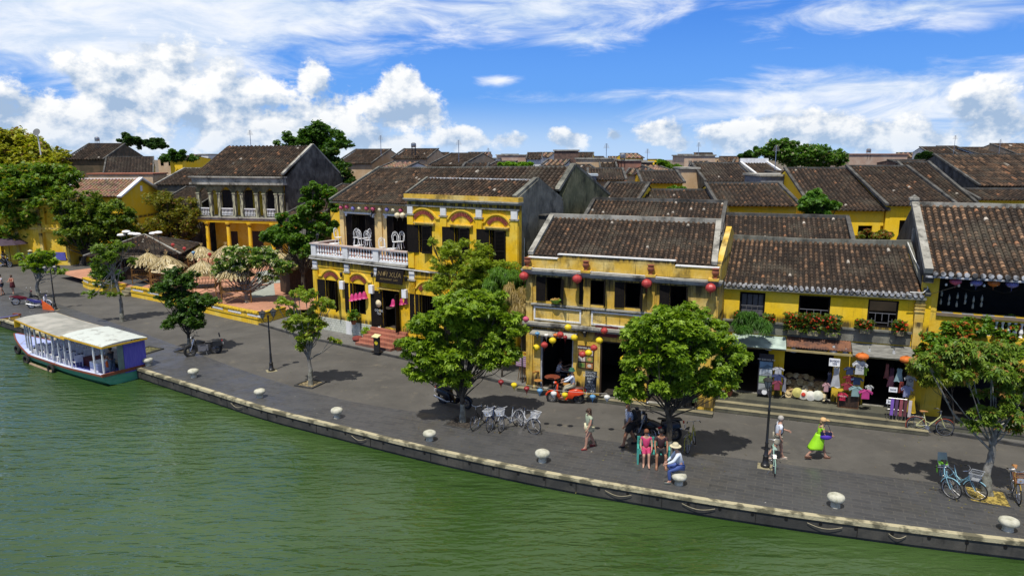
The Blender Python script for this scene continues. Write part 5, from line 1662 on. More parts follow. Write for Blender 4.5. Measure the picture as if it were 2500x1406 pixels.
def tree(name, label, base, blobs_px, trunk=None, n=900, leaf=(7, .16, .045), cols=GREEN, seed=1, group=None, cat='tree', z0=0.0, Y=None, clump=.38, nsub=9, r0=.11, sparse=1.0, white=True, bark=None, odd=None, droop=.25, up=.5, branches=True, fill=.65, twig=1.0, bstep=3):
 """blobs_px: (u, v, half width, half height, dY) as measured; all built round the trunk's own distance"""
 rg = np.random.default_rng(seed)
 rr = random.Random(seed)
 if Y is None:
  x0, Y = G(base[0], base[1], z0)
 else:
  x0 = W(base[0], base[1], Y).x
  if base[1] > 385: z0 = max(z0, 0)
 t = thing(name, label, cat, (x0, Y, z0), 0, group)
 off = Vector((x0, Y, z0))
 pts = []
 subs = []
 for (u, v, ru, rv, dY) in blobs_px:
  yy = Y + dY
  c = W(u, v, yy) - off
  rx, rz = ru * yy / FPX, rv * yy / FPX
  ry = (rx + rz) / 2 * (1.0 if name != 'hedge' else .4)
  m = max(7, int(2.3 * nsub * (rx * rz) ** .5 / .9))
  for i in range(m):
   d = rg.normal(size=3); d /= np.linalg.norm(d)
   k = rg.random() ** .42 * .88
   sc = Vector((c.x + d[0] * rx * k, c.y + d[1] * ry * k, c.z + d[2] * rz * k))
   sr = clump * (rx * rz) ** .5 * (.65 + .75 * rg.random())
   subs.append((sc, sr))
 tot = sum(s[1] ** 2 for s in subs)
 cent = []
 for sc, sr in subs:
  q = max(6, int(2.1 * n * sr ** 2 / tot))
  d = rg.normal(size=(q, 3)); d /= np.linalg.norm(d, axis=1)[:, None]
  rad = sr * (rg.random(q) ** fill)[:, None]
  p = np.array([sc.x, sc.y, sc.z]) + d * rad * np.array([1, 1, .72])
  cent.append(p)
 cent = np.concatenate(cent)
 cent = cent[cent[:, 2] + z0 > z0 + .05] if z0 >= 0 else cent
 V, Fc, T = [0, []], [], []
 leaves(V, Fc, T, cent, rg, leaf[0], leaf[1], leaf[2], cols, up, droop, odd=odd)
 leaf_object('crown', V[1], Fc, T, t)
 # trunk and limbs
 if trunk is not False:
  tp = [Vector((0, 0, -.05))]
  for (u, v, dY) in (trunk or []):
   tp.append(W(u, v, Y + dY) - off)
  if not trunk:
   cc = sum((s[0] for s in subs), Vector()) / len(subs)
   zmin = min(s[0].z - s[1] for s in subs)
   tp += [Vector((cc.x * .15, cc.y * .15, zmin * .5)), Vector((cc.x * .35, cc.y * .35, max(.4, zmin + .1)))]
  mb = MB()
  rs = [r0 * (1.25 if i == 0 else 1 - .45 * i / (len(tp) - 1)) for i in range(len(tp))]
  P2, R2 = [], []
  for i in range(len(tp) - 1):
   for k in range(4):
    f = k / 4
    P2.append(tp[i].lerp(tp[i + 1], f) + Vector((rr.uniform(-1, 1), rr.uniform(-1, 1), 0)) * r0 * .14 * (1 if i or k else 0))
    R2.append(rs[i] * (1 - f) + rs[i + 1] * f)
  P2.append(tp[-1]); R2.append(rs[-1])
  mb.tube(P2, R2, 9)
  top = tp[-1]
  if branches:
   for sc, sr in subs[::bstep]:
    st = P2[rr.randint(max(0, int(len(P2) * .6)), len(P2) - 1)]
    mid = st.lerp(sc, .5) + Vector((rr.uniform(-.15, .15), rr.uniform(-.15, .15), -.08 * (sc - st).length)) * twig
    b0 = r0 * .30 * twig
    mb.tube([st, st.lerp(mid, .5) + Vector((0, 0, .03)), mid, mid.lerp(sc, .6), sc], [b0, b0 * .75, b0 * .5, b0 * .3, b0 * .12], 5)
    for _ in range(3):
     d = Vector((rr.uniform(-1, 1), rr.uniform(-1, 1), rr.uniform(-.3, 1))).normalized() * sr * .9
     mb.tube([mid.lerp(sc, .6), sc.lerp(sc + d, .5), sc + d], [b0 * .28, b0 * .2, b0 * .06], 4)
  tr = mb.build('trunk', bark or BARK, t, smooth=True)
  if white:
   h = .85
   wb = MB()
   seg = [p for p in P2 if p.z < h] or P2[:2]
   a, b_ = P2[0], P2[min(len(seg), len(P2) - 1)]
   f = min(1, h / max(.01, b_.z))
   wb.tube([P2[0]] + [p for p in P2[1:] if p.z < h] + [P2[0].lerp(b_, f) if len(seg) < 2 else seg[-1].lerp(b_, min(1, max(0, (h - seg[-1].z) / max(.01, b_.z - seg[-1].z))))],
     [R2[i] + .006 for i in range(len([p for p in P2[1:] if p.z < h]) + 2)], 9)
   wb.build('limewash', BARKW, tr, smooth=True)
 return t
def pit(u, v, s, label, soil=(.30, .24, .13), rim=.07):
 x, y = G(u, v)
 t = thing('tree_pit', label, 'tree pit', (x, y, 0.0), R(-24), 'square tree pits in the quay paving')
 mb = MB()
 h = s / 2
 for a in ((-h, -h, h, -h + .09), (-h, h - .09, h, h), (-h, -h + .09, -h + .09, h - .09), (h - .09, -h + .09, h, h - .09)): mb.box(a[0], a[1], .005, a[2], a[3], rim)
 mb.build('rim', M('dark_kerb'), t)
 mb = MB(); mb.box(-h + .09, -h + .09, .006, h - .09, h - .09, .03); mb.build('soil', M('soil_%s' % soil[0], soil, tuple(c * .25 for c in soil), 13, .95, bump=.8, lo=.45, hi=.55), t)
pit(758, 938, 1.15, 'square tree pit with pale soil under the sparse light green tree')
pit(460, 857, 1.1, 'square tree pit under the dense dark tree by the parked motorcycle', (.12, .10, .07))
pit(360, 856, 1.3, 'empty square pit of grassy soil behind the violet boat cabin', (.16, .15, .06))
pit(1130, 1032, 1.3, 'square tree pit under the big leafy tree beside the row of bicycles', (.06, .05, .04), .03)
pit(2410, 1213, 1.3, 'square tree pit strewn with yellow petals at the right', (.40, .30, .07), .03)
S = 'trees along the quay'
tree('street_tree', 'small open tree with white limbs leftmost on the quay, beside the twin lantern lamp', (95, 728),
  [(75, 645, 42, 16, 0), (120, 638, 34, 18, .3), (100, 622, 40, 15, 0), (140, 662, 24, 12, -.3), (50, 628, 18, 12, .4), (90, 658, 20, 10, 0)], trunk=[(90, 700, 0), (97, 672, 0)], n=620, leaf=(6, .17, .05), cols=GREENB, seed=2, group=S, r0=.16, clump=.34, bark=M('grey_bark', (.26, .25, .22), (.12, .115, .10), 6, .9, bump=.6))
tree('street_tree', 'thin straggly tree with bare pale limbs behind the boat roof', (298, 785),
  [(262, 620, 46, 32, 0), (240, 660, 26, 25, 0), (290, 600, 32, 22, .3), (228, 715, 30, 14, -.3), (275, 720, 24, 10, -.3), (320, 638, 16, 12, .3), (250, 690, 22, 14, 0)], trunk=[(297, 750, 0), (291, 715, 0), (280, 680, 0), (272, 655, 0)], n=640, leaf=(6, .16, .045), cols=((.08, .17, .015), (.20, .28, .04)), seed=3, group=S, r0=.13, clump=.30, bark=M('grey_bark'))
tree('street_tree', 'dense dark green tree with a split drooping crown beside the parked motorcycle', (460, 858),
  [(430, 690, 58, 32, 0), (405, 712, 44, 22, 0), (455, 740, 60, 30, 0), (490, 730, 45, 28, 0), (425, 785, 34, 24, -.2), (470, 780, 42, 30, -.3), (455, 675, 36, 20, .2), (440, 665, 24, 14, 0)], trunk=[(461, 830, 0), (458, 790, 0)], n=2300, leaf=(6, .13, .05), cols=((.028, .075, .010), (.095, .19, .024)), seed=4, group=S, r0=.12, clump=.32)
tree('street_tree', 'sparse light green young tree in a square pit right of the middle lamp post', (758, 940),
  [(745, 715, 48, 20, 0), (700, 740, 34, 18, 0), (790, 745, 36, 22, 0), (742, 780, 55, 30, 0), (712, 790, 28, 20, -.2), (770, 800, 38, 24, 0), (815, 830, 22, 12, .2), (745, 830, 32, 20, -.3), (735, 850, 16, 10, -.2)], trunk=[(758, 905, 0), (753, 870, 0), (752, 850, 0)], n=800, leaf=(6, .15, .042), cols=LIME, seed=5, group=S, r0=.115, clump=.30, odd=((.30, .20, .05), .05), bark=M('grey_bark'))
tree('street_tree', 'big bright leafy tree with a whitewashed trunk beside the row of bicycles', (1130, 1030),
  [(1105, 765, 90, 45, 0), (1190, 745, 72, 42, .3), (1050, 800, 65, 45, 0), (1170, 810, 80, 45, .2), (1250, 790, 45, 40, .4), (1110, 860, 85, 50, 0), (1195, 870, 60, 40, 0), (1040, 880, 45, 40, -.3), (1120, 925, 50, 30, -.3), (1020, 850, 48, 42, -.1), (1150, 725, 50, 18, 0), (1015, 910, 34, 32, -.2), (1235, 850, 45, 42, .2), (1070, 900, 60, 40, 0)],
  trunk=[(1130, 1000, 0), (1127, 965, 0), (1133, 935, 0)], n=4700, leaf=(8, .17, .038), cols=GREENB, seed=6, group=S, r0=.13, clump=.33, nsub=8)
tree('street_tree', 'big bright rounded tree with a forked trunk behind the green bench', (1632, 1125),
  [(1660, 790, 100, 50, 0), (1590, 810, 65, 50, 0), (1740, 830, 80, 50, .1), (1650, 870, 95, 55, -.2), (1570, 880, 55, 50, 0), (1775, 890, 55, 45, .1), (1550, 935, 42, 38, 0), (1640, 940, 70, 35, -.2), (1720, 930, 60, 35, 0), (1800, 870, 45, 38, .2), (1660, 765, 70, 28, 0), (1540, 850, 45, 45, 0), (1530, 960, 36, 30, -.2), (1760, 950, 45, 30, 0)],
  trunk=[(1634, 1085, 0), (1635, 1040, 0), (1628, 1000, 0), (1640, 960, 0)], n=5200, leaf=(7, .14, .036), cols=((.090, .180, .011), (.28, .42, .028)), seed=7, group=S, r0=.14, clump=.33, nsub=8)
tree('street_tree', 'wide drooping tree with tangled pale limbs rightmost on the quay', (2412, 1208),
  [(2400, 880, 120, 55, 0), (2300, 885, 70, 45, 0), (2470, 900, 70, 60, 0), (2440, 980, 70, 50, -.2), (2360, 850, 80, 30, 0), (2400, 1030, 55, 32, -.3), (2480, 1030, 40, 35, -.2), (2255, 880, 35, 28, .2), (2520, 950, 50, 70, 0)],
  trunk=[(2406, 1160, 0), (2420, 1120, 0), (2424, 1085, 0), (2430, 1040, 0)], n=2100, leaf=(6, .15, .034), cols=((.075, .16, .014), (.22, .32, .035)), seed=8, group=S, r0=.15, clump=.26, droop=.45, odd=((.34, .18, .05), .10), twig=.9, bstep=7, bark=M('grey_bark'))
# hanging fronds under that tree's left side come from finer leaf
tree('weeping_branch_shrub', 'yellow green weeping shrub hanging left of the rightmost tree', (2330, 1055),
  [(2280, 905, 55, 35, 0), (2330, 925, 60, 30, 0), (2250, 890, 30, 30, 0)], n=900, leaf=(7, .13, .028), cols=((.13, .19, .015), (.27, .33, .04)), seed=9, cat='shrub', r0=.04, droop=.6, white=False, clump=.4)
# feathery tree behind
tree('feathery_tree', 'tall feathery yellow green tree in front of the tall ochre house', (1165, 905),
  [(1125, 608, 72, 30, 0), (1100, 650, 55, 34, 0), (1170, 650, 80, 40, 0), (1215, 690, 75, 48, 0), (1085, 690, 55, 36, 0), (1145, 700, 85, 42, 0), (1235, 655, 40, 26, 0), (1060, 590, 26, 14, 0), (1120, 740, 70, 30, 0)], trunk=[(1160, 830, 0), (1150, 720, 0)], n=5200, leaf=(8, .12, .019), cols=((.17, .26, .014), (.34, .42, .035)), seed=10, r0=.13, clump=.30, white=False)
tree('bamboo_clump', 'dense dark green bamboo clump left of the cafe corner', (1225, 925),
  [(1230, 700, 55, 40, 0), (1265, 720, 30, 50, 0), (1255, 670, 25, 20, 0)], n=1300, leaf=(7, .20, .016), cols=GREEN, seed=12, white=False, r0=.05, droop=.9, cat='bamboo')
tree('dry_bamboo', 'straw coloured dry leaves hanging beside the cafe corner', (1275, 940),
  [(1262, 735, 26, 38, 0), (1280, 760, 18, 40, 0), (1245, 710, 20, 20, 0)], n=420, leaf=(7, .28, .014), cols=((.30, .22, .07), (.48, .36, .14)), seed=13, white=False, r0=.03, droop=1.3, cat='bamboo')
# frangipani
tree('flowering_tree', 'white flowering frangipani with bare forked limbs on the square', (603, 738),
  [(570, 640, 60, 22, 0), (640, 635, 60, 26, .2), (690, 655, 40, 22, .2), (545, 655, 40, 18, 0), (600, 620, 60, 16, 0), (655, 675, 30, 12, 0), (575, 610, 30, 10, 0)], z0=PZ, trunk=[(602, 725, 0), (598, 700, 0)], n=1050, leaf=(8, .26, .045), cols=((.06, .14, .015), (.16, .28, .04)), seed=14, r0=.17, clump=.30, white=False, odd=((.75, .72, .50), .20), bark=M('grey_bark'), twig=1.5)
# left masses
tree('big_tree', 'big dark spreading tree at the left edge with a leaning trunk', (110, 640),
  [(60, 480, 100, 70, 0), (130, 440, 75, 42, 0), (20, 450, 70, 55, 0), (110, 500, 70, 45, -1), (40, 560, 60, 40, -1), (90, 530, 60, 35, -1), (150, 470, 40, 30, -1), (20, 520, 50, 50, 0), (-10, 480, 60, 80, 0), (100, 420, 60, 26, 1)], trunk=[(98, 590, 0), (75, 540, 0), (60, 500, 0)], n=11000, leaf=(6, .24, .08), cols=((.05, .12, .010), (.19, .32, .024)), seed=15, r0=.45, clump=.30, white=False, nsub=6, odd=((.30, .28, .03), .12))
tree('yellow_green_tree', 'huge yellow green tree rising on the left skyline', (40, 470), Y=105,
  blobs_px=[(30, 355, 80, 46, 0), (90, 370, 70, 40, 0), (-20, 345, 60, 40, 0), (145, 388, 42, 28, 0), (70, 395, 100, 40, 0), (40, 400, 80, 30, -2), (110, 400, 50, 20, -3)], n=6500, leaf=(6, .30, .11), cols=((.22, .27, .014), (.48, .46, .04)), seed=16, r0=.4, white=False, clump=.30, nsub=4, trunk=False, odd=((.30, .17, .05), .08))
tree('broad_tree', 'broad mid green tree in front of the faded orange hall', (200, 648),
  [(190, 520, 60, 40, 0), (240, 500, 50, 35, .5), (280, 530, 50, 40, 0), (170, 560, 45, 30, -.5), (230, 560, 60, 35, 0), (300, 560, 40, 30, 0), (200, 480, 30, 18, 0), (260, 590, 40, 20, 0), (160, 500, 40, 30, 0), (250, 545, 70, 40, 1), (320, 590, 40, 22, 1), (180, 590, 40, 22, 0)], n=9000, leaf=(6, .17, .055), cols=((.05, .11, .010), (.18, .27, .026)), seed=17, r0=.3, clump=.32, white=False, nsub=5, odd=((.25, .30, .03), .10))
tree('golden_tree', 'golden brown leaved tree left of the old veranda house', (425, 640),
  [(410, 505, 60, 42, 0), (450, 520, 50, 42, 0), (400, 590, 70, 26, .5), (380, 545, 60, 28, -.5), (440, 560, 50, 30, 0), (345, 555, 35, 18, -1), (470, 560, 28, 22, 0), (400, 475, 25, 12, 0), (360, 580, 50, 18, -1), (470, 600, 22, 25, 0)], n=5500, leaf=(7, .16, .034), cols=((.09, .11, .012), (.27, .26, .025)), seed=18, r0=.25, clump=.32, white=False, nsub=5, odd=((.24, .12, .04), .07))
tree('corner_shrub', 'dark shrub mass behind the yellow wall at the left end of the square', (250, 700),
  [(262, 665, 34, 24, 0), (235, 655, 18, 22, 0), (285, 678, 22, 18, 0)], z0=PZ, n=900, leaf=(6, .16, .05), cols=DEEP, seed=19, r0=.05, white=False, cat='shrub')
tree('creeper_tree', 'dense green creeper covered tree between the veranda house and the ochre house', (740, 720), Y=54, blobs_px=
  [(775, 480, 45, 35, 0), (760, 530, 55, 35, 0), (790, 560, 38, 30, 0), (700, 560, 50, 35, 0), (660, 580, 38, 25, 0), (730, 590, 60, 25, -.5), (745, 610, 45, 25, -.5), (690, 530, 30, 20, .5), (780, 455, 25, 16, .5), (810, 500, 18, 30, 0)], n=9500, leaf=(6, .14, .045), cols=((.045, .13, .012), (.15, .28, .025)), seed=20, r0=.2, clump=.32, white=False, nsub=5, odd=((.5, .22, .05), .01))
tree('dark_tree', 'tall green tree rising above the roofs left of centre on the skyline', (770, 470), Y=112,
  blobs_px=[(775, 325, 45, 28, 0), (740, 340, 35, 20, 0), (820, 345, 40, 22, 0), (700, 345, 28, 18, 0), (790, 365, 50, 22, 0), (850, 355, 20, 10, 0)], n=5200, leaf=(6, .27, .10), cols=((.03, .095, .010), (.095, .20, .025)), seed=21, r0=.4, white=False, clump=.42, nsub=4, trunk=False)
tree('ivy_slope', 'creeper hanging down the slope right of the black gable', (810, 460), Y=88,
  blobs_px=[(800, 380, 30, 25, 0), (825, 415, 30, 30, 0), (845, 440, 22, 22, 0), (790, 420, 25, 35, 0)], n=3600, leaf=(6, .22, .08), cols=((.02, .065, .010), (.08, .17, .02)), seed=22, white=False, trunk=False, nsub=5, cat='creeper', odd=((.25, .30, .04), .08))
tree('dark_tree', 'twin crowned dark tree far behind on the left skyline', (350, 400), Y=135,
  blobs_px=[(322, 340, 26, 18, 0), (380, 348, 26, 17, 0), (350, 350, 20, 16, 0), (300, 348, 12, 9, 0), (400, 355, 12, 9, 0)], n=2600, leaf=(6, .28, .11), cols=((.012, .045, .01), (.06, .13, .02)), seed=23, white=False, trunk=False, nsub=3)
tree('low_trees', 'low green hedge of far trees left of the old veranda house roof', (430, 420), Y=125,
  blobs_px=[(400, 385, 22, 9, 0), (440, 378, 32, 14, 0), (470, 386, 18, 8, 0)], n=700, leaf=(6, .4, .16), cols=((.03, .10, .012), (.10, .20, .03)), seed=24, white=False, trunk=False, nsub=3, cat='hedge')
tree('skyline_tree', 'wide green tree on the right skyline', (1950, 440), Y=92,
  blobs_px=[(1900, 365, 45, 22, 0), (1940, 375, 50, 22, 0), (2010, 378, 50, 24, 0), (1980, 395, 60, 18, 0), (1870, 375, 28, 16, 0), (2050, 392, 30, 14, 0), (1925, 350, 28, 12, 0)], n=5000, leaf=(6, .23, .08), cols=((.03, .10, .010), (.13, .26, .03)), seed=25, white=False, trunk=False, nsub=5, clump=.42, odd=((.35, .34, .22), .06))
tree('skyline_tree', 'small dark tree left of the wide skyline tree', (1825, 420), Y=94,
  blobs_px=[(1830, 378, 20, 10, 0), (1812, 384, 9, 6, 0), (1850, 368, 12, 7, 0)], n=420, leaf=(6, .34, .13), cols=DEEP, seed=26, white=False, trunk=False, nsub=4)
tree('skyline_tree', 'small dark tree left of the white houses at the right skyline', (2262, 420), Y=104,
  blobs_px=[(2262, 382, 22, 10, 0), (2248, 386, 12, 8, 0)], n=420, leaf=(6, .4, .15), cols=((.010, .035, .010), (.03, .08, .015)), seed=27, white=False, trunk=False, nsub=4)
tree('roof_garden', 'bright green creeper on a far roof left of centre', (1250, 410), Y=70,
  blobs_px=[(1235, 402, 26, 6, 0), (1275, 402, 26, 6, 0)], n=700, leaf=(6, .22, .09), cols=((.09, .22, .01), (.20, .38, .02)), seed=28, white=False, trunk=False, nsub=6, cat='creeper')
tree('roof_garden', 'green creeper patch on a far roof beside the peach block', (1630, 430), Y=78,
  blobs_px=[(1625, 408, 32, 10, 0), (1610, 397, 18, 6, 0), (1655, 410, 14, 8, 0)], n=800, leaf=(6, .26, .1), cols=((.07, .17, .01), (.17, .30, .03)), seed=29, white=False, trunk=False, nsub=6, cat='creeper')
tree('roof_garden', 'low green weeds along the ridge of the mid roof', (1640, 465), Y=50,
  blobs_px=[(1645, 461, 26, 4, 0), (1672, 461, 14, 4, 0)], n=260, leaf=(6, .16, .06), cols=((.07, .17, .01), (.17, .30, .03)), seed=30, white=False, trunk=False, nsub=6, cat='weeds')
tree('round_bush', 'round bright green tree standing between the tiled roofs right of centre', (1995, 545), Y=40,
  blobs_px=[(1995, 490, 38, 26, 0), (1980, 510, 32, 26, 0), (2015, 505, 32, 24, 0), (1995, 525, 36, 18, 0), (2000, 475, 24, 12, 0)], n=1700, leaf=(6, .17, .06), cols=((.035, .12, .010), (.13, .27, .03)), seed=31, white=False, nsub=8, clump=.32)
tree('bush', 'reddish green shrub below the dark windows behind the bright yellow shop house', (2140, 590), Y=40,
  blobs_px=[(2130, 575, 34, 12, 0), (2165, 570, 26, 14, 0), (2100, 580, 20, 8, 0)], n=700, leaf=(6, .15, .045), cols=((.08, .14, .015), (.20, .22, .03)), seed=32, white=False, nsub=8, cat='bush', odd=((.28, .10, .03), .25), trunk=False)
# canopy creeper of the corner restaurant, growing over a pergola at first floor height
YD = 28.3
tree('canopy_creeper', 'thick red tipped creeper covering the pergola of the corner restaurant', (2400, 1080),
  [(2330, 810, 60, 32, 0), (2390, 800, 60, 28, .3), (2460, 810, 60, 35, .3), (2280, 840, 50, 30, -.3), (2350, 850, 70, 28, -.6), (2430, 850, 70, 30, -.6), (2240, 860, 32, 22, -.4), (2520, 830, 50, 40, 0)], Y=YD, trunk=False, n=3900, leaf=(6, .11, .045), cols=((.07, .17, .012), (.20, .34, .03)), seed=33, nsub=7, clump=.36, cat='creeper', odd=((.48, .14, .03), .13))
tree('balcony_fern', 'spiky green fern on the awning of the bright yellow shop house', (1860, 820), Y=30.7,
  blobs_px=[(1850, 790, 28, 14, 0), (1830, 775, 22, 16, 0), (1815, 795, 24, 14, 0), (1870, 800, 14, 9, -.2)], n=340, leaf=(9, .28, .018), cols=((.03, .11, .012), (.10, .22, .03)), seed=34, nsub=9, cat='fern', droop=.6, trunk=False)
def flowerbox(uL, uR, vt, vb, n, label, seed, boxes):
 Y = None
 pF = FC
 x0, x1 = FC.f(uL, vb, -.3)[0], FC.f(uR, vb, -.3)[0]
 z0, z1 = FC.f((uL + uR) / 2, vb, -.3)[1], FC.f((uL + uR) / 2, vt, -.3)[1]
 t = FC.thing('flower_box', label, 'flower box', 'flower boxes under the yellow windows')
 rg = np.random.default_rng(seed)
 m = n
 c = np.stack([x0 + (x1 - x0) * rg.random(m), -.28 + .2 * rg.normal(size=m) * .6, z0 + (z1 - z0) * rg.random(m) ** .8], axis=1)
 V, Fc, T = [0, []], [], []
 leaves(V, Fc, T, c, rg, 6, .11, .03, ((.05, .12, .012), (.15, .20, .03)), .5, .2)
 leaf_object('foliage', V[1], Fc, T, t)
 c = np.stack([x0 + (x1 - x0) * rg.random(m // 3), -.36 + .16 * rg.normal(size=m // 3), z0 + (z1 - z0) * (.25 + .75 * rg.random(m // 3))], axis=1)
 V, Fc, T = [0, []], [], []
 leaves(V, Fc, T, c, rg, 5, .055, .028, ((.42, .015, .008), (.70, .07, .02)), .5, .0)
 leaf_object('blossoms', V[1], Fc, T, t)
 mb = MB()
 for k in range(boxes):
  a = x0 + (x1 - x0) * (k + .25) / boxes
  mb.box(a, -.42, z0 - .12, a + (x1 - x0) / boxes * .6, -.17, z0 + .08)
 mb.build('planter', STEP, t)
flowerbox(1912, 2052, 766, 812, 520, 'long flower box full of red blossoms under the middle window', 1, 3)
flowerbox(2088, 2130, 780, 806, 120, 'small red flower box left of the right hand window', 2, 1)
flowerbox(2178, 2212, 784, 812, 110, 'small red flower box right of the right hand window', 3, 1)
flowerbox(1862, 1890, 768, 790, 90, 'small red flower box right of the closed lattice window', 4, 1)
flowerbox(1792, 1818, 760, 785, 70, 'small reddish flower box at the left end beside the fern', 5, 1)
# ------------------------------------------------------------------ quay furniture
BOLL = [(473, 921), (635, 970), (823, 1020), (1049, 1075), (1324, 1127), (1657, 1182), (2039, 1237), (2460, 1295), (362, 893)]
BL = ['mushroom stone bollard nearest to the violet boat cabin among those in the open', 'mushroom stone bollard below the middle lamp post', 'mushroom stone bollard left of the big leafy tree, third clear of the boat',
  'mushroom stone bollard just left of the four parked bicycles', 'mushroom stone bollard left of the walking woman in cream shorts', 'mushroom stone bollard that the man in the white shirt and sun hat sits on',
  'mushroom stone bollard between the lamp post and the two light blue bicycles', 'mushroom stone bollard at the right end of the quay', 'stone bollard half hidden behind the stern of the boat']
bm_ = MB()
bm_.lathe([(.20, 0), (.20, .03), (.19, .05), (.19, .22), (.205, .24), (.30, .27), (.355, .34), (.36, .42), (.33, .49), (.22, .545), (.08, .56)], n=20)
for i, (u, v) in enumerate(BOLL):
 x, y = G(u, v)
 if i == 0:
  b0 = tag(bm_.build('bollard', STONE, smooth=True, loc=(x, y, .01)), BL[0], 'bollard', 'stone bollards along the quay')
  b0.scale = (.78, .78, .82)
 else:
  dup(b0, (x, y, .01), i * 1.3, BL[i], scale=(.78 + .03 * math.sin(i * 2), .77 - .04 * math.sin(i), .80 + .05 * math.cos(i * 3)))
BOLLXY = [G(u, v) for u, v in BOLL]
def lamp_post(u, v, rz, heads, label):
 x, y = G(u, v)
 t = thing('street_lamp', label, 'street lamp', (x, y, .01), rz, 'black street lamps on the quay')
 H_ = 3.0
 mb = MB()
 mb.lathe([(.17, 0), (.17, .10), (.12, .14), (.10, .40), (.115, .44), (.075, .50), (.055, .9), (.07, .95), (.05, 1.0), (.042, 2.2), (.06, 2.25), (.038, 2.3), (.034, H_)], n=12)
 mb.build('post', BLACK, t, True)
 fm = MB(); fm.cbox((0, 0, -.004), (.55, .55, .02)); fm.build('footing', STEP, t)
 n = heads
 ar = MB()
 for k in range(n):
  a = 2 * math.pi * k / n + .35
  dx, dy = math.cos(a), math.sin(a)
  ar.tube([(0, 0, H_ - .25), (.12 * dx, .12 * dy, H_ - .30), (.28 * dx, .28 * dy, H_ - .18), (.32 * dx, .32 * dy, H_ - .02)], .018, 6)
 ar.lathe([(.05, H_ - .02), (.06, H_ + .05), (.01, H_ + .16)], n=8)
 ar.build('arms', BLACK, t, True)
 for k in range(n):
  a = 2 * math.pi * k / n + .35
  hx, hy = .32 * math.cos(a), .32 * math.sin(a)
  hm = MB()
  hm.lathe([(.05, 0), (.07, .02)], n=6)
  hm.lathe([(.20, .30), (.205, .32), (.12, .40), (.04, .44), (.02, .50)], n=6)
  for q in range(6):
   b = 2 * math.pi * q / 6
   hm.tube([(.07 * math.cos(b), .07 * math.sin(b), .02), (.165 * math.cos(b), .165 * math.sin(b), .31)], .009, 4)
  o = hm.build('lantern_head', BLACK, t, loc=(hx, hy, H_ - .02))
  gm_ = MB(); gm_.lathe([(.06, .03), (.15, .295)], n=6); gm_.build('lantern_glass', solid('milky_glass', (.30, .31, .30), .25), o)
 return t
lamp_post(135, 756, .2, 2, 'black street lamp with twin lanterns standing by the parked motorbikes at the left')
lamp_post(663, 905, .5, 2, 'black street lamp with twin lanterns in the middle of the left quay')
lamp_post(1868, 1139, 1.2, 1, 'black street lamp beside the walking man in white and the mint bicycle')
# ---- the moored passenger boat
bowp, sternp = Vector((*G(38, 818, .1), 0)), Vector((*G(318, 905, .1), 0))
bd = (sternp - bowp).normalized()
ANG = math.atan2(bd.y, bd.x)
LB = (sternp - bowp).length
SCL = .90
BT = thing('river_boat', 'green and violet wooden river boat with a long grey canopy moored at the quay', 'boat', (bowp.x, bowp.y, WATER_Z), ANG)
LB = 13.6
BT.scale = (.99, .86, .79)
def bx(s):   # half beam and sheer height by station
 t = s / LB
 hb = 1.55 * min(1, (t / .38) ** .75) * (1 - .10 * max(0, (t - .75) / .25))
 sh = .62 + .42 * (1 - min(1, t / .45)) ** 2 + .16 * max(0, (t - .7) / .3)
 return max(.06, hb), sh
N = 30
st_ = [LB * i / N for i in range(N + 1)]
hull = MB()
vs, fs = [], []
for s in st_:
 hb, sh = bx(s)
 t = s / LB
 kz = -.25 + .95 * (1 - min(1, t / .22)) ** 2 + .15 * max(0, (t - .85) / .15)
 for (f, zz) in ((1, sh), (.92, sh * .55 + kz * .45), (.70, sh * .2 + kz * .8), (0, kz), (-.70, sh * .2 + kz * .8), (-.92, sh * .55 + kz * .45), (-1, sh)):
  vs.append((s, hb * f, zz))
for i in range(N):
 for j in range(6): fs.append((i * 7 + j, (i + 1) * 7 + j, (i + 1) * 7 + j + 1, i * 7 + j + 1))
fs.append(tuple(range(N * 7, N * 7 + 7)))
hull.add(vs, fs)
hull.build('hull', M('faded_green_hull', (.055, .27, .16), (.10, .30, .20), 1.6, .6, stretchv=(.4, 1, 3), bump=.2), BT)
gw = MB()
for sd in (-1, 1):
 pts = [(s, sd * (bx(s)[0] + .02), bx(s)[1] - .04) for s in st_]
 for a, b_ in zip(pts, pts[1:]):
  slab_between(gw, a, b_, .08, .11)
slab_between(gw, (LB + .03, -bx(LB)[0] - .06, bx(LB)[1] - .05), (LB + .03, bx(LB)[0] + .06, bx(LB)[1] - .05), .10, .20)
gw.build('gunwale', solid('red_brown_rail', (.20, .06, .03)), BT)
dk = MB()
vs = []
for s in st_:
 hb, sh = bx(s)
 vs += [(s, -hb, sh + .01), (s, hb, sh + .01)]
k0 = 8
dk.add(vs[:2 * k0 + 2], [(2 * i, 2 * i + 2, 2 * i + 3, 2 * i + 1) for i in range(k0)])
dk.build('foredeck', M('faded_violet_deck', (.38, .44, .72), (.30, .36, .64), 1.5, .6), BT)
dk = MB()
vs = []
for s in st_[k0:]:
 hb, sh = bx(s)
 vs += [(s, -hb, sh + .012), (s, -hb + .34, sh + .012), (s, hb - .34, sh + .012), (s, hb, sh + .012)]
for i in range(len(st_[k0:]) - 1):
 dk.add([vs[4 * i], vs[4 * i + 1], vs[4 * i + 4], vs[4 * i + 5]], [(0, 2, 3, 1)])
 dk.add([vs[4 * i + 2], vs[4 * i + 3], vs[4 * i + 6], vs[4 * i + 7]], [(0, 2, 3, 1)])
dk.build('side_decks', M('faded_pale_deck', (.58, .64, .78), (.42, .48, .70), 2.0, .6), BT)
fl = MB(); fl.box(LB * .30, -1.2, .28, LB - .06, 1.2, .33); fl.build('cabin_floor', solid('blue_floor', (.10, .12, .42)), BT)
cs, ce, ca = LB * .25, LB * .70, LB * 1.01
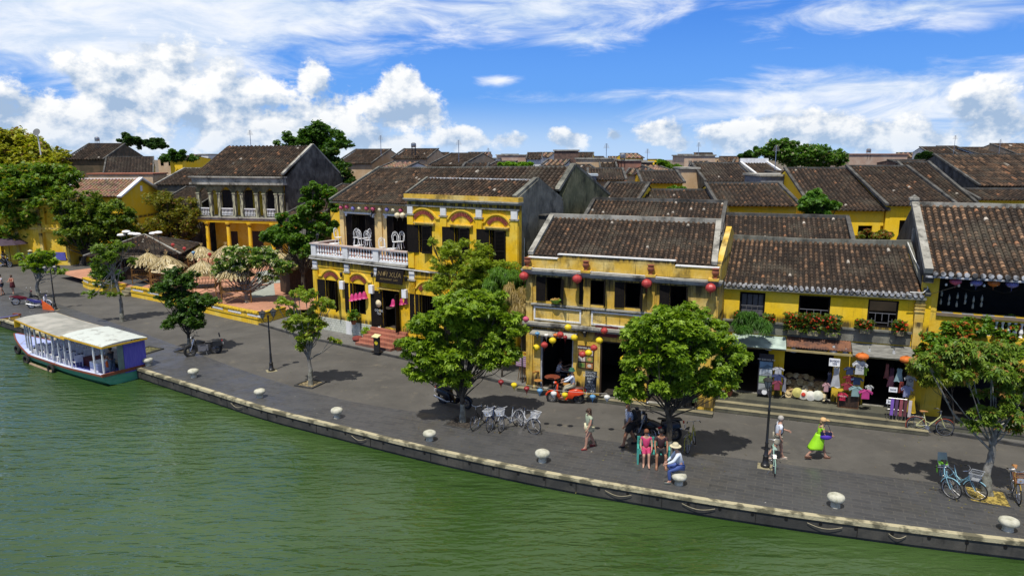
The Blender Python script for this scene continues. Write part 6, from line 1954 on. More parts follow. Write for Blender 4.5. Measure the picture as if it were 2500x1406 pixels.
zc0 = 2.45
def roofm(s0, s1, hb0, hb1, z0, z1, th, mat, name, crown=.16, corr=0.0, n=18, sag=.0):
 mb = MB()
 vs = []
 M_ = 8
 for i in range(n + 1):
  t = i / n
  s = s0 + (s1 - s0) * t
  hb = hb0 + (hb1 - hb0) * t
  for j in range(M_ + 1):
   q = -1 + 2 * j / M_
   z = z0 + (z1 - z0) * t - sag * math.sin(math.pi * t) + crown * (1 - q * q) + (corr if (i % 2) else 0)
   vs.append((s, q * hb, z))
 W_ = M_ + 1
 k = len(vs)
 vs += [(a, b, c - th) for a, b, c in vs]
 fs = []
 for i in range(n):
  for j in range(M_):
   a = i * W_ + j
   fs.append((a, a + W_, a + W_ + 1, a + 1))
   fs.append((k + a, k + a + 1, k + a + W_ + 1, k + a + W_))
  for j in (0, M_):
   a = i * W_ + j
   fs.append((a, k + a, k + a + W_, a + W_))
 for i in (0, n):
  for j in range(M_):
   a = i * W_ + j
   fs.append((a, a + 1, k + a + 1, k + a))
 mb.add(vs, fs)
 return mb.build(name, mat, BT)
r1 = roofm(cs, ce + .5, 1.35, 1.55, 3.10, 2.82, .05, M('grey_canvas_roof', (.36, .35, .31), (.25, .25, .22), 1.2, .85, bump=.15), 'main_canopy', .10, sag=.06)
sm = MB()
for q in (.33, .62):
 s = cs + (ce + .5 - cs) * q
 sm.box(s - .012, -1.1, 0, s + .012, 1.1, .004)
r2_ = roofm(ce, ca + .15, 1.5, 1.42, 2.94, 2.90, .03, M('white_corrugated_roof', (.50, .54, .50), (.30, .31, .28), 2.2, .6, lo=.3, hi=.5), 'aft_canopy', .13, corr=.022, n=44)
tr = MB()
for sd in (-1, 1):
 P_ = []
 for i in range(15):
  t = i / 14
  P_.append((cs + (ce + .5 - cs) * t, sd * (1.35 + .2 * t + .01), 2.98 - .28 * t - .06 * math.sin(math.pi * t)))
 for a, b_ in zip(P_, P_[1:]): slab_between(tr, a, b_, .035, .11)
 slab_between(tr, (ce, sd * 1.52, 2.80), (ca + .15, sd * 1.43, 2.76), .035, .11)
slab_between(tr, (ca + .16, -1.42, 2.76), (ca + .16, 1.42, 2.76), .035, .11)
tr.build('canopy_trim', solid('yellow_trim', (.62, .38, .02)), BT)
fg = MB(); fg.box(cs - .03, -1.42, 2.45, cs + .02, -1.05, 3.0); fg.build('yellow_banner', solid('yellow_banner', (.75, .48, .01)), BT)
for sd in (-1, 1):
 for i in range(9):
  s = cs + .1 + (ce - cs) * i / 8.5
  t = (s - cs) / (ce + .5 - cs)
  mb = MB(); zt = 2.98 - .28 * t - .06 * math.sin(math.pi * t)
  mb.box(s - .045, sd * (bx(s)[0] - .30) - .04, bx(s)[1], s + .045, sd * (bx(s)[0] - .30) + .04, zt + .1)
  mb.build('pillar', M('flaked_white_pillar', (.55, .58, .60), (.30, .33, .37), 5, .7), BT)
for s, y_ in ((ce + .7, -1.38), (LB - .9, -1.30), (LB - .15, -1.2), (LB - .15, 1.35), (LB - 1.2, 1.3)):
 mb = MB(); mb.box(s - .04, y_ - .04, .40, s + .04, y_ + .04, 2.9); mb.build('pillar', WHITE, BT)
rl = MB()
for sd in (-1, 1):
 for i in range(26):
  s = cs + .3 + (ce - cs - .4) * i / 25
  rl.box(s - .05, sd * (bx(s)[0] - .40) - .01, .36, s + .05, sd * (bx(s)[0] - .40) + .01, .98)
rl.build('slatted_side_rail', WHITE, BT)
vp = MB(); vp.box(LB - .05, .02, .62, LB + .02, 1.42, 2.78)
vp.build('violet_stern_panel', M('violet_panel', (.085, .075, .42), (.13, .12, .48), 3, .6, stretchv=(1, 6, .5)), BT)
vp = MB(); vp.box(LB - 1.1, 1.36, .5, LB - .02, 1.40, 2.75); vp.box(LB - .04, -.35, .62, LB + .01, .0, 2.75)
vp.build('grey_green_panel', solid('grey_green_panel', (.16, .22, .20)), BT)
en = MB(); en.box(LB - 2.9, -.55, .33, LB - 2.0, .35, 1.02); en.build('engine_box', CLEANW, BT)
tb = MB(); tb.box(LB - 4.3, -.2, .33, LB - 3.4, .7, .85); tb.box(LB - 4.4, -.3, .85, LB - 3.3, .8, .92); tb.build('bench_chest', solid('dark_red_chest', (.11, .02, .02)), BT)
for i in range(6):
 for sd in (-1, 1):
  s = cs + .9 + i * .95
  ch = MB()
  ch.box(s, sd * .55 - .25, .70, s + .42, sd * .55 + .25, .74); ch.box(s + .40, sd * .55 - .25, .74, s + .44, sd * .55 + .25, 1.25)
  for q in (0, .38):
   for w_ in (-.23, .20): ch.box(s + q, sd * .55 + w_, .33, s + q + .04, sd * .55 + w_ + .03, .70)
  ch.build('seat', WHITE, BT)
lj = MB(); lj.lathe([(.16, 0), (.20, .1), (.19, .35), (.10, .48)], (LB - 1.1, -.35, .95), 8, sx=.6); lj.build('orange_life_vest', solid('life_vest_orange', (.70, .13, .02)), BT)
eb = MB()
pts = [(LB * .33, -1.47, -.02), (LB * .42, -1.6, .02), (LB * .55, -1.66, .03), (LB * .62, -1.64, .03)]
eb.tube(pts, .09, 6); eb.build('rubbing_strake', solid('bare_wood', (.30, .22, .14)), BT)
def tyre(s, sd=-1):
 hb, sh = bx(s)
 mb = MB()
 N = 18
 mb.tube([(s + .29 * math.cos(6.2832 * i / N), sd * (hb + .12), sh - .42 + .29 * math.sin(6.2832 * i / N)) for i in range(N)], .10, 8, closed=True)
 o = mb.build('fender_tyre', RUBBER, BT, True)
 r_ = MB(); r_.tube([(s, sd * (hb + .12), sh - .12), (s + .1, sd * (hb - .1), sh + .05), (s + .3, sd * (hb - .3), sh + .3)], .018, 5); r_.build('rope', solid('old_rope', (.5, .43, .28)), o)
for s in (LB * .17, LB * .36, LB * .60): tyre(s)
# second boat, only its bow in the picture
p2 = Vector((*G(52, 803, WATER_Z), 0))
B2 = thing('rowing_boat', 'wooden boat with a green and ochre painted bow at the left edge', 'boat', (p2.x, p2.y, WATER_Z), R(147))
vs, fs = [], []
N2 = 14
for i in range(N2 + 1):
 t = i / N2
 s = 7 * t
 hb = max(.04, 1.05 * min(1, (t / .5)) ** .8)
 sh = .50 + .55 * (1 - min(1, t / .5)) ** 1.6
 kz = -.2 + .95 * (1 - min(1, t / .25)) ** 2
 mz = kz + (sh - kz) * .45
 vs += [(s, hb, sh), (s, hb * .86, mz), (s, hb * .3, kz), (s, -hb * .3, kz), (s, -hb * .86, mz), (s, -hb, sh)]
for i in range(N2):
 for j in range(5): fs.append((i * 6 + j, (i + 1) * 6 + j, (i + 1) * 6 + j + 1, i * 6 + j + 1))
lo_, up_ = MB(), MB()
lo_.add(vs, [f for k, f in enumerate(fs) if k % 5 in (1, 2, 3)])
up_.add(vs, [f for k, f in enumerate(fs) if k % 5 in (0, 4)])
lo_.build('hull', M('faded_green_hull'), B2)
up_.build('painted_sheer', solid('ochre_paint', (.33, .20, .03)), B2)
g2 = MB()
for sd in (0, 5):
 P_ = [vs[i * 6 + sd] for i in range(N2 + 1)]
 for a, b_ in zip(P_, P_[1:]): slab_between(g2, a, b_, .07, .06)
g2.build('gunwale', solid('violet_rail', (.18, .16, .38)), B2)
g3 = MB(); slab_between(g3, (-.12, 0, 1.0), (.9, 0, .92), .16, .14); g3.build('stem_post', solid('red_brown_rail', (.28, .075, .03)), B2)
dk = MB(); dk.add([(1.6, -.7, .52), (7, -1.0, .42), (7, 1.0, .42), (1.6, .7, .52)], [(0, 1, 2, 3)]); dk.build('deck', solid('grey_deck', (.12, .13, .15)), B2)
g4 = MB()
for a in (-1, 1): g4.tube([(.8 + .12 * math.cos(q), a * .36, .70 + .12 * math.sin(q)) for q in [6.2832 * i / 12 for i in range(12)]], .018, 5, closed=True)
g4.build('painted_eye', solid('cream_paint', (.6, .55, .4)), B2)
# ---- green bench
xb, yb_ = G(1594, 1130)
bn = thing('park_bench', 'turquoise slatted bench under the big rounded tree with a couple on it', 'bench', (xb, yb_, .012), R(-8))
TQ = solid('turquoise_paint', (.06, .34, .29))
mb = MB()
for k in range(4): mb.box(-.58, -.20 + k * .105, .42, .58, -.11 + k * .105, .455)
mb.build('seat', TQ, bn)
mb = MB()
for k in range(3): mb.box(-.58, .24 + .02 * k, .55 + .14 * k, .58, .265 + .02 * k, .65 + .14 * k)
mb.build('backrest', TQ, bn)
for sx in (-1, 1):
 for y0 in (-.2, .22):
  mb = MB(); mb.box(sx * .58 - .03, y0 - .03, 0, sx * .58 + .03, y0 + .03, .62 if y0 < 0 else .95); mb.build('leg', TQ, bn)
 mb = MB(); mb.box(sx * .58 - .035, -.24, .62, sx * .58 + .035, .21, .655); mb.build('armrest', TQ, bn)
# ---- small wooden barrier board between motorbike and lamp
x, y = G(120, 757)
w3 = thing('warning_board', 'orange warning board leaning by the left lamp post', 'board', (x, y, 0), R(-15))
mb = MB(); mb.add([(-.55, -.03, .03), (.50, -.03, .0), (.25, -.03, .32), (-.52, -.03, .70), (-.55, .01, .03), (.50, .01, .0), (.25, .01, .32), (-.52, .01, .70)], [(0, 1, 2, 3), (7, 6, 5, 4), (0, 4, 5, 1), (1, 5, 6, 2), (2, 6, 7, 3), (3, 7, 4, 0)])
mb.build('panel', solid('warning_orange', (.70, .12, .02)), w3)
mb = MB(); mb.box(-.60, -.02, 0, -.56, .02, .80); mb.build('post', solid('warning_orange', (.70, .12, .02)), w3)
# small iron pegs of a mooring rail near the boat
for i, (u, v) in enumerate([(95, 778), (118, 773), (133, 771)]):
 x, y = G(u, v)
 mb = MB(); mb.tube([(0, 0, 0), (0, 0, .30), (.10, 0, .38)], .022, 6)
 tag(mb.build('mooring_hook', BLACK, loc=(x, y, 0)), ['left of the three black mooring hooks above the boat canopy', 'middle one of the three black mooring hooks above the boat canopy', 'right of the three black mooring hooks above the boat canopy'][i], 'hook', 'black mooring hooks')
# ------------------------------------------------------------------ bicycles and motorbikes
def wheel(parent, x, r, steer=0.0, tyre_w=.018, rimc=STEEL, spokes=14, name='wheel', z=None):
 z = r if z is None else z
 hub = bpy.data.objects.new(name, None)
 mb = MB()
 N = 26
 mb.tube([(r * math.cos(6.2832 * i / N), 0, r * math.sin(6.2832 * i / N)) for i in range(N)], tyre_w, 6, closed=True)
 o = mb.build(name, RUBBER, parent, True, loc=(x, 0, z), rot=(0, 0, steer))
 mb = MB()
 q = r - tyre_w - .006
 mb.tube([(q * math.cos(6.2832 * i / N), 0, q * math.sin(6.2832 * i / N)) for i in range(N)], tyre_w * .62, 5, closed=True)
 for i in range(spokes):
  a = 6.2832 * i / spokes
  mb.tube([(0, .02 * (1 if i % 2 else -1), 0), (q * math.cos(a), 0, q * math.sin(a))], .0035 if spokes > 8 else .018, 3)
 mb.lathe([(.022, -.035), (.022, .035)], n=8, axis='Y')
 mb.build('rim', rimc, o, True)
 return o
def arc(cx, cz, r, a0, a1, n=9, y=0.0):
 return [(cx + r * math.cos(R(a0 + (a1 - a0) * i / n)), y, cz + r * math.sin(R(a0 + (a1 - a0) * i / n))) for i in range(n + 1)]
def bicycle(label, x, y, head, lean=0.0, steer=0.0, col=None, saddle=None, guard=None, basket=None, child=False, group='bicycles parked along the street', name='bicycle', z=.012, sc=1.0):
 t = thing(name, label, 'bicycle', (x, y, z), R(head), group)
 t.rotation_euler = (R(lean), 0, R(head))
 t.rotation_mode = 'XYZ'
 t.scale = (sc,) * 3
 fm = col or solid('black_frame', (.02, .02, .022), .4)
 r = .33
 st = R(steer)
 wheel(t, -.52, r)
 mb = MB()
 bb, hd, sd_ = (-.10, 0, .28), (.36, 0, .78), (-.24, 0, .80)
 mb.tube([bb, hd], .018, 7); mb.tube([bb, sd_], .016, 7); mb.tube([(.33, 0, .66), (0, 0, .46), (-.18, 0, .55)], .016, 7)
 for s in (-1, 1):
  mb.tube([bb, (-.52, .05 * s, r)], .010, 5); mb.tube([(-.2, 0, .66), (-.52, .05 * s, r)], .009, 5)
 mb.tube([(.345, 0, .70), (.37, 0, .86)], .02, 7)
 mb.build('frame', fm, t, True)
 cs_, sn_ = math.cos(st), math.sin(st)
 def fr(p):
  dx = p[0] - .40
  return (.40 + dx * cs_ - p[1] * sn_, dx * sn_ + p[1] * cs_, p[2])
 fk = MB()
 for s in (-1, 1): fk.tube([fr((.38, .035 * s, .74)), fr((.45, .05 * s, .55)), fr((.55, .05 * s, r))], .011, 6)
 fk.build('fork', fm, t, True)
 wp = fr((.55, 0, r))
 w_ = wheel(t, wp[0], r, st)
 w_.location = (wp[0], wp[1], r)
 hb = MB()
 hb.tube([fr((.37, 0, .84)), fr((.36, 0, 1.0))], .012, 6)
 hb.tube([fr((.18, .26, 1.02)), fr((.30, .23, 1.05)), fr((.38, .10, 1.02)), fr((.37, 0, 1.0)), fr((.38, -.10, 1.02)), fr((.30, -.23, 1.05)), fr((.18, -.26, 1.02))], .012, 6)
 hb.build('handlebar', STEEL, t, True)
 gp = MB()
 for s in (-1, 1): gp.tube([fr((.26, .24 * s, 1.045)), fr((.16, .265 * s, 1.015))], .019, 6)
 gp.build('grips', RUBBER, t, True)
 sp = MB(); sp.tube([(-.235, 0, .78), (-.26, 0, .90)], .012, 6)
 sp.build('seat_post', STEEL, t, True)
 sm_ = MB(); sm_.add([(-.40, -.09, .92), (-.40, .09, .92), (-.22, .05, .93), (-.10, .02, .93), (-.10, -.02, .93), (-.22, -.05, .93), (-.38, -.07, .96), (-.38, .07, .96), (-.23, .035, .965), (-.11, .01, .95), (-.11, -.01, .95), (-.23, -.035, .965)],
       [(5, 4, 3, 2, 1, 0), (6, 7, 8, 9, 10, 11), (0, 1, 7, 6), (1, 2, 8, 7), (2, 3, 9, 8), (3, 4, 10, 9), (4, 5, 11, 10), (5, 0, 6, 11)])
 sm_.build('saddle', saddle or solid('black_saddle', (.02, .02, .02), .5), t)
 gm_ = MB(); gm_.tube(arc(-.52, r, r + .035, -15 + 40, 200, 10), .016, 5)
 gm_.build('mudguard', guard or fm, t, True)
 gm_ = MB(); gm_.tube([fr(p) for p in arc(.55, r, r + .035, 40, 160, 8)], .016, 5)
 gm_.build('mudguard', guard or fm, t, True)
 ck = MB()
 ck.lathe([(.09, -.01), (.095, 0), (.09, .01)], (-.10, -.05, .28), 14, axis='Y')
 ck.tube([(-.10, -.05, .28), (-.02, -.08, .14), (-.02, -.17, .14)], .009, 5); ck.tube([(-.10, .05, .28), (-.18, .08, .42), (-.18, .17, .42)], .009, 5)
 for s in ((-.02, -.13, .14), (-.18, .13, .42)): ck.cbox(s, (.09, .08, .02))
 ck.tube([(-.10, -.05, .37), (-.52, -.05, .36)], .005, 4); ck.tube([(-.10, -.05, .19), (-.52, -.05, .30)], .005, 4)
 ck.build('crank_and_pedals', STEEL, t)
 rk = MB()
 for s in (-1, 1): rk.tube([(-.22, .06 * s, .70), (-.74, .06 * s, .71), (-.52, .06 * s, r)], .007, 4)
 for q in range(4): rk.tube([(-.36 - .1 * q, -.06, .71), (-.36 - .1 * q, .06, .71)], .006, 4)
 rk.build('rear_rack', STEEL, t)
 ks = MB(); ks.tube([(-.45, .06, .30), (-.50, .26, -.0)], .010, 5); ks.build('kickstand', STEEL, t)
 if basket:
  bk = MB()
  N = 9
  a0, a1, z0_, z1_ = (.46, .70), (.42, .82), .72, .98
  for (p0, p1) in (((-.12), (.12)),):
   pass
  for i in range(N + 1):
   q = i / N
   for (c0, c1) in ((fr((.44, -.12 + .24 * q, z0_)), fr((.41, -.17 + .34 * q, z1_))), (fr((.66, -.12 + .24 * q, z0_)), fr((.76, -.17 + .34 * q, z1_))),
        (fr((.44 + .22 * q, -.12, z0_)), fr((.41 + .35 * q, -.17, z1_))), (fr((.44 + .22 * q, .12, z0_)), fr((.41 + .35 * q, .17, z1_)))):
    bk.tube([c0, c1], .005, 3)
  for k in range(5):
   q = k / 4
   ring = [fr(p) for p in ((.44 - .03 * q, -.12 - .05 * q, z0_ + .26 * q), (.66 + .10 * q, -.12 - .05 * q, z0_ + .26 * q), (.66 + .10 * q, .12 + .05 * q, z0_ + .26 * q), (.44 - .03 * q, .12 + .05 * q, z0_ + .26 * q))]
   bk.tube(ring, .006 if k < 4 else .012, 4, closed=True)
  bk.add([fr((.44, -.12, z0_)), fr((.66, -.12, z0_)), fr((.66, .12, z0_)), fr((.44, .12, z0_))], [(0, 1, 2, 3)])
  o = bk.build('basket', basket[0], t)
  if basket[1]:
   pl = MB(); pl.add([fr((.68, -.09, .75)), fr((.68, .09, .75)), fr((.745, .09, .93)), fr((.745, -.09, .93)), fr((.685, -.09, .75)), fr((.685, .09, .75)), fr((.752, .09, .93)), fr((.752, -.09, .93))], [(3, 2, 1, 0), (4, 5, 6, 7), (0, 1, 5, 4), (2, 3, 7, 6), (1, 2, 6, 5), (3, 0, 4, 7)])
   pl.build('basket_plate', CLEANW, o)
   em = MB(); c = fr((.722, 0, .84)); em.ball(c, .028, 8, sx=.5); em.build('round_emblem', solid('dull_gold', (.30, .20, .06)), o)
 if child:
  cm = MB()
  cm.box(-.72, -.15, .74, -.36, .15, .78); cm.add([(-.70, -.15, .78), (-.70, .15, .78), (-.76, .13, 1.08), (-.76, -.13, 1.08), (-.67, -.15, .78), (-.67, .15, .78), (-.73, .13, 1.08), (-.73, -.13, 1.08)], [(0, 1, 2, 3), (7, 6, 5, 4), (0, 4, 5, 1), (1, 5, 6, 2), (2, 6, 7, 3), (3, 7, 4, 0)])
  cm.build('child_seat', solid('pale_grey_plastic', (.30, .34, .33)), t)
  cm = MB(); cm.box(-.66, -.14, .782, -.38, .14, .80); cm.box(-.70, -.19, .44, -.50, -.16, .62); cm.build('green_pad', solid('lime_pad', (.20, .55, .04)), t)
 return t
WB = (solid('white_wire', (.62, .64, .66)), True)
GB = (solid('grey_wire', (.34, .36, .38)), True)
BLUEF = solid('light_blue_frame', (.28, .52, .60), .35)
SILV = solid('silver_frame', (.42, .44, .46), .35)
x, y = G(1175, 1040); bicycle('black bicycle without a basket, leftmost in the row of four by the big tree', x, y, -112, 6, -10)
x, y = G(1206, 1042); bicycle('dark blue bicycle with a white basket, second from the left in the row of four', x, y, -100, 6, -15, solid('navy_frame', (.03, .05, .12), .4), basket=WB)
x, y = G(1245, 1046); bicycle('grey bicycle with a white basket, third from the left in the row of four', x, y, -138, 6, 25, SILV, basket=WB)
x, y = G(1283, 1050); bicycle('pale silver bicycle with a white basket, rightmost in the row of four', x, y, -62, -6, 30, solid('pale_frame', (.5, .58, .62), .35), basket=(WB[0], False))
x, y = G(2268, 1060); bicycle('cream city bicycle with red mudguards parked side on by the corner restaurant', x, y, -16, -5, 0, solid('cream_frame', (.55, .55, .25), .35), solid('tan_saddle', (.42, .20, .07)), solid('dark_red_guard', (.28, .05, .03)), sc=1.03)
x, y = G(2308, 1200); bicycle('light blue bicycle with a child seat and lime pads at the right', x, y, -115, 6, 50, BLUEF, child=True, sc=1.05)
x, y = G(2345, 1203); bicycle('light blue bicycle with a grey wire basket next to the one with the child seat', x, y, -80, 8, -8 + 40, BLUEF, basket=GB, sc=1.05)
x, y = G(2478, 1212); bicycle('amber bicycle with a brown wicker basket at the right edge', x, y, -118, 4, 4, solid('amber_frame', (.42, .27, .04), .35), solid('tan_saddle', (.42, .2, .07)), basket=(solid('brown_wicker', (.26, .11, .05)), True), sc=1.05)
x, y = G(1889, 1145); bicycle('mint green bicycle leaning by the right lamp post', x, y, 73, -3, 6, solid('mint_frame', (.32, .50, .40), .35), solid('mint_saddle', (.30, .42, .36)))
x, y = G(1690, 1095); bicycle('black and yellow bicycle in the tree shade behind the man in the sun hat', x, y, 58, -8, 25, solid('yellow_stripe_frame', (.30, .28, .03), .4))
for k, (u, v, lb) in enumerate([(172, 636, 'dark bicycle leftmost in the cluster before the dark trees'), (186, 638, 'dark bicycle with a white wheel guard in the cluster before the dark trees'), (212, 636, 'dark bicycle rightmost in the cluster before the dark trees')]):
 x, y = G(u, v); bicycle(lb, x, y, (-70, -50, -100)[k], 6, 10, guard=WHITE if k == 1 else None)
def motorbike(label, x, y, head, body, accent=None, kind='underbone', lean=-6, seatm=None, steer=20, name='motorbike', group='motorbikes parked along the street', sc=1.0, lug=False, stand=True):
 t = thing(name, label, 'motorbike', (x, y, .012), R(head), group)
 t.rotation_euler = (R(lean), 0, R(head))
 t.scale = (sc,) * 3
 accent = accent or body
 seatm = seatm or solid('black_vinyl', (.015, .015, .015), .45)
 r = .27 if kind != 'scooter' else .24
 st = R(steer)
 tw = .05 if kind != 'cruiser' else .06
 RM = STEEL if kind == 'underbone' else solid('dark_alloy', (.06, .06, .065), .4)
 wheel(t, -.60, r, 0, tw, RM, 6)
 cs_, sn_ = math.cos(st), math.sin(st)
 def fr(p):
  dx = p[0] - .42
  return (.42 + dx * cs_ - p[1] * sn_, dx * sn_ + p[1] * cs_, p[2])
 wp = fr((.66, 0, r))
 w_ = wheel(t, wp[0], r, st, tw, RM, 6)
 w_.location = (wp[0], wp[1], r)
 def side(poly, w0, w1=None, mat=None, nm='body_panel'):
  """closed side profile with a rounded cross section: narrower at its outer faces"""
  w1 = w0 * .6 if w1 is None else w1
  n = len(poly)
  cx = sum(p[0] for p in poly) / n; cz = sum(p[1] for p in poly) / n
  mb = MB()
  rings = []
  for yy, k in ((-w0, .80), (-w0 * .75, .96), (0, 1.0), (w0 * .75, .96), (w0, .80)):
   rings.append([(cx + (p[0] - cx) * k, yy, cz + (p[1] - cz) * k) for p in poly])
  vs = [q for rg_ in rings for q in rg_]
  fs = [tuple(range(n)), tuple(range(5 * n - 1, 4 * n - 1, -1))]
  for a in range(4):
   for i in range(n): fs.append((a * n + i, (a + 1) * n + i, (a + 1) * n + (i + 1) % n, a * n + (i + 1) % n))
  mb.add(vs, fs)
  return mb.build(nm, mat or body, t, True)
 if kind == 'scooter':
  side([(-.86, .52), (-.80, .70), (-.55, .76), (-.15, .70), (-.08, .45), (-.02, .24), (-.30, .22), (-.42, .40), (-.70, .44)], .19, nm='rear_body')
  side([(-.10, .20), (.30, .20), (.36, .26), (-.08, .27)], .19, nm='footboard')
  side([(.26, .22), (.36, .24), (.47, .70), (.42, .92), (.36, .90), (.38, .62), (.26, .34)], .20, nm='leg_shield')
  gm_ = MB(); gm_.tube([fr(p) for p in arc(.66, r, r + .05, 15, 165, 9)], .06, 6); gm_.build('front_mudguard', body, t, True)
 elif kind == 'underbone':
  side([(-.95, .70), (-.90, .78), (-.40, .74), (-.05, .62), (.20, .50), (.30, .36), (.05, .30), (-.25, .34), (-.45, .48), (-.75, .60)], .12, nm='rear_body')
  side([(.22, .34), (.36, .36), (.50, .66), (.44, .92), (.34, .90), (.36, .66)], .17, nm='leg_shield', mat=accent)
  gm_ = MB(); gm_.tube([fr(p) for p in arc(.66, r, r + .045, 20, 165, 9)], .05, 6); gm_.build('front_mudguard', accent, t, True)
  em = MB(); em.box(-.28, -.12, .22, .12, .12, .40); em.lathe([(.10, -.14), (.10, .14)], (-.05, 0, .30), 10, axis='Y'); em.build('engine', solid('dull_engine', (.14, .14, .15), .4), t)
 else:
  side([(-.10, .72), (.28, .84), (.38, .76), (.30, .62), (-.05, .60)], .15, nm='fuel_tank')
  em = MB(); em.box(-.22, -.14, .22, .26, .14, .52); em.lathe([(.13, -.2), (.13, .2)], (.0, 0, .34), 12, axis='Y')
  for k in range(6): em.box(-.12, -.15, .50 + k * .018, .16, .15, .507 + k * .018)
  em.build('engine', solid('dull_engine', (.14, .14, .15), .4), t)
  fm = MB(); fm.tube([(.40, 0, .84), (.34, 0, .50), (.28, 0, .22), (-.3, 0, .2), (-.45, 0, .58), (-.1, 0, .62)], .028, 6); fm.build('frame', BLACK, t, True)
  gm_ = MB(); gm_.tube([fr(p) for p in arc(.66, r, r + .06, 50, 160, 9)], .045, 6); gm_.tube(arc(-.60, r, r + .07, 30, 170, 9), .06, 6); gm_.build('mudguards', BLACK, t, True)
  for s in (-1, 1):
   pb = MB(); pb.cbox((-.66, .22 * s, .56), (.42, .14, .28)); pb.build('pannier', seatm, t)
  br = MB(); br.cbox((-.82, 0, .98), (.07, .24, .22), 0, 0, 0, .15); br.build('backrest_pad', seatm, t)
 sm_ = MB()
 sz = .77 if kind != 'cruiser' else .68
 vs = []
 prof = ((-.88, .09, .03), (-.80, .13, .10), (-.45, .13, .08), (-.30, .12, .03), (-.05, .09, .06), (.0, .05, .02))
 for (xx, hw, hh) in prof:
  for k in range(7):
   a = math.pi * k / 6
   vs.append((xx, -hw * math.cos(a), sz - .02 + hh * math.sin(a) ** .6 * .9))
 sm_.add(vs, [(i * 7 + k, i * 7 + k + 1, (i + 1) * 7 + k + 1, (i + 1) * 7 + k) for i in range(5) for k in range(6)] + [tuple(range(7)), tuple(range(41, 34, -1))] + [(i * 7, (i + 1) * 7, (i + 1) * 7 + 6, i * 7 + 6) for i in range(5)])
 sm_.build('seat', seatm, t, True)
 fk = MB()
 for s in (-1, 1): fk.tube([fr((.42, .07 * s, .90)), fr((.66, .075 * s, r))], .022, 6)
 fk.build('fork', STEEL, t, True)
 hb = MB()
 hb.tube([fr((.22, .34, 1.04)), fr((.34, .20, 1.06)), fr((.42, 0, 1.0)), fr((.34, -.20, 1.06)), fr((.22, -.34, 1.04))], .016, 6)
 for s in (-1, 1): hb.tube([fr((.30, .24 * s, 1.05)), fr((.33, .30 * s, 1.22))], .007, 4)
 hb.build('handlebar', BLACK, t, True)
 for s in (-1, 1):
  mm_ = MB(); c = fr((.33, .32 * s, 1.25)); mm_.ball(c, .06, 8, sx=.35, sz=.7); mm_.build('mirror', WHITE if kind == 'underbone' else BLACK, t, True)
 hl = MB(); c = fr((.50, 0, .96)); hl.ball(c, .095, 12, sx=.8, sz=.85)
 o = hl.build('headlight_shell', body if kind != 'cruiser' else BLACK, t, True)
 hl = MB(); c = fr((.56, 0, .96)); hl.ball(c, .065, 10, sx=.5); hl.build('headlight_lens', solid('lamp_glass', (.6, .62, .62), .15), o, True)
 ex = MB(); ex.tube([(.10, -.14, .26), (-.25, -.17, .20), (-.45, -.19, .26), (-.90, -.20, .36)], [.02, .022, .045, .05], 8)
 ex.build('exhaust_pipe', STEEL, t, True)
 tl = MB(); tl.cbox((-.93, 0, .68), (.05, .14, .07)); tl.build('tail_light', solid('red_lens', (.45, .02, .02), .2), t)
 pl = MB(); pl.cbox((-.98, 0, .54), (.012, .17, .12)); pl.build('number_plate', CLEANW, t)
 if stand:
  ks = MB(); ks.tube([(-.10, .12, .24), (-.16, .30, .02)], .014, 5); ks.build('side_stand', STEEL, t)
 return t
x, y = G(98, 752); motorbike('violet and silver motorbike parked in front by the left lamp post', x, y, 6, solid('deep_violet_blue', (.03, .03, .16), .3), solid('silver_white', (.5, .5, .55), .3), steer=-15)
x, y = G(62, 742); motorbike('dark red and black motorbike parked behind the violet one', x, y, 40, solid('dark_red_gloss', (.12, .01, .02), .3), BLACK, steer=20)
x, y = G(498, 866); motorbike('black cruiser motorcycle with panniers parked near the dense dark tree', x, y, 205, BLACK, kind='cruiser', steer=15, lean=6, sc=1.12)
x, y = G(1108, 990); motorbike('black scooter with a chrome exhaust behind the big tree trunk', x, y, -35, solid('gloss_black', (.012, .012, .015), .25), kind='scooter', steer=10, lean=5, sc=1.1)
x, y = G(1603, 1072); motorbike('black scooter with a large seat behind the bench tree', x, y, 172, solid('gloss_black', (.012, .012, .015), .25), kind='scooter', steer=10, lean=5, sc=1.15)
x, y = G(1567, 1066); motorbike('black motorbike with its handlebar showing behind the man in the checked shirt', x, y, 118, solid('gloss_black', (.012, .012, .015), .25), kind='underbone', steer=-25, lean=5, sc=1.1)
x, y = G(12, 652); motorbike('dark motorbike carrying a rider in black at the left edge', x, y, -20, BLACK, kind='underbone', group='motorbikes on the left side of the street', lean=0, stand=False)
x, y = G(196, 643); motorbike('dark motorbike with a white rear plate beside the bicycle cluster', x, y, 150, BLACK, kind='underbone')
RX, RY = G(1381, 983)
motorbike('orange red scooter ridden past the cafe by a man in a green hat', RX, RY, 171, solid('orange_red_gloss', (.62, .055, .012), .25), kind='scooter', steer=-6, lean=0, sc=1.0, seatm=solid('brown_vinyl', (.08, .03, .02), .5), group=None, stand=False, name='scooter')
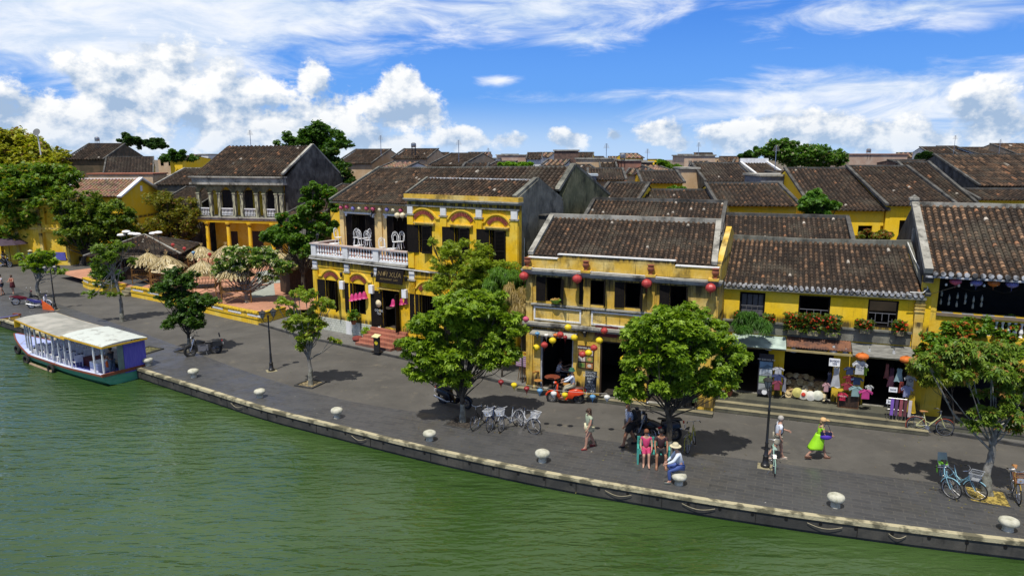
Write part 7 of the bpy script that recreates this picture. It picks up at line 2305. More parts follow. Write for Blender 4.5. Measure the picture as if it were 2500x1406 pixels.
# ------------------------------------------------------------------ people
def skin(name, nodes, edges, mat, parent, sub=1, smooth_=True):
 """one continuous surface grown round a skeleton of joints: nodes {key: (pos, radius or (rx, ry))}"""
 keys = list(nodes)
 me = bpy.data.meshes.new(name)
 me.from_pydata([tuple(nodes[k][0]) for k in keys], [(keys.index(a), keys.index(b)) for a, b in edges], [])
 o = bpy.data.objects.new(name, me)
 COL.objects.link(o)
 md = o.modifiers.new('skin', 'SKIN')
 md.use_smooth_shade = True
 for i, k in enumerate(keys):
  r_ = nodes[k][1]
  me.skin_vertices[0].data[i].radius = (r_, r_) if not isinstance(r_, tuple) else r_
  me.skin_vertices[0].data[i].use_root = (i == 0)
 s = o.modifiers.new('sub', 'SUBSURF')
 s.levels = sub; s.render_levels = sub
 dg = bpy.context.evaluated_depsgraph_get()
 m2 = bpy.data.meshes.new_from_object(o.evaluated_get(dg))
 COL.objects.unlink(o)
 bpy.data.objects.remove(o)
 m2.materials.clear()
 m2.materials.append(mat)
 m2.polygons.foreach_set('use_smooth', [True] * len(m2.polygons))
 m2.name = name
 q = bpy.data.objects.new(name, m2)
 COL.objects.link(q)
 q.parent = parent
 return q
def person(label, x, y, head, pose, top, bottom, hair=None, skinm=None, shoes=None, h=1.70, z=.012, z_fix=None, hat=None, dress=None, glasses=False, group=None, sleeves=.55, legs=.62, build=1.0, hairlen=0, long_trousers=False, top_neck=1.0):
 """pose: thighs, shins, upper arms, forearms as forward angles (left, right), torso lean, head turn"""
 skinm = skinm or solid('skin_light', (.46, .26, .18), .55)
 s = h / 1.72
 t = thing('person', label, 'person', (x, y, z), R(head), group)
 P_ = dict(thL=0, thR=0, shL=0, shR=0, uaL=8, uaR=8, faL=15, faR=15, lean=2, spread=.0, turn=0, aout=8, yL=None, yR=None)
 P_.update(pose)
 def dirv(a, out=0.0, sgn=1):
  a = R(a)
  return Vector((math.sin(a), sgn * math.sin(R(out)), -math.cos(a)))
 hipz = .93 * s
 hip = {}
 J = {}
 B = build
 for nm, sg in (('L', 1), ('R', -1)):
  J['hip' + nm] = Vector((0, sg * .095 * s * B, hipz - .03))
  J['knee' + nm] = J['hip' + nm] + dirv(P_['th' + nm], P_['spread'] * 30, sg) * .43 * s
  J['ank' + nm] = J['knee' + nm] + dirv(P_['sh' + nm], 0, sg) * .42 * s
  J['toe' + nm] = J['ank' + nm] + Vector((.16 * s, sg * .02, -.045 * s))
  J['heel' + nm] = J['ank' + nm] + Vector((-.045 * s, 0, -.045 * s))
 ln = R(P_['lean'])
 def up(zz, xx=0.0, yy=0.0):
  d = zz * s
  return Vector((math.sin(ln) * d + xx * s, yy * s, hipz + math.cos(ln) * d))
 J['waist'], J['chest'], J['neck'] = up(.15), up(.36), up(.52)
 J['chin'] = up(.60, .015)
 J['head'] = up(.68, .02)
 J['crown'] = up(.775, .005)
 for nm, sg in (('L', 1), ('R', -1)):
  J['sho' + nm] = up(.47, 0, sg * .185 * B)
  J['elb' + nm] = J['sho' + nm] + dirv(P_['ua' + nm], P_['aout'], sg) * .28 * s
  J['wri' + nm] = J['elb' + nm] + dirv(P_['fa' + nm], P_['y' + nm] if P_['y' + nm] is not None else -4, sg) * .25 * s
  d = (J['wri' + nm] - J['elb' + nm]).normalized()
  J['palm' + nm] = J['wri' + nm] + d * .06 * s
  side_ = Vector((1, 0, 0)) if abs(d.x) < .7 else Vector((0, 0, 1))
  side_ = (side_ - d * side_.dot(d)).normalized()
  crl = d.cross(side_) * sg
  for q in range(4):
   k = (q - 1.5) * .019 * s
   L_ = (.065, .075, .072, .055)[q] * s
   a = J['palm' + nm] + side_ * k + d * .02 * s
   J['f%s%d' % (nm, q)] = a
   J['g%s%d' % (nm, q)] = a + d * L_ * .55 + crl * .006
   J['h%s%d' % (nm, q)] = a + d * L_ * .95 + crl * .028
  J['t%sa' % nm] = J['wri' + nm] + d * .03 * s + side_ * .035 * s
  J['t%sb' % nm] = J['wri' + nm] + d * .075 * s + side_ * .055 * s
 low = min(J[k].z for k in ('ankL', 'ankR')) - .075 * s
 dz = -low if z_fix is None else z_fix - hipz
 for k in J: J[k] = J[k] + Vector((0, 0, dz))
 rad = {'pel': .105 * B, 'waist': .100 * B, 'chest': .122 * B, 'neck': .052, 'chin': .062, 'head': .088, 'crown': .055}
 J['pel'] = Vector((0, 0, hipz + dz))
 nodes = {'pel': (J['pel'], rad['pel'] * s)}
 for k in ('waist', 'chest', 'neck', 'chin', 'head', 'crown'): nodes[k] = (J[k], rad[k] * s)
 J['nose'] = J['head'] + Vector((.105 * s, 0, -.015 * s))
 nodes['nose'] = (J['nose'], .014 * s)
 E_ = [('pel', 'waist'), ('waist', 'chest'), ('chest', 'neck'), ('neck', 'chin'), ('chin', 'head'), ('head', 'crown'), ('head', 'nose')]
 for nm in 'LR':
  for k, r_ in (('sho', .056), ('elb', .040), ('wri', .026), ('palm', .028), ('hip', .098 * B), ('knee', .060 * B), ('ank', .040), ('toe', .030), ('heel', .034)):
   nodes[k + nm] = (J[k + nm], r_ * s)
  nodes['calf' + nm] = (J['knee' + nm].lerp(J['ank' + nm], .3) + Vector((-.012, 0, 0)), .056 * s * B)
  for q in range(4):
   for k, r_ in (('f', .011), ('g', .0095), ('h', .008)): nodes['%s%s%d' % (k, nm, q)] = (J['%s%s%d' % (k, nm, q)], r_ * s)
   E_ += [('palm' + nm, 'f%s%d' % (nm, q)), ('f%s%d' % (nm, q), 'g%s%d' % (nm, q)), ('g%s%d' % (nm, q), 'h%s%d' % (nm, q))]
  nodes['t%sa' % nm] = (J['t%sa' % nm], .013 * s); nodes['t%sb' % nm] = (J['t%sb' % nm], .009 * s)
  E_ += [('chest', 'sho' + nm), ('sho' + nm, 'elb' + nm), ('elb' + nm, 'wri' + nm), ('wri' + nm, 'palm' + nm), ('wri' + nm, 't%sa' % nm), ('t%sa' % nm, 't%sb' % nm),
    ('pel', 'hip' + nm), ('hip' + nm, 'knee' + nm), ('knee' + nm, 'calf' + nm), ('calf' + nm, 'ank' + nm), ('ank' + nm, 'toe' + nm), ('ank' + nm, 'heel' + nm)]
 skin('body', nodes, E_, skinm, t)
 g = .018 * s
 # top
 tn = {'chest': (J['chest'], (rad['chest'] + .020) * s), 'waist': (J['waist'], (rad['waist'] + .024) * s), 'pel': (J['pel'] + Vector((0, 0, .02)), (rad['pel'] + .022) * s), 'neck': (J['neck'] + Vector((0, 0, -.035)), .062 * s * top_neck)}
 te = [('chest', 'waist'), ('waist', 'pel'), ('chest', 'neck')]
 for nm in 'LR':
  tn['sho' + nm] = (J['sho' + nm], .070 * s)
  e = J['sho' + nm].lerp(J['elb' + nm], min(1, sleeves / .55 if sleeves < .55 else 1))
  tn['slv' + nm] = (J['sho' + nm].lerp(J['elb' + nm], min(1, sleeves)), .062 * s)
  te += [('chest', 'sho' + nm), ('sho' + nm, 'slv' + nm)]
  if sleeves > 1:
   tn['slw' + nm] = (J['elb' + nm].lerp(J['wri' + nm], min(.95, sleeves - 1)), .042 * s)
   te += [('slv' + nm, 'slw' + nm)]
 skin('shirt' if not dress else 'dress_top', tn, te, top, t)
 if dress:
  mb = MB()
  rings = []
  N = 20
  zt, zb_ = J['waist'].z + .02, dress[0]
  for i in range(9):
   q = i / 8
   zz = zt + (zb_ - zt) * q
   rr_ = (.14 + (dress[1] - .14) * q ** .8) * s
   cx = J['waist'].x * (1 - q) + dress[2] * q ** 1.3
   rings.append([(cx + rr_ * 1.05 * math.cos(6.2832 * k / N) * (1 + .06 * q * math.sin(5 * 6.2832 * k / N)), rr_ * .85 * math.sin(6.2832 * k / N) * (1 + .06 * q * math.cos(4 * 6.2832 * k / N)), zz + .02 * q * math.sin(3 * 6.2832 * k / N)) for k in range(N)])
  mb.add([p for r_ in rings for p in r_], [(i * N + k, i * N + (k + 1) % N, (i + 1) * N + (k + 1) % N, (i + 1) * N + k) for i in range(8) for k in range(N)])
  o = mb.build('skirt', bottom, t, True)
  sd_ = o.modifiers.new('thick', 'SOLIDIFY'); sd_.thickness = .012
 else:
  bn_ = {'pel': (J['pel'], (rad['pel'] + .026) * s)}
  be = []
  for nm in 'LR':
   bn_['hip' + nm] = (J['hip' + nm], (.098 * B + .022) * s)
   if long_trousers:
    bn_['knee' + nm] = (J['knee' + nm], .080 * s * B); bn_['ank' + nm] = (J['knee' + nm].lerp(J['ank' + nm], .92), .062 * s)
    be += [('pel', 'hip' + nm), ('hip' + nm, 'knee' + nm), ('knee' + nm, 'ank' + nm)]
   else:
    bn_['mid' + nm] = (J['hip' + nm].lerp(J['knee' + nm], legs), (.088 * B + .016) * s)
    be += [('pel', 'hip' + nm), ('hip' + nm, 'mid' + nm)]
  skin('trousers' if long_trousers else 'shorts', bn_, be, bottom, t)
 if shoes:
  for nm in 'LR':
   mb = MB(); c = (J['heel' + nm] + J['toe' + nm]) / 2
   mb.ball((c.x + .01, c.y, c.z + .005), .135 * s, 12, sy=.40, sz=.32); mb.box(c.x - .12 * s, c.y - .045, c.z - .045, c.x + .13 * s, c.y + .045, c.z - .028)
   mb.build('shoe', shoes, t, True)
 hd = J['head']
 if hair:
  mb = MB(); mb.ball((hd.x - .022 * s, 0, hd.z + .028 * s), .112 * s, 14, sx=.98, sy=.88, sz=.92)
  if hairlen: mb.ball((hd.x - .075 * s, 0, hd.z - .03 * s - hairlen * .3), .085 * s, 12, sx=.75, sy=1.0, sz=1.0 + hairlen * 3)
  mb.build('hair', hair, t, True)
 if hat:
  kind, hm = hat
  mb = MB(); c = (hd.x, 0, hd.z + .05 * s)
  if kind == 'wide':
   mb.lathe([(.20, -.012), (.205, 0), (.115, .022), (.108, .09), (.075, .125), (.01, .13)], c, 18)
  elif kind == 'bucket':
   mb.lathe([(.165, -.02), (.168, -.012), (.118, .03), (.105, .10), (.01, .118)], c, 16)
  elif kind == 'cone':
   mb.lathe([(.24, -.03), (.24, -.02), (.02, .13), (.001, .135)], c, 18)
  else:
   mb.lathe([(.118, -.01), (.116, .03), (.08, .085), (.01, .10)], c, 14); mb.cbox((c[0] + .15, 0, c[2] - .005), (.14, .17, .014), 0, 0, 0, .12)
  mb.build('hat', hm, t, True)
 em = MB()
 for sg in (-1, 1): em.ball((hd.x + .083 * s, sg * .034 * s, hd.z + .008), .013 * s, 6)
 if glasses: em.box(hd.x + .088 * s, -.065 * s, hd.z - .012, hd.x + .104 * s, .065 * s, hd.z + .024)
 em.build('sunglasses' if glasses else 'eyes', solid('dark_eye', (.01, .01, .01), .3), t)
 lm = MB(); lm.ball((hd.x + .078 * s, 0, hd.z - .055 * s), .022 * s, 6, sx=.5, sz=.4); lm.build('mouth', solid('lip', (.30, .08, .07), .5), t)
 er = MB()
 for sg in (-1, 1): er.ball((hd.x - .005, sg * .088 * s, hd.z), .024 * s, 6, sy=.4, sz=1.2)
 er.build('ears', skinm, t, True)
 t['j'] = ''
 del t['j']
 return t, J
def worldp(t, p):
 return t.matrix_basis @ Vector(p) if False else Matrix.Translation(t.location) @ Matrix.Rotation(t.rotation_euler.z, 4, 'Z') @ Vector(p)
SKL = solid('skin_light', (.46, .26, .18), .55)
SKT = solid('skin_tan', (.33, .16, .09), .55)
BRH = solid('brown_hair', (.06, .03, .018), .6)
GRH = solid('grey_hair', (.40, .38, .34), .8)
DKH = solid('dark_hair', (.012, .010, .009), .6)
x, y = G(1438, 1094)
person('woman walking left in a pale green top and cream shorts', x, y, 196, dict(thL=22, shL=6, thR=-14, shR=-26, uaL=12, faL=30, uaR=-6, faR=18, lean=3), solid('pale_green_shirt', (.36, .42, .30)), solid('cream_shorts', (.62, .58, .38)), BRH, SKL, solid('dark_red_shoes', (.20, .03, .03)), h=1.68, hairlen=.25, glasses=True, legs=.45, build=1.28, sleeves=.4)
x, y = G(1535, 1088)
chk = new_mat('checked_shirt')
_m, _nt, _b = chk
_v = _nt.coords('Object', (1, 1, 1))
_c = _nt.new('ShaderNodeTexChecker'); _nt.l.new(_v, _c.inputs[0]); _c.inputs['Scale'].default_value = 26
_c.inputs['Color1'].default_value = (.55, .60, .70, 1); _c.inputs['Color2'].default_value = (.05, .08, .18, 1)
_nt.l.new(_c.outputs[0], _b.inputs['Base Color'])
pm, Jm = person('bald man walking left in a blue checked shirt, black shorts and black trainers', x, y, 190, dict(thL=26, shL=10, thR=-16, shR=-30, uaL=16, faL=38, uaR=-4, faR=10, lean=4), _m, solid('black_shorts', (.015, .015, .018)), None, SKT, solid('black_trainers', (.02, .02, .025)), h=1.82, legs=.80, build=1.25)
c = worldp(pm, Jm['chest'] + Vector((-.20, 0, -.04)))
bp_ = thing('backpack', 'black backpack on the back of the man in the checked shirt', 'backpack', c, R(190))
mb = MB(); mb.ball((0, 0, 0), .21, 14, sx=.62, sy=.85, sz=1.15); mb.build('bag', solid('black_nylon', (.014, .015, .018), .7), bp_, True)
mb = MB(); mb.ball((-.10, 0, -.07), .12, 10, sx=.5, sy=1.0, sz=.8); mb.build('front_pocket', solid('black_nylon', (.014, .015, .018)), bp_, True)
mb = MB()
for sg in (-1, 1): mb.tube([(.06, sg * .12, .20), (.20, sg * .13, .22), (.30, sg * .13, .08), (.24, sg * .13, -.08), (.06, sg * .12, -.16)], .018, 5)
mb.build('shoulder_straps', solid('black_nylon', (.014, .015, .018)), bp_, True)
# seated couple on the bench
bxf = lambda dx: (xb + dx * math.cos(R(-8)), yb_ + dx * math.sin(R(-8)))
x, y = bxf(-.28)
person('woman seated on the turquoise bench in a magenta dress', x, y, 262, dict(thL=84, thR=80, shL=12, shR=-4, uaL=20, faL=60, uaR=24, faR=70, lean=-4), solid('magenta_cloth', (.46, .04, .13)), solid('magenta_cloth', (.46, .04, .13)), solid('auburn_hair', (.20, .07, .03)), SKL, None, h=1.66, z=.012, z_fix=.56, glasses=True, legs=.98, hairlen=.1, sleeves=.45)
x, y = bxf(.27)
person('man seated on the turquoise bench in a dark shirt and sunglasses', x, y, 262, dict(thL=84, thR=84, shL=4, shR=8, uaL=30, faL=60, uaR=26, faR=48, lean=0, spread=.3), solid('dark_maroon_shirt', (.035, .014, .018)), solid('black_shorts', (.015, .015, .018)), DKH, SKT, solid('tan_sandals', (.16, .08, .05)), h=1.78, z=.012, z_fix=.57, glasses=True, legs=.95)
# man on the bollard
x, y = BOLLXY[5]
pm, Jm = person('man in a white shirt, jeans and straw sun hat seated on a bollard', x + .05, y + .06, 176, dict(thL=70, thR=86, shL=-6, shR=-40, uaL=34, faL=64, uaR=30, faR=44, lean=16), solid('white_shirt', (.62, .67, .76)), solid('blue_jeans', (.06, .10, .30)), GRH, SKL, solid('grey_shoes', (.10, .11, .10)), h=1.76, z_fix=.70, hat=('wide', solid('straw_hat', (.60, .54, .36))), sleeves=1.9, long_trousers=True)
# walking man in white
x, y = G(1895, 1122)
pm, Jm = person('grey haired man walking right in a white t-shirt and khaki shorts', x, y, -6, dict(thL=24, shL=8, thR=-20, shR=-34, uaL=24, faL=72, uaR=-14, faR=20, lean=5), solid('white_tee', (.66, .70, .78)), solid('khaki_shorts', (.40, .37, .28)), GRH, SKL, solid('pale_sandals', (.50, .42, .34)), h=1.80, legs=.68, build=1.15)
mb = MB(); P0 = [Jm['sho' + 'L'] + Vector((.02, -.05, .06)), Jm['chest'] + Vector((-.16, .02, .06)), Jm['waist'] + Vector((-.17, -.10, .02)), Jm['pel'] + Vector((-.05, -.22, .02)), Jm['waist'] + Vector((.15, -.10, .04)), Jm['chest'] + Vector((.15, .04, .08))]
mb.tube([worldp(pm, p) for p in P0], .017, 5, closed=True)
tag(mb.build('shoulder_strap', solid('black_nylon', (.014, .015, .018)), smooth=True), 'black cross body strap worn by the walking man in white', 'strap')
# woman in green
x, y = G(1996, 1120)
GRN = solid('lime_dress', (.33, .72, .02), .6)
pm, Jm = person('woman walking right in a long lime green dress and a straw visor', x, y, -8, dict(thL=30, shL=14, thR=-22, shR=-44, uaL=24, faL=78, uaR=14, faR=80, lean=6, yR=-8), GRN, GRN, solid('sandy_hair', (.24, .16, .09)), SKL, solid('tan_sandals', (.16, .08, .05)), h=1.70, dress=(.42, .27, -.12), hat=('visor', solid('peach_visor', (.62, .40, .18))), sleeves=.45, hairlen=.05)
c = worldp(pm, Jm['waist'] + Vector((.16, -.20, .02)))
hb_ = thing('handbag', 'violet handbag under the arm of the woman in the lime dress', 'handbag', c, R(-8))
mb = MB(); mb.ball((0, 0, -.05), .19, 14, sx=1.15, sy=.36, sz=.62); mb.build('bag', solid('violet_leather', (.10, .05, .42)), hb_, True)
mb = MB(); mb.box(-.20, -.05, .03, .20, .05, .13); mb.build('flap', solid('navy_leather', (.012, .014, .06)), hb_)
mb = MB(); mb.tube([(-.16, 0, .10), (-.12, 0, .32), (.0, .06, .50), (.10, 0, .32), (.16, 0, .10)], .012, 5); mb.build('strap', solid('navy_leather', (.012, .014, .06)), hb_, True)
# scooter rider
ca_, sa_ = math.cos(R(171)), math.sin(R(171))
pm, Jm = person('man in a white shirt and green hat riding the orange red scooter', RX - .34 * ca_, RY - .34 * sa_, 171, dict(thL=72, thR=72, shL=6, shR=6, uaL=44, faL=70, uaR=44, faR=70, lean=4, spread=.25), solid('white_shirt', (.62, .67, .76)), solid('stone_trousers', (.36, .34, .25)), GRH, SKL, solid('tan_sandals', (.16, .08, .05)), h=1.70, z_fix=.90, hat=('bucket', solid('dark_green_hat', (.03, .13, .08))), sleeves=1.9, long_trousers=True)
# far left pair and others
x, y = G(6, 721); person('man walking in a grey t-shirt and navy shorts at the left edge', x, y, 250, dict(thL=14, shL=4, thR=-10, shR=-20, uaL=30, faL=110, uaR=0, faR=10), solid('grey_tee', (.42, .44, .48)), solid('navy_shorts', (.02, .025, .05)), DKH, SKL, BLACK, h=1.78)
x, y = G(33, 719); person('woman walking with folded arms in a rust top and dark red skirt at the left', x, y, 262, dict(thL=8, shL=2, thR=-6, shR=-10, uaL=26, faL=95, uaR=26, faR=95, yL=-40, yR=-40), solid('rust_top', (.30, .10, .06)), solid('dark_red_skirt', (.09, .015, .02)), BRH, SKL, BLACK, h=1.66, dress=(.62, .22, 0), sleeves=.15)
x, y = G(10, 652); person('rider in black on the dark motorbike at the left edge', x, y, -20, dict(thL=70, thR=70, shL=0, shR=0, uaL=44, faL=70, uaR=44, faR=70, lean=4, spread=.2), BLACK, BLACK, DKH, SKT, BLACK, h=1.7, z_fix=.92, long_trousers=True, sleeves=1.8)
for k, (u, v, lb, cc, ht) in enumerate([(40, 640, 'vendor in a pale shirt under the dark parasol', (.5, .5, .5), None), (62, 636, 'person in a white shirt left of the leaning trunk', (.6, .6, .62), None), (78, 648, 'person in blue behind the small open tree', (.10, .25, .35), ('cone', solid('straw_hat', (.6, .54, .36)))), (30, 632, 'person in a dark shirt sitting under the dark parasol', (.03, .03, .05), None)]):
 x, y = G(u, v); person(lb, x, y, 200 + 50 * k, dict(thL=4, thR=-4, uaL=20, faL=70), solid('shirt_%d' % k, cc), solid('navy_shorts', (.02, .025, .05)), DKH, SKT, None, h=1.62, hat=ht, group=None)
# boatman
wp_ = Matrix.Translation(BT.location) @ Matrix.Rotation(ANG, 4, 'Z') @ Matrix.Diagonal((.99, .86, .79, 1))
c = wp_ @ Vector((LB - .75, -.35, .345))
person('boatman in dark clothes standing at the stern of the green and violet boat', c.x, c.y, math.degrees(ANG) + 200, dict(thL=4, thR=-4, uaL=20, faL=60, uaR=20, faR=60), solid('dark_shirt', (.05, .05, .06)), solid('jeans_grey', (.10, .14, .18)), DKH, SKT, None, h=1.62, z=c.z, long_trousers=True)
# diners inside the cafe
c = FB.world(1.35, .95); person('diner in a white shirt seated in the open cafe door', c.x, c.y, 0, dict(thL=80, thR=84, shL=0, shR=0, uaL=50, faL=110, uaR=40, faR=80, lean=14), solid('white_tee', (.66, .70, .78)), solid('navy_shorts', (.02, .025, .05)), DKH, SKL, BLACK, h=1.72, z=.17, z_fix=.55, long_trousers=True)
c = FB.world(2.25, 1.3); person('diner in a dark top seated opposite inside the cafe', c.x, c.y, 180, dict(thL=80, thR=84, shL=0, shR=0, uaL=50, faL=80, uaR=40, faR=80, lean=8), solid('dark_shirt', (.05, .05, .06)), solid('grey_dress', (.12, .12, .13)), BRH, SKL, BLACK, h=1.68, z=.17, z_fix=.55)
# ------------------------------------------------------------------ lanterns, signs, wares, furniture
LC = {'red': (.42, .05, .045), 'yellow': (.78, .58, .02), 'white': (.70, .70, .66), 'blue': (.12, .30, .50), 'pink': (.55, .10, .18), 'violet': (.22, .20, .50), 'orange': (.60, .16, .03), 'cream': (.70, .62, .42), 'maroon': (.26, .02, .025)}
PROTO = {}
def lantern(c, r, colour, kind, label, group, drop=0.0):
 key = (colour, kind)
 if key not in PROTO:
  t = thing('silk_lantern', label, 'lantern', c, 0, group)
  m = MB()
  if kind == 'round': prof = [(.25, -.86), (.62, -.68), (.92, -.36), (1.0, 0), (.92, .36), (.62, .68), (.25, .86)]
  elif kind == 'drop': prof = [(.10, -1.35), (.25, -1.0), (.60, -.45), (.92, 0), (.95, .30), (.70, .62), (.25, .80)]
  else: prof = [(.30, -1.15), (.34, -.95), (.55, -.70), (.92, -.20), (1.0, .15), (.85, .55), (.35, .82)]
  n = 16
  vs = []
  for a, z in prof:
   for j in range(n):
    k = a * (1 - .07 * (j % 2))
    vs.append((k * math.cos(6.2832 * j / n), k * math.sin(6.2832 * j / n), z))
  m.add(vs, [(i * n + j, i * n + (j + 1) % n, (i + 1) * n + (j + 1) % n, (i + 1) * n + j) for i in range(len(prof) - 1) for j in range(n)] + [tuple(range(n - 1, -1, -1)), tuple(range((len(prof) - 1) * n, len(prof) * n))])
  m.build('shade', solid('silk_' + colour, LC[colour], .42), t, False)
  m = MB(); zb = prof[0][1]
  m.lathe([(.2, .84), (.2, .95), (.03, 1.0), (.03, 1.25)], n=8); m.lathe([(.22, zb - .10), (.22, zb)], n=8); m.tube([(0, 0, zb - .1), (.05, 0, zb - .9)], [.07, .04], 5)
  m.build('cap_and_tassel', solid('tassel_' + colour, tuple(q * .5 for q in LC[colour])), t)
  t.scale = (r,) * 3
  PROTO[key] = t
  return t
 t = dup(PROTO[key], c, rnd.uniform(0, 3), label, group, r)
 return t
def wire(pts, label, r=.008, sagk=.03):
 mb = MB()
 out = []
 for a, b in zip(pts, pts[1:]):
  a, b = Vector(a), Vector(b)
  for k in range(6):
   q = k / 6
   out.append(a.lerp(b, q) - Vector((0, 0, sagk * (b - a).length * 4 * q * (1 - q) * .5)))
 out.append(Vector(pts[-1]))
 mb.tube(out, r, 4)
 tag(mb.build('lantern_wire', BLACK), label, 'wire', 'lantern wires over the street')
# four big red lanterns under the cafe ledge
for (u, v, lb) in ((1279, 674, 'big red lantern at the left corner of the cafe ledge'), (1409, 681, 'big red lantern between the first two cafe windows'), (1579, 692, 'big red lantern left of the fourth cafe window'), (1735, 703, 'big red lantern at the right corner of the cafe ledge')):
 x, z = FB.f(u, v, -.45); p = FB.world(x, -.45, z); lantern(p, .235, 'red', 'round', lb, 'big red lanterns on the cafe ledge')
# lanterns hung over the cafe doors: (u, v, distance before the facade, colour)
G1 = 'small lanterns strung over the cafe doors'
for (u, v, d, c_, k_, lb) in [(1387, 799, 1.6, 'yellow', 'round', 'topmost yellow lantern over the cafe door canopy'), (1368, 817, 1.2, 'red', 'round', 'red lantern just under the cafe canopy'), (1349, 831, 1.5, 'yellow', 'round', 'yellow lantern before the dark cafe doorway'), (1309, 848, 1.6, 'yellow', 'round', 'yellow lantern left of the cafe doorway'),
       (1329, 842, 1.5, 'red', 'round', 'red lantern at the left door jamb'), (1475, 807, 1.4, 'red', 'round', 'red lantern on the dark red name board'), (1463, 831, 1.4, 'yellow', 'round', 'yellow lantern above the right jamb of the food poster'), (1450, 849, 1.5, 'red', 'round', 'red lantern at the top right of the food poster'),
       (1437, 861, 1.6, 'yellow', 'round', 'yellow lantern in the middle of the food poster'), (1422, 865, 1.7, 'red', 'round', 'red lantern at the left of the food poster'), (1523, 876, 1.5, 'yellow', 'round', 'yellow lantern beside the big rounded tree crown'), (1402, 824, .8, 'yellow', 'round', 'small yellow lantern at the right end of the canopy'),
       (1312, 815, .8, 'blue', 'drop', 'blue drop lantern left of the cafe doorway'), (1334, 819, .8, 'white', 'drop', 'white drop lantern in the cafe doorway'), (1356, 819, .7, 'orange', 'drop', 'orange drop lantern in the cafe doorway'), (1380, 824, .6, 'maroon', 'drop', 'maroon drop lantern in the cafe doorway')]:
 x, z = FB.f(u, v, -d); p = FB.world(x, -d, z); lantern(p, .17 if k_ == 'round' else .125, c_, k_, lb, G1)
# low string of drop lanterns across the street
G2 = 'coloured drop lanterns strung low across the street'
low_ = [(1223, 933, 'maroon', 'drop', 'leftmost maroon lantern of the low string'), (1255, 940, 'yellow', 'bulb', 'yellow lantern second in the low string'), (1286, 949, 'maroon', 'drop', 'maroon lantern third in the low string'), (1318, 954, 'blue', 'drop', 'blue lantern left of the red scooter'),
  (1352, 961, 'white', 'bulb', 'white lantern at the scooter front wheel'), (1379, 964, 'yellow', 'bulb', 'yellow lantern before the scooter'), (1447, 969, 'blue', 'drop', 'blue lantern right of the scooter'), (1482, 970, 'white', 'bulb', 'white lantern at the right end of the low string')]
A_, B_ = Vector((-.35, 28.9)), Vector((4.6, 27.4))
wp2 = []
for (u, v, c_, k_, lb) in low_:
 q = (u - 1150) / (1560 - 1150)
 Y = A_.y + (B_.y - A_.y) * q
 p = W(u, v, Y); lantern(p, .135, c_, k_, lb, G2); wp2.append(p + Vector((0, 0, .17)))
wire([Vector((-1.6, 28.9, 2.9))] + wp2 + [Vector((5.6, 26.2, 3.0))], 'low drooping wire that carries the coloured drop lanterns', sagk=.0)
p1 = FB.world(0, -.5, 3.3)
w1 = [FB.world(*(lambda q: (q[0], -1.5, q[1]))(FB.f(u, v, -1.5))) for u, v in ((1305, 832), (1345, 818), (1387, 788), (1440, 838), (1475, 795))]
wire(w1, 'black wire over the cafe doors with round lanterns', sagk=.02)
wire([FB.world(3.4, -.1, 4.0), (6.1, 25.4, 4.6)], 'thin black wire from the cafe wall to the rounded tree')
wire([FB.world(.3, -.1, 3.5), (-1.6, 28.9, 4.2)], 'thin black wire from the cafe corner to the big leafy tree')
wire([FC.world(2, -.1, 5.5), FC.world(8, -.1, 5.45), FD.world(1, -.6, 6.3)], 'long thin wire along the bright yellow facade')
# balcony lanterns on the tall house
for i, (u, v, c_) in enumerate([(833, 507, 'pink'), (847, 505, 'pink'), (862, 509, 'violet'), (878, 509, 'cream'), (895, 509, 'pink'), (911, 510, 'pink'), (928, 512, 'cream'), (945, 512, 'violet'), (961, 513, 'cream'), (979, 514, 'pink')]):
 x, z = FA.f(u, v, 1.75); p = FA.world(x, 1.75, z)
 lantern(p, .155, c_, 'round', '%s lantern, %s from the left under the terrace eaves' % (c_, words[i]), 'pastel lanterns under the terrace eaves')
for u, v, lb in ((970, 526, 'large cream lantern hanging left of the ochre corner pilaster'), (983, 526, 'large cream lantern half behind the ochre corner pilaster')):
 x, z = FA.f(u, v, .7); p = FA.world(x, .7, z); lantern(p, .19, 'cream', 'round', lb, 'pastel lanterns under the terrace eaves')
for i, (u, v, c_) in enumerate([(2333, 687, 'pink'), (2384, 690, 'violet'), (2426, 691, 'orange'), (2471, 694, 'violet')]):
 x, z = FD.f(u, v, -.2); p = FD.world(x, -.2, z); lantern(p, .21, c_, 'round', '%s lantern, %s from the left in the restaurant gallery' % (c_, words[i]), 'lanterns in the restaurant gallery').scale = (.23, .23, .17)
for u, v, lb in ((2105, 870, 'wide orange lantern above the hanging shirts'), (2213, 878, 'wide orange lantern half hidden by the creeper')):
 x, z = FC.f(u, v, -.9); p = FC.world(x, -.9, z); lantern(p, .17, 'orange', 'round', lb, 'wide orange lanterns at the clothes shop').scale = (.29, .29, .18)
for u, v, c_, lb in ((422, 598, 'red', 'red lantern over the pavilion roof, left one'), (450, 607, 'red', 'red lantern over the pavilion roof, right one'), (512, 621, 'red', 'red lantern over the middle thatched hut'), (472, 617, 'blue', 'blue kite shaped lantern at the back hut')):
 p = W(u, v, 58); lantern(p, .16, c_, 'bulb' if c_ == 'red' else 'drop', lb, 'lanterns over the square')
for u, v, Y, c_, lb in ((1207, 820, 29.4, 'yellow', 'yellow lantern inside the big leafy tree crown'), (1262, 796, 30.5, 'yellow', 'yellow flower like lantern at the crown edge'), (1284, 779, 31, 'pink', 'pink lantern between the crown and the cafe corner'), (1643, 866, 25.2, 'yellow', 'yellow lantern in the rounded tree crown'), (1625, 880, 25.2, 'red', 'red lantern in the rounded tree crown')):
 lantern(W(u, v, Y), .15, c_, 'round', lb, 'lanterns hanging in the tree crowns')
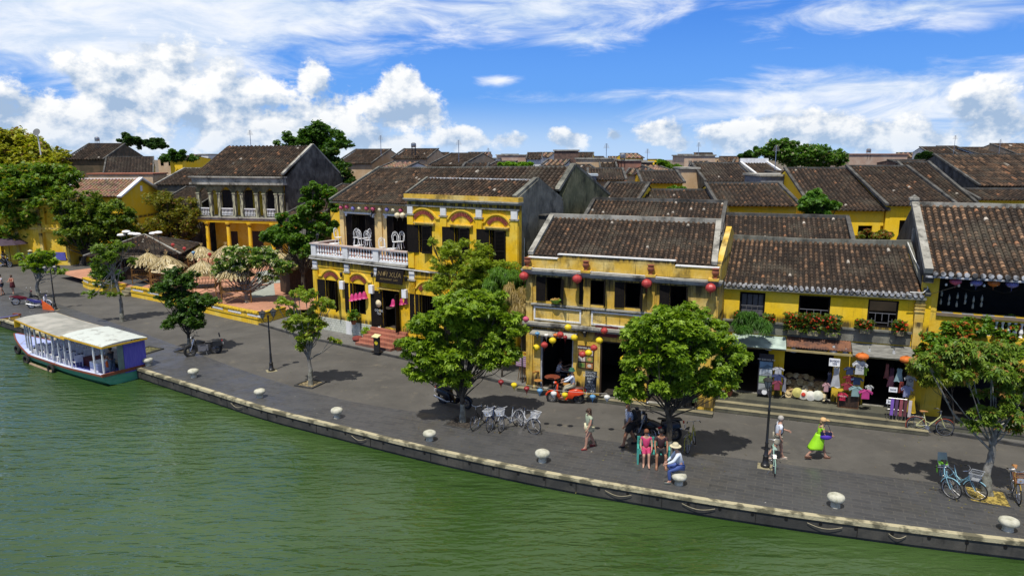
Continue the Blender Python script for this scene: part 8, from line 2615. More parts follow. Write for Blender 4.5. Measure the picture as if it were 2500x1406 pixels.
# white umbrella-shaped lamps over the square
for i, (u, v) in enumerate([(296, 574), (308, 566), (322, 571), (334, 572), (374, 570), (386, 568)]):
 p = W(u, v, 62)
 t = thing('shell_lamp', 'white dish shaped lamp, %s from the left above the tiled pavilion' % words[i], 'lamp', p, 0, 'white dish lamps above the pavilion')
 mb = MB(); mb.lathe([(.02, -.14), (.30, -.08), (.36, 0), (.28, .10), (.02, .15)], n=12); mb.build('lamp_shade', WHITE, t, True)
 mb = MB(); mb.tube([(0, 0, -.1), (.05, 0, -(p.z - PZ))], .025, 5); mb.build('pole', BLACK, t)
# magenta flower lamps by the brick steps
for (u, v, lb) in ((881, 822, 'black stand with four magenta flower lamps left of the brick steps'), (982, 838, 'black stand with four magenta flower lamps right of the brick steps')):
 x, y = G(u, v, .12)
 t = thing('flower_lamp_stand', lb, 'lamp', (x, y, .12), FA.a, 'flower lamp stands by the brick steps')
 mb = MB(); mb.tube([(0, 0, 0), (0, 0, 2.75), (-.1, 0, 2.95)], .022, 6); mb.tube([(-.75, 0, 2.75), (.55, 0, 3.0)], .015, 5); mb.build('post', BLACK, t)
 for k in range(4):
  mb = MB(); cx, cz = -.62 + .36 * k, 2.42 + .09 * k
  mb.lathe([(.05, .34), (.12, .24), (.15, .08), (.17, -.02), (.24, -.10), (.19, -.09), (.02, 0)], (cx, 0, cz), 10)
  mb.build('flower_shade', solid('magenta_silk', (.52, .04, .17), .45), t, True)
LAMPW = solid('enamel_shade', (.40, .42, .44))
for i, (u, v) in enumerate([(1877, 848), (1937, 853), (2035, 855), (2064, 861), (2122, 862), (2182, 866)]):
 x, z = FC.f(u, v, -.55); p = FC.world(x, -.55, z)
 t = thing('pendant_lamp', 'grey bell shaped lamp, %s from the left under the shop awning' % words[i], 'lamp', p, 0, 'pendant lamps under the awning')
 mb = MB(); mb.lathe([(.17, -.10), (.17, -.07), (.11, .02), (.06, .10), (.05, .2)], n=12); mb.build('lamp_shade', LAMPW, t, True)
 mb = MB(); mb.tube([(0, 0, .2), (0, 0, max(.3, 3.0 - z))], .01, 4); mb.build('cord', BLACK, t)
# ---- signs
def board(F, l, t_, r_, b_, d, mat, name, label, cat='sign', th=.04, tilt=0.0, group=None):
 x0, x1, z0, z1 = rect(F, l, t_, r_, b_, -d)
 c = F.world((x0 + x1) / 2, -d, (z0 + z1) / 2)
 o = thing(name, label, cat, c, F.a, group)
 mb = MB(); w2, h2 = (x1 - x0) / 2, (z1 - z0) / 2
 mb.box(-w2, -th / 2, -h2, w2, th / 2, h2)
 mb.build('panel', mat, o)
 o.rotation_euler = (R(tilt), 0, F.a)
 return o, w2, h2
INK = solid('white_lettering', (.75, .75, .72)); GOLDL = solid('faded_gold_lettering', (.17, .12, .045)); CHALK = solid('chalk', (.45, .48, .50))
o, a, b_ = board(FA, 919, 655, 984, 692, .32, SHUT, 'name_board', 'dark carved name board over the door of the tall ochre house', tilt=-12)
text('lettering', 'N\u01a0I X\u01afA', GOLDL, o, (0, -.035, .06), .42, sx=1.1)
text('lettering', 'RESTAURANT  CAFE', GOLDL, o, (0, -.035, -.24), .16)
o, a, b_ = board(FB, 1411, 844, 1450, 900, .05, solid('dark_maroon_board', (.05, .012, .015)), 'food_poster', 'dark food poster headed WESTERN FOOD between the two cafe doors')
text('lettering', 'WESTERN FOOD', INK, o, (0, -.03, b_ - .11), .125, sx=.88)
for i in range(3):
 for j in range(2):
  mb = MB(); cx, cz = (-.5 + j) * a * .95, b_ * .42 - i * b_ * .56
  mb.box(cx - a * .42, -.034, cz - b_ * .22, cx + a * .42, -.022, cz + b_ * .22); p_ = mb.build('dish_photo', solid('dish_photo_%d' % ((i + j) % 3), [(.45, .20, .07), (.55, .48, .40), (.20, .22, .06)][(i + j) % 3]), o)
  mb = MB(); mb.ball((cx, -.034, cz), a * .27, 10, sy=.05, sz=.8); mb.build('dish', solid('dish_%d' % ((i * 2 + j) % 3), [(.60, .32, .10), (.10, .22, .04), (.62, .58, .5)][(i * 2 + j) % 3]), p_)
o, a, b_ = board(FB, 1428, 906, 1456, 958, .75, solid('blackboard', (.02, .025, .03)), 'chalkboard', 'tall black chalkboard with chalk menu on the cafe step', tilt=-10)
text('lettering', 'COCKTAIL\nCHAMPAGNE\nSHAKE\nBEER\nLEMON\nBEEF GOI\nVODKA', CHALK, o, (0, -.028, 0), .15, sx=.82)
o, a, b_ = board(FB, 1453, 796, 1508, 822, .12, solid('dark_red_board', (.09, .012, .012)), 'name_board', 'plain dark red name board over the second cafe door', tilt=-6)
o, a, b_ = board(FC, 1944, 838, 2022, 858, .10, solid('dark_wood_board', (.035, .02, .015)), 'name_board', 'dark name board reading Minh An over the hat shop')
text('lettering', 'Minh An', INK, o, (-a * .38, -.026, .02), .22, sx=.9); text('lettering', 'Souvenir - Hand made', INK, o, (a * .35, -.026, -.09), .085)
o, a, b_ = board(FC, 2116, 852, 2196, 874, .12, solid('dark_wood_board', (.035, .02, .015)), 'name_board', 'dark name board reading TAI THANH over the dress shop')
text('lettering', 'TAI THANH', solid('red_bronze_lettering', (.32, .12, .06)), o, (0, -.026, -.02), .24, sx=1.0)
o, a, b_ = board(FC, 1796, 832, 1856, 852, .10, solid('dark_wood_board', (.035, .02, .015)), 'name_board', 'dark name board over the leftmost shop, half behind the tree')
text('lettering', 'Thanh Son', INK, o, (a * .3, -.026, 0), .16)
o, a, b_ = board(FC, 1851, 864, 1887, 962, .45, solid('poster_black', (.03, .03, .04)), 'tall_poster', 'tall travel poster board standing between the first two shops', tilt=-3)
text('lettering', 'MY SON HOI AN', INK, o, (0, -.03, b_ * .72), .10)
for i, cc in enumerate([(.16, .28, .42), (.40, .46, .52), (.22, .34, .16), (.28, .30, .30)]):
 mb = MB(); mb.box(-a * .86, -.034, b_ * (.62 - .36 * i) - b_ * .32, a * .86, -.022, b_ * (.62 - .36 * i)); p_ = mb.build('photo', solid('view_%d' % i, cc), o)
 mb = MB(); z_ = b_ * (.62 - .36 * i) - b_ * .2; mb.prism([(-a * .86, -.036, z_ - b_ * .1), (a * .86, -.036, z_ - b_ * .1), (a * .86, -.036, z_ - .02), (a * .2, -.036, z_ + b_ * .08), (-a * .3, -.036, z_ - .03)], (0, .002, 0)); mb.build('photo_hills', solid('view_dark_%d' % i, tuple(q * .5 for q in cc)), p_)
mb = MB(); mb.lathe([(.12, -.004), (.12, .004)], (0, -.03, -b_ * .88), 12, axis='Y'); mb.build('round_badge', WHITE, o)
x, y = G(1276, 938)
o = thing('menu_board', 'tilted TEXT and GRAB menu board on a bamboo stand at the cafe corner', 'sign', (x, y, .1), R(-30))
z0_, z1_ = W(1276, 895, y).z - .1, W(1276, 857, y).z - .1
mb = MB(); mb.box(-.40, -.02, z0_, .40, .02, z1_); mb.build('panel', solid('menu_purple', (.22, .10, .17)), o)
mb = MB(); mb.box(-.40, -.028, z1_ - .24, .40, -.021, z1_); mb.build('header', solid('menu_yellow', (.70, .50, .03)), o)
text('lettering', 'TEXT & GRAB', solid('menu_red', (.35, .03, .05)), o, (0, -.036, z1_ - .12), .15, sx=.85)
mb = MB()
for k in range(6): mb.box(-.37, -.026, z0_ + .05 + k * .1, .37, -.021, z0_ + .105 + k * .1)
mb.build('menu_lines', solid('menu_pink', (.52, .38, .50)), o)
mb = MB()
for k in range(6): mb.tube([(-.35 + .14 * k, .1, 0), (-.18 + .07 * k, .02, z0_)], .018, 5)
mb.build('bamboo_stand', BAMBOO, o)
for u, v, lb in ((835, 696, 'white light box on the left pilaster of the tall house'), (907, 706, 'white light box left of the open door'), (988, 717, 'white light box right of the open door')):
 x, z = FA.f(u, v, -.2); p = FA.world(x, -.2, z)
 mb = MB(); mb.box(-.17, -.10, -.26, .17, .10, .26); tag(mb.build('wall_lamp_box', CLEANW, loc=p, rot=(0, 0, FA.a)), lb, 'wall lamp', 'white light boxes on the tall house')
for u, v, lb in ((833, 671, 'small black wall lantern on the left pilaster'), (908, 671, 'small black wall lantern left of the name board'), (991, 681, 'small black wall lantern right of the name board'), (1428, 815, 'small black wall lantern between the cafe doors'), (775, 577, 'small black lantern on the terrace corner')):
 F = FB if u > 1200 else FA
 x, z = F.f(u, v, -.16); p = F.world(x, -.16, z)
 mb = MB(); mb.lathe([(.03, -.16), (.07, -.14), (.09, .08), (.12, .09), (.03, .18), (.01, .22)], n=6); mb.tube([(0, 0, .2), (0, .1, .22), (0, .16, .1)], .012, 5)
 tag(mb.build('wall_lantern', BLACK, loc=p, rot=(0, 0, F.a)), lb, 'wall lantern', 'black wall lanterns')
# conical hat and chalk writing on the open door leaf
x, z = FA.f(924, 741, -.16); p = FA.world(x, -.16, z)
mb = MB(); mb.lathe([(.24, 0), (.235, .01), (.10, .10), (.005, .16)], n=16)
tag(mb.build('conical_hat', solid('palm_leaf_hat', (.66, .56, .36)), None, True, loc=p, rot=(R(90), 0, FA.a)), 'pale conical hat hung on the open black door', 'hat')
x, z = FA.f(925, 762, -.16); p = FA.world(x, -.16, z); text('chalk_writing', 'COFFEE\nTEA', CHALK, None, p, .2, rot=(R(90), 0, FA.a)); tag(COL.objects['chalk_writing'], 'chalk writing on the open black door leaf', 'writing')
p = FA.world(dr[0] + 1.6, -2.3, .12)
o = thing('menu_stand', 'black menu stand with a yellow disc before the brick steps', 'menu stand', p, FA.a)
mb = MB(); mb.box(-.22, -.05, .08, .22, .05, .95); mb.box(-.3, -.2, 0, .3, .2, .08); mb.build('post_panel', BLACK, o)
mb = MB(); mb.lathe([(.13, -.01), (.13, .01)], (0, -.062, .6), 14, axis='Y'); mb.build('yellow_disc', solid('yellow_disc', (.6, .5, .03)), o)
mb = MB(); mb.cbox((0, -.04, 1.02), (.5, .36, .03), 0, 0, R(20)); mb.build('menu_top', solid('cream_menu', (.65, .6, .3)), o)
# plants by the steps
def potplant(F, x, y, z, label, r=.3, seed=1, pot=TERRA, cols=GREEN):
 p = F.world(x, y, z)
 t = thing('potted_plant', label, 'plant', p)
 mb = MB(); mb.lathe([(.12, 0), (.18, .22), (.20, .25), (.16, .26)], n=12); mb.build('pot', pot, t, True)
 rg = np.random.default_rng(seed); d = rg.normal(size=(90, 3)); d /= np.linalg.norm(d, axis=1)[:, None]
 V, Fc, T = [0, []], [], []
 leaves(V, Fc, T, d * r * (rg.random((90, 1)) ** .5) + np.array([0, 0, .26 + r * .8]), rg, 7, .16, .03, cols)
 leaf_object('foliage', V[1], Fc, T, t)
sx0, sx1 = dr[0] - 1.1, dr[1] + 1.0
potplant(FA, sx0 + .1, -.5, .12, 'potted plant beside the left end of the brick steps', .34, 1, WHITE, GREENB)
potplant(FA, sx0 - 1.1, -.4, .95, 'shaggy green plant box below the second barred window', .42, 2)
potplant(FA, sx1, -1.3, .12, 'potted plant in a red pot right of the brick steps', .25, 3)
potplant(FC, .9, -.8, .52, 'potted plant before the leftmost shop', .4, 4, TERRA, GREENB)
p = FA.world(sx0 - .2, -1.0, .12); mb = MB(); mb.lathe([(.22, 0), (.34, .14), (.30, .26), (.2, .30)], n=14); tag(mb.build('clay_bowl', solid('dark_red_clay', (.20, .04, .03)), None, True, loc=p), 'dark red clay bowl left of the brick steps', 'bowl')
mb = MB(); mb.lathe([(.06, 0), (.20, .08), (.27, .20), (.25, .20), (.05, .06)], n=16); x, z = FB.f(1357, 735, -.12); p = FB.world(x, -.12, 4.56)
o = tag(mb.build('fruit_bowl', solid('lime_bowl', (.16, .38, .04)), None, True, loc=p), 'green bowl of orange slices on the leftmost cafe window sill', 'bowl')
for k in range(3):
 mb = MB(); mb.prism([(-.14, 0, 0), (.14, 0, 0), (.08, 0, .12), (-.04, 0, .17)], (0, .03, 0)); mb.build('fruit_slice', solid('melon', (.62, .34, .10)), o, loc=(-.12 + .11 * k, -.05 + .03 * k, .13), rot=(0, R(-50 + 50 * k), .4 * k))
# ---- terrace chairs, white wrought iron
def iron_chair():
 t = thing('garden_chair', 'x', 'chair', (0, 0, 0), 0, 'white wrought iron chairs on the terrace')
 mb = MB(); mb.lathe([(.21, .44), (.22, .455), (.21, .47)], n=16); mb.build('seat', WHITE, t)
 mb = MB(); mb.tube([(-.17, .16, .46), (-.20, .20, .80), (-.12, .23, 1.0), (0, .24, 1.07), (.12, .23, 1.0), (.20, .20, .80), (.17, .16, .46)], .02, 6)
 mb.tube([(-.1, .19, .5), (-.12, .21, .78), (0, .22, .88), (.12, .21, .78), (.1, .19, .5)], .015, 5); mb.tube([(.0 + .07 * math.cos(q), .225, .93 + .07 * math.sin(q)) for q in [.6 * i for i in range(10)]], .013, 4, closed=True)
 mb.build('backrest', WHITE, t, True)
 for k in range(4):
  a = R(45 + 90 * k); mb = MB(); mb.tube([(.17 * math.cos(a), .17 * math.sin(a), .45), (.20 * math.cos(a), .20 * math.sin(a), .2), (.26 * math.cos(a), .26 * math.sin(a), 0)], .019, 5); mb.build('leg', WHITE, t)
 return t
ic = iron_chair()
ZT = 5.18 + .74
for i, (u, v, rz, lb, ps) in enumerate([(826, 583, 60, 'white iron chair alone at the left end of the terrace', .45), (870, 583, 200, 'white iron chair stacked highest, second group on the terrace', 1.0), (882, 585, 150, 'white iron chair leaning in the middle group on the terrace', .7), (896, 580, 240, 'white iron chair behind the middle group', 1.2), (899, 592, 170, 'white iron chair in front of the middle group', .4),
         (934, 603, 30, 'low white iron chair behind the balustrade, centre right', .75), (948, 604, 100, 'white iron chair half hidden behind the balustrade', .5), (966, 583, 20, 'white iron chair left of the pair at the ochre corner', .6), (977, 584, 340, 'white iron chair right of the pair at the ochre corner', .9)]):
 x, z = FA.f(u, v, ps); p = FA.world(x, ps, ZT)
 t = ic if i == 0 else dup(ic)
 t.location = p; t.rotation_euler = (0, 0, R(rz)); t['label'] = lb
 if 'low' in lb or 'half hidden' in lb: t.location.z -= .45
ZT = 5.18
for i, (x, y, lb) in enumerate(((1.3, .75, 'round white table left on the terrace'), (3.4, .85, 'round white table in the middle of the terrace'), (6.4, .8, 'round white table right on the terrace'))):
 t = FA.thing('terrace_table', lb, 'table', 'white terrace tables'); p = FA.world(x, y, ZT); t.location = p
 mb = MB(); mb.lathe([(.34, .70), (.35, .715), (.34, .73)], n=18); mb.build('tabletop', WHITE, t); mb = MB(); mb.tube([(0, 0, 0), (0, 0, .7)], .025, 6); mb.lathe([(.2, 0), (.18, .03), (.03, .06)], n=12); mb.build('pedestal', WHITE, t)
# cafe table and chairs on the step
def cafe_chair(label, x, y, rz):
 t = thing('cafe_chair', label, 'chair', FB.world(x, y, .165), FB.a + R(rz), 'wooden chairs before the cafe door')
 m = solid('honey_wood', (.42, .20, .045), .5)
 mb = MB(); mb.lathe([(.20, .44), (.21, .46), (.20, .475)], n=14); mb.build('seat', m, t)
 mb = MB(); mb.tube([(-.18, .17, .85), (0, .22, .86), (.18, .17, .85)], .05, 6); mb.build('backrest', m, t)
 for sx in (-1, 1):
  mb = MB(); mb.tube([(sx * .16, -.15, .45), (sx * .18, -.18, 0)], .018, 5); mb.build('leg', WOOD, t)
  mb = MB(); mb.tube([(sx * .18, .17, .88), (sx * .17, .18, .4), (sx * .19, .22, 0)], .018, 5); mb.build('leg', WOOD, t)
cafe_chair('honey coloured chair left of the round cafe table', .75, -.25, 60)
cafe_chair('honey coloured chair right of the round cafe table', 2.2, -.22, -50)
t = FB.thing('cafe_table', 'round dark red table before the open cafe door', 'table'); t.location = FB.world(1.5, -.25, .165)
mb = MB(); mb.lathe([(.38, .72), (.39, .735), (.38, .75)], n=20); mb.build('tabletop', solid('red_brown_top', (.20, .055, .03), .4), t)
mb = MB(); mb.tube([(0, 0, 0), (0, 0, .72)], .035, 7); mb.lathe([(.22, 0), (.2, .03), (.04, .05)], n=12); mb.build('pedestal', BLACK, t)
t = FB.thing('cafe_table', 'square table inside the cafe with diners', 'table'); t.location = FB.world(1.85, 1.15, .165)
mb = MB(); mb.box(-.45, -.35, .72, .45, .35, .76); mb.build('tabletop', solid('checked_cloth', (.30, .30, .32)), t); mb = MB(); mb.tube([(0, 0, 0), (0, 0, .72)], .04, 6); mb.build('pedestal', BLACK, t)
# ---- clothes and hats at the shops
def cloth(u, v, w_, h, d, col, label, kind='shirt', extra=None, rot=0.0):
 x, z = FC.f(u, v, -d); p = FC.world(x, -d, z)
 t = thing('hanging_' + kind, label, kind, p, FC.a + R(rot), 'clothes hung out at the shops')
 col = tuple(q * .72 for q in col)
 m = solid('cloth_%d_%d_%d' % tuple(int(q * 99) for q in col), col, .8)
 pts = {'shirt': [(-.5, -.5), (.5, -.5), (.46, .22), (.78, .02), (.88, .22), (.42, .5), (.14, .5), (0, .43), (-.14, .5), (-.42, .5), (-.88, .22), (-.78, .02), (-.46, .22)],
   'dress': [(-.62, -.5), (-.2, -.47), (.25, -.52), (.62, -.5), (.30, .16), (.36, .42), (.15, .5), (0, .4), (-.15, .5), (-.36, .42), (-.30, .16)],
   'trousers': [(-.5, -.5), (-.1, -.5), (0, .1), (.1, -.5), (.5, -.5), (.4, .5), (-.4, .5)]}[kind]
 mb = MB(); n = len(pts)
 vs = [(a * w_, .03 + .03 * math.sin(a * 9 + b * 5), b * h) for a, b in pts] + [(a * w_ * .97, -.05 - .03 * math.sin(a * 8), b * h * .98) for a, b in pts]
 mb.add(vs, [tuple(range(n)), tuple(range(2 * n - 1, n - 1, -1))] + [(i, i + n, (i + 1) % n + n, (i + 1) % n) for i in range(n)])
 mb.build('fabric', m, t)
 mb = MB(); mb.tube([(-.25 * w_, 0, h * .47), (0, 0, h * .56), (.25 * w_, 0, h * .47)], .008, 4); mb.tube([(0, 0, h * .56), (0, 0, h * .56 + .12)], .006, 4); mb.build('hanger', BLACK, t)
 if extra: extra(t, h)
def pr(tx, m=None, s=.1, z=.1): return lambda t, h: text('print', tx, m or solid('navy_print', (.03, .04, .12)), t, (0, -.1, z * h), s)
cloth(2099, 897, .36, .62, .95, (.68, .70, .72), 'white printed v neck shirt hung under the wide orange lantern', extra=pr('HOI AN\n+++', s=.11))
cloth(2041, 920, .34, .95, .75, (.60, .62, .64), 'long white and black tunic beside the hat shop', 'dress')
cloth(2024, 930, .22, .85, .55, (.04, .05, .10), 'navy tunic behind the long white one', 'dress')
cloth(2017, 945, .2, .4, .7, (.60, .36, .38), 'pale pink shirt below the navy tunic')
cloth(1900, 905, .30, .34, .5, (.55, .57, .62), 'white striped shirt on the column right of the poster')
cloth(1899, 922, .32, .36, .55, (.06, .08, .20), 'navy shirt below the striped shirt')
cloth(1897, 940, .26, .44, .6, (.30, .06, .10), 'crimson shirt below the navy shirt')
cloth(1915, 938, .16, .7, .4, (.35, .36, .42), 'patterned scarf dress at the hat shop jamb', 'dress')
cloth(2075, 905, .3, .34, .6, (.03, .05, .13), 'navy shirt left of the white printed shirt')
cloth(2074, 925, .32, .3, .65, (.22, .02, .03), 'dark red shirt in the stacked display')
cloth(2092, 930, .30, .34, .7, (.07, .11, .22), 'blue shirt in the stacked display')
cloth(2112, 905, .15, .42, .6, (.25, .45, .03), 'lime shirt beside the white printed shirt')
cloth(2068, 943, .30, .30, .72, (.35, .04, .06), 'scarlet shirt low in the stacked display')
cloth(2089, 955, .34, .46, .85, (.30, .46, .46), 'pale teal t-shirt at the front of the display')
cloth(2113, 962, .33, .42, .9, (.62, .06, .28), 'magenta child shirt in front of the display')
cloth(2057, 968, .25, .34, .85, (.60, .03, .08), 'bright red printed t-shirt lowest on the yellow pillar', extra=pr('HOI AN', INK, .08, .15))
cloth(2122, 948, .2, .3, .8, (.55, .58, .56), 'small white shirt behind the magenta one')
cloth(2176, 920, .26, .9, .5, (.09, .03, .06), 'plum dress hung at the dress shop', 'dress')
cloth(2195, 915, .30, .62, .6, (.38, .56, .62), 'pale blue dress hung at the dress shop', 'dress')
cloth(2165, 905, .18, .7, .4, (.35, .12, .11), 'rust tunic left of the plum dress', 'dress')
cloth(2222, 930, .28, .5, .8, (.58, .60, .60), 'white t-shirt with a round print by the creeper', extra=pr('O', s=.2))
cloth(2225, 985, .34, .80, 1.15, (.70, .48, .03), 'yellow flowered robe on a stand by the bicycle', 'dress')
cloth(2214, 955, .28, .5, .95, (.35, .38, .60), 'lilac patterned shirt behind the yellow robe')
cloth(2200, 945, .2, .5, .7, (.28, .05, .04), 'dark red trousers hung below the pale blue dress', 'trousers')
x0, x1, z0, z1 = rect(FC, 2166, 970, 2212, 1022, -1.2)
o = thing('display_rack', 'wire display rack of scarves standing on the steps', 'rack', FC.world(x0, -1.25, .34), FC.a)
mb = MB()
for k in range(7): mb.tube([(k * (x1 - x0) / 6, 0, 0), (k * (x1 - x0) / 6, 0, 1.0)], .012, 4)
mb.tube([(0, 0, 1), (x1 - x0, 0, 1)], .014, 4); mb.tube([(0, 0, .5), (x1 - x0, 0, .5)], .012, 4); mb.build('frame', STEEL, o)
for k, cc in enumerate([(.20, .10, .45), (.10, .05, .12), (.30, .08, .10), (.12, .04, .05), (.55, .50, .50)]):
 mb = MB(); mb.box(.1 + k * .17, -.06, .25, .22 + k * .17, -.02, .98); mb.build('scarf', solid('scarf_%d' % k, cc), o)
for u0, v0, u1, v1, d, tx, lb in ((2024, 875, 2051, 894, 1.0, 'BAMBOO\n100%', 'white paper sign over the long tunic'), (2170, 945, 2191, 957, .9, 'SCARVES', 'white paper sign on the dress rack'), (2164, 975, 2180, 986, 1.25, 'SALE', 'white paper sign on the wire rack')):
 o, a, b_ = board(FC, u0, v0, u1, v1, d, CLEANW, 'paper_sign', lb, th=.01, group='white paper signs at the shops'); text('lettering', tx, solid('navy_print', (.03, .04, .12)), o, (0, -.012, 0), b_ * .75, sx=.7)
# hats heaped in the doorway
hat_c = [(.46, .36, .18), (.36, .27, .12), (.55, .47, .28), (.30, .20, .09)]
hp = {}
rg = random.Random(3)
for k in range(26):
 r_, c_ = divmod(k, 7)
 px, py, pz = 3.55 + c_ * .24 + rg.uniform(-.06, .06), -.02 + r_ * .24, .62 + r_ * .22 + rg.uniform(0, .05)
 if k % 4 not in hp:
  mb = MB(); mb.lathe([(.19, -.01), (.195, 0), (.11, .02), (.10, .09), (.06, .115), (.005, .115)], n=12)
  hp[k % 4] = mb.build('straw_hat', solid('hat_straw_%d' % (k % 4), hat_c[k % 4]), None, True)
  o = hp[k % 4]
 else: o = hp[k % 4].copy(); COL.objects.link(o)
 o.location = FC.world(px, py, pz); o.rotation_euler = (R(rg.uniform(30, 70)), R(rg.uniform(-20, 20)), FC.a + rg.uniform(-.5, .5))
 tag(o, 'brown or straw coloured brimmed hat heaped in the hat shop doorway', 'hat', 'brimmed hats heaped in the doorway')
mb = MB(); mb.box(3.4, .05, .52, 5.2, .3, .75); mb.box(3.4, .3, .52, 5.2, .6, 1.0); mb.box(3.4, .6, .52, 5.2, .95, 1.3); o = mb.build('stepped_display', DWOOD, None, loc=(FC.o[0], FC.o[1], 0), rot=(0, 0, FC.a)); tag(o, 'dark stepped bench carrying the heap of hats', 'display')
for k, (u, v, cc, lb) in enumerate([(1947, 958, (.50, .46, .14), 'yellowish conical hat at the left of the front row'), (1961, 963, (.66, .62, .50), 'white conical hat with a red patch in the front row'), (1979, 966, (.64, .64, .58), 'white conical hat third in the front row'), (1997, 965, (.60, .62, .52), 'white conical hat rightmost in the front row')]):
 x, z = FC.f(u, v, -.2); mb = MB(); mb.lathe([(.23, -.02), (.23, -.01), (.11, .07), (.005, .12)], n=18)
 o = tag(mb.build('conical_hat', solid('cone_hat_%d' % k, cc), None, True, loc=FC.world(x, -.2, z), rot=(R(68), 0, FC.a)), lb, 'hat', 'conical hats in the front row')
 if k == 1: mb = MB(); mb.lathe([(.10, .105), (.05, .14)], n=8); mb.build('red_patch', solid('red_patch', (.5, .04, .02)), o)
t = FC.thing('wooden_chest', 'worn wooden cabinet under the hanging shirts', 'cabinet'); t.location = FC.world(6.0, -.55, .5)
mb = MB(); mb.box(-.42, -.2, 0, .42, .2, .62); mb.build('body', WOOD, t); mb = MB(); mb.box(-.38, -.215, .08, .38, -.202, .56); mb.build('door', DWOOD, t)
# parasol at the far left and mannequin pot beneath tree, gallery bottles
x, y = G(28, 648); t = thing('parasol', 'wide dark parasol among the people at the far left', 'parasol', (x, y, 0))
mb = MB(); mb.lathe([(1.9, 2.35), (1.5, 2.6), (.8, 2.9), (.02, 3.05)], n=10); mb.build('canopy', solid('aubergine_canvas', (.055, .035, .055)), t); mb = MB(); mb.tube([(0, 0, 0), (0, 0, 2.9)], .03, 6); mb.build('pole', WOOD, t)
rg = random.Random(9)
for k in range(12):
 x = .55 + (k % 6) * .3; z = 5.35 + .28 * (k // 6) + rg.uniform(-.1, .1)
 mb = MB() if k == 0 else mb
 if k == 0: mb.lathe([(.04, -.11), (.045, -.09), (.045, .04), (.015, .09), (.015, .15)], n=8); b0_ = mb.build('bottle', solid('pale_label_bottle', (.30, .30, .24), .3), None, True); o = b0_
 else: o = b0_.copy(); COL.objects.link(o)
 o.location = FD.world(x, .5, z); tag(o, 'small pale bottle hanging in the left bay of the restaurant gallery', 'bottle', 'bottles hanging in the gallery')
for k in range(7):
 u = 2310 + k * 31
 if u > 2495: break
 x, z = FD.f(u, 695 + (k % 2) * 2, -.3)
 mb = MB(); mb.ball((0, 0, 0), .05, 8, sz=1.3); tag(mb.build('light_bulb', solid('frosted_bulb', (.7, .7, .66), .3), None, True, loc=FD.world(x, -.3, z)), 'white bulb, %s from the left along the gallery eaves' % words[k], 'bulb', 'bulbs along the gallery eaves')
p_ = [FD.world(.4 + k * .55, -.3, 6.02 + .2 * (k % 2)) for k in range(10)]
wire(p_, 'drooping light string along the restaurant gallery', .006, .08)
x, y = G(1677, 1000); potp = thing('tall_planter', 'tall black planter between the cafe and the shop steps', 'planter', (x, y, 0))
mb = MB(); mb.lathe([(.17, 0), (.25, .55), (.26, .6), (.2, .6)], n=12); mb.build('pot', BLACK, potp)
rg = np.random.default_rng(5); d = rg.normal(size=(110, 3)) * .22; V, Fc, T = [0, []], [], []; leaves(V, Fc, T, d + np.array([0, 0, .95]), rg, 7, .2, .03, GREEN); leaf_object('foliage', V[1], Fc, T, potp)
# satellite dish on the far left skyline, fan on the terrace wall
p = W(91, 324, 98); t = thing('satellite_dish', 'grey satellite dish above the yellow green trees', 'dish', p); mb = MB(); mb.lathe([(.5, .17), (.33, .07), (.02, 0), (.02, .03), (.33, .10)], n=16); o = mb.build('dish', solid('dish_grey', (.16, .17, .17)), t, True, rot=(R(70), 0, 0)); mb = MB(); mb.tube([(0, 0, 0), (0, .2, -3)], .08, 6); mb.build('mast', WHITE, t)
x, z = FA.f(908, 520, 1.9); t = thing('wall_fan', 'black wall fan between the terrace doors', 'fan', FA.world(x, 1.9, z), FA.a); mb = MB(); N = 16; mb.tube([(.26 * math.cos(6.2832 * i / N), 0, .26 * math.sin(6.2832 * i / N)) for i in range(N)], .012, 4, closed=True)
for k in range(12): mb.tube([(0, 0, 0), (.26 * math.cos(R(30 * k)), 0, .26 * math.sin(R(30 * k)))], .006, 3)
mb.build('cage', BLACK, t); mb = MB()
for k in range(3): mb.cbox((.1 * math.cos(R(120 * k)), .02, .1 * math.sin(R(120 * k))), (.16, .01, .09), 0, 0, 0, -R(120 * k))
mb.build('blade', DWOOD, t); mb = MB(); mb.tube([(0, 0, 0), (0, .25, .1)], .05, 6); mb.build('bracket', BLACK, t)
# fallen leaves and scraps on the ground
rg = random.Random(21); mb = MB(); tn = []
def scrap(x, y, s, c):
 q = rg.uniform(0, 6.28); z = .017 + rg.uniform(0, .006)
 mb.add([(x + s * math.cos(q), y + s * math.sin(q), z), (x - .4 * s * math.sin(q), y + .4 * s * math.cos(q), z + .01), (x - s * math.cos(q), y - s * math.sin(q), z), (x + .4 * s * math.sin(q), y - .4 * s * math.cos(q), z + .012)], [(0, 1, 2, 3)]); tn.append((*c, 1))
for (u, v, k) in ((758, 940, 50), (1130, 1032, 120), (1632, 1125, 130), (2410, 1210, 160), (460, 858, 50), (1300, 960, 60), (2300, 1060, 60)):
 cx, cy = G(u, v)
 for _ in range(k): scrap(cx + rg.gauss(0, 1.5), cy + rg.gauss(.3, 1.0), rg.uniform(.02, .05), rg.choice([(.25, .18, .05), (.14, .10, .04), (.30, .27, .08), (.10, .14, .03)]))
for p, d in along(KERB_P if 'KERB_P' in globals() else kp, .16):
 if rg.random() < .6 and p.x < 25: scrap(p.x + rg.uniform(-.2, .2), p.y - abs(rg.gauss(.1, .18)), rg.uniform(.02, .04), rg.choice([(.22, .17, .07), (.13, .10, .05), (.4, .38, .3)]))
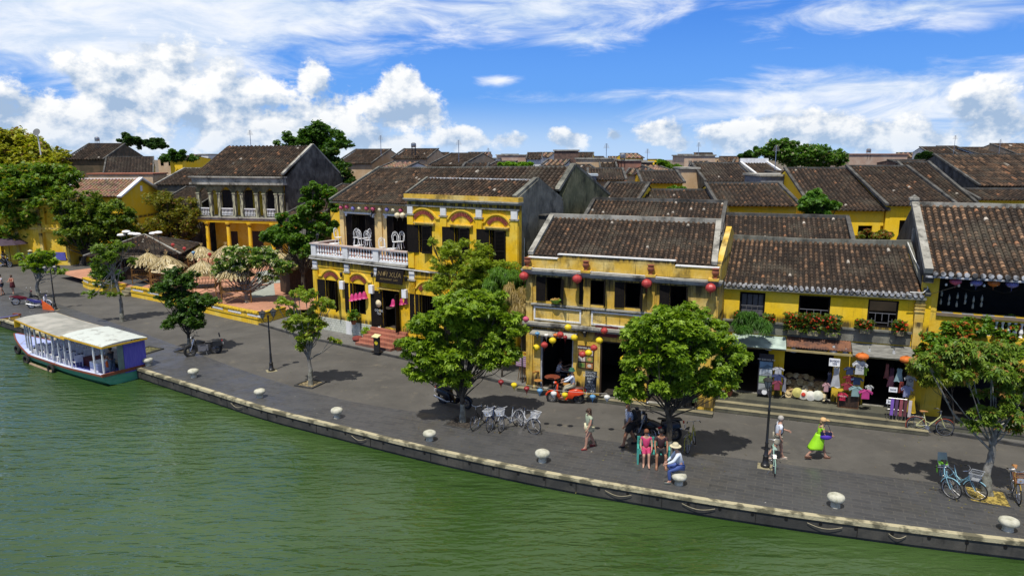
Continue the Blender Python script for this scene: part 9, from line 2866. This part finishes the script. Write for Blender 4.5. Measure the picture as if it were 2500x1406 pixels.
for p, d in along(offset(EDGE, 1.6), .8):
 if -25 < p.x < 20 and rg.random() < .5: scrap(p.x + rg.uniform(-.5, .5), p.y + rg.uniform(-1.2, 1.2), rg.uniform(.02, .045), rg.choice([(.2, .16, .06), (.55, .53, .48), (.12, .09, .04)]))
mb.tint = tn
tag(mb.build('fallen_leaves', attr_mat('scrap', .9)), None, None, kind='stuff')
# aerials and water tanks on the far roofs
for i, (u, v, Y) in enumerate([(612, 352, 84), (930, 362, 92), (1010, 366, 92), (1192, 388, 108), (1480, 386, 80), (1520, 394, 84), (1705, 378, 95), (1893, 398, 66), (2120, 378, 105), (2330, 358, 105), (2440, 366, 112), (238, 350, 104), (1120, 376, 84), (1580, 396, 88)]):
 p = W(u, v, Y)
 if i % 3 == 2:
  t = thing('water_tank', 'steel water tank on a far roof, %s in the row of roof fittings' % words[i], 'tank', p, 0, 'water tanks on far roofs'); t.scale = (.6, .6, .6)
  mb = MB(); mb.lathe([(.5, .5), (.55, .6), (.55, 1.3), (.3, 1.5), (.02, 1.55)], n=12); mb.build('cylinder', STEEL, t, True)
  mb = MB()
  for a in (-1, 1):
   for b in (-1, 1): mb.tube([(a * .35, b * .35, -1.2), (a * .35, b * .35, .5)], .05, 4)
  mb.build('stand', BLACK, t)
 else:
  t = thing('roof_aerial', 'thin aerial on a far roof, %s in the row of roof fittings' % words[i], 'aerial', p, 0, 'aerials on far roofs')
  mb = MB(); mb.tube([(0, 0, -1), (0, 0, 1.6)], .035, 4)
  for k in range(5): mb.tube([(-.35 + .05 * k, 0, 1.1 + .12 * k), (.35 - .05 * k, 0, 1.1 + .12 * k)], .02, 3)
  mb.build('mast', STEEL, t)
# ------------------------------------------------------------------ pieces one can count become parts of their own
def islands(o, name):
 me = o.data
 par = list(range(len(me.vertices)))
 def root(a):
  while par[a] != a:
   par[a] = par[par[a]]; a = par[a]
  return a
 for p in me.polygons:
  vs = p.vertices
  for q in vs[1:]: par[root(q)] = root(vs[0])
 grp = {}
 for p in me.polygons: grp.setdefault(root(p.vertices[0]), []).append(p)
 if len(grp) < 2: return
 for ps in grp.values():
  idx, vs, fs = {}, [], []
  for p in ps:
   f = []
   for q in p.vertices:
    if q not in idx: idx[q] = len(vs); vs.append(tuple(me.vertices[q].co))
    f.append(idx[q])
   fs.append(f)
  m2 = bpy.data.meshes.new(name); m2.from_pydata(vs, [], fs)
  for m in me.materials: m2.materials.append(m)
  c = bpy.data.objects.new(name, m2); COL.objects.link(c)
  c.parent = o.parent; c.location = o.location; c.rotation_euler = o.rotation_euler
 bpy.data.objects.remove(o)
SPLIT = {'pilasters': 'pilaster', 'upper_columns': 'column', 'lower_columns': 'column', 'gable_wall': 'gable_wall', 'rear_gable_wall': 'rear_gable_wall', 'balustrade_posts': 'balustrade_post', 'pilaster_heads': 'pilaster_head',
   'capital_mouldings': 'capital', 'plinth_posts': 'plinth_post', 'lintel_mouldings': 'lintel', 'place_mats': 'place_mat', 'white_panels': 'white_panel', 'tiled_plinth': 'tiled_plinth', 'door_moulding': 'moulding', 'mudguards': 'mudguard', 'grips': 'grip', 'side_decks': 'side_deck', 'grey_green_panel': 'grey_green_panel'}
for o in list(COL.objects):
 if o.type == 'MESH' and o.parent and not any(c.parent == o for c in ()):
  b_ = o.name.split('.')[0]
  if b_ in SPLIT: islands(o, SPLIT[b_])
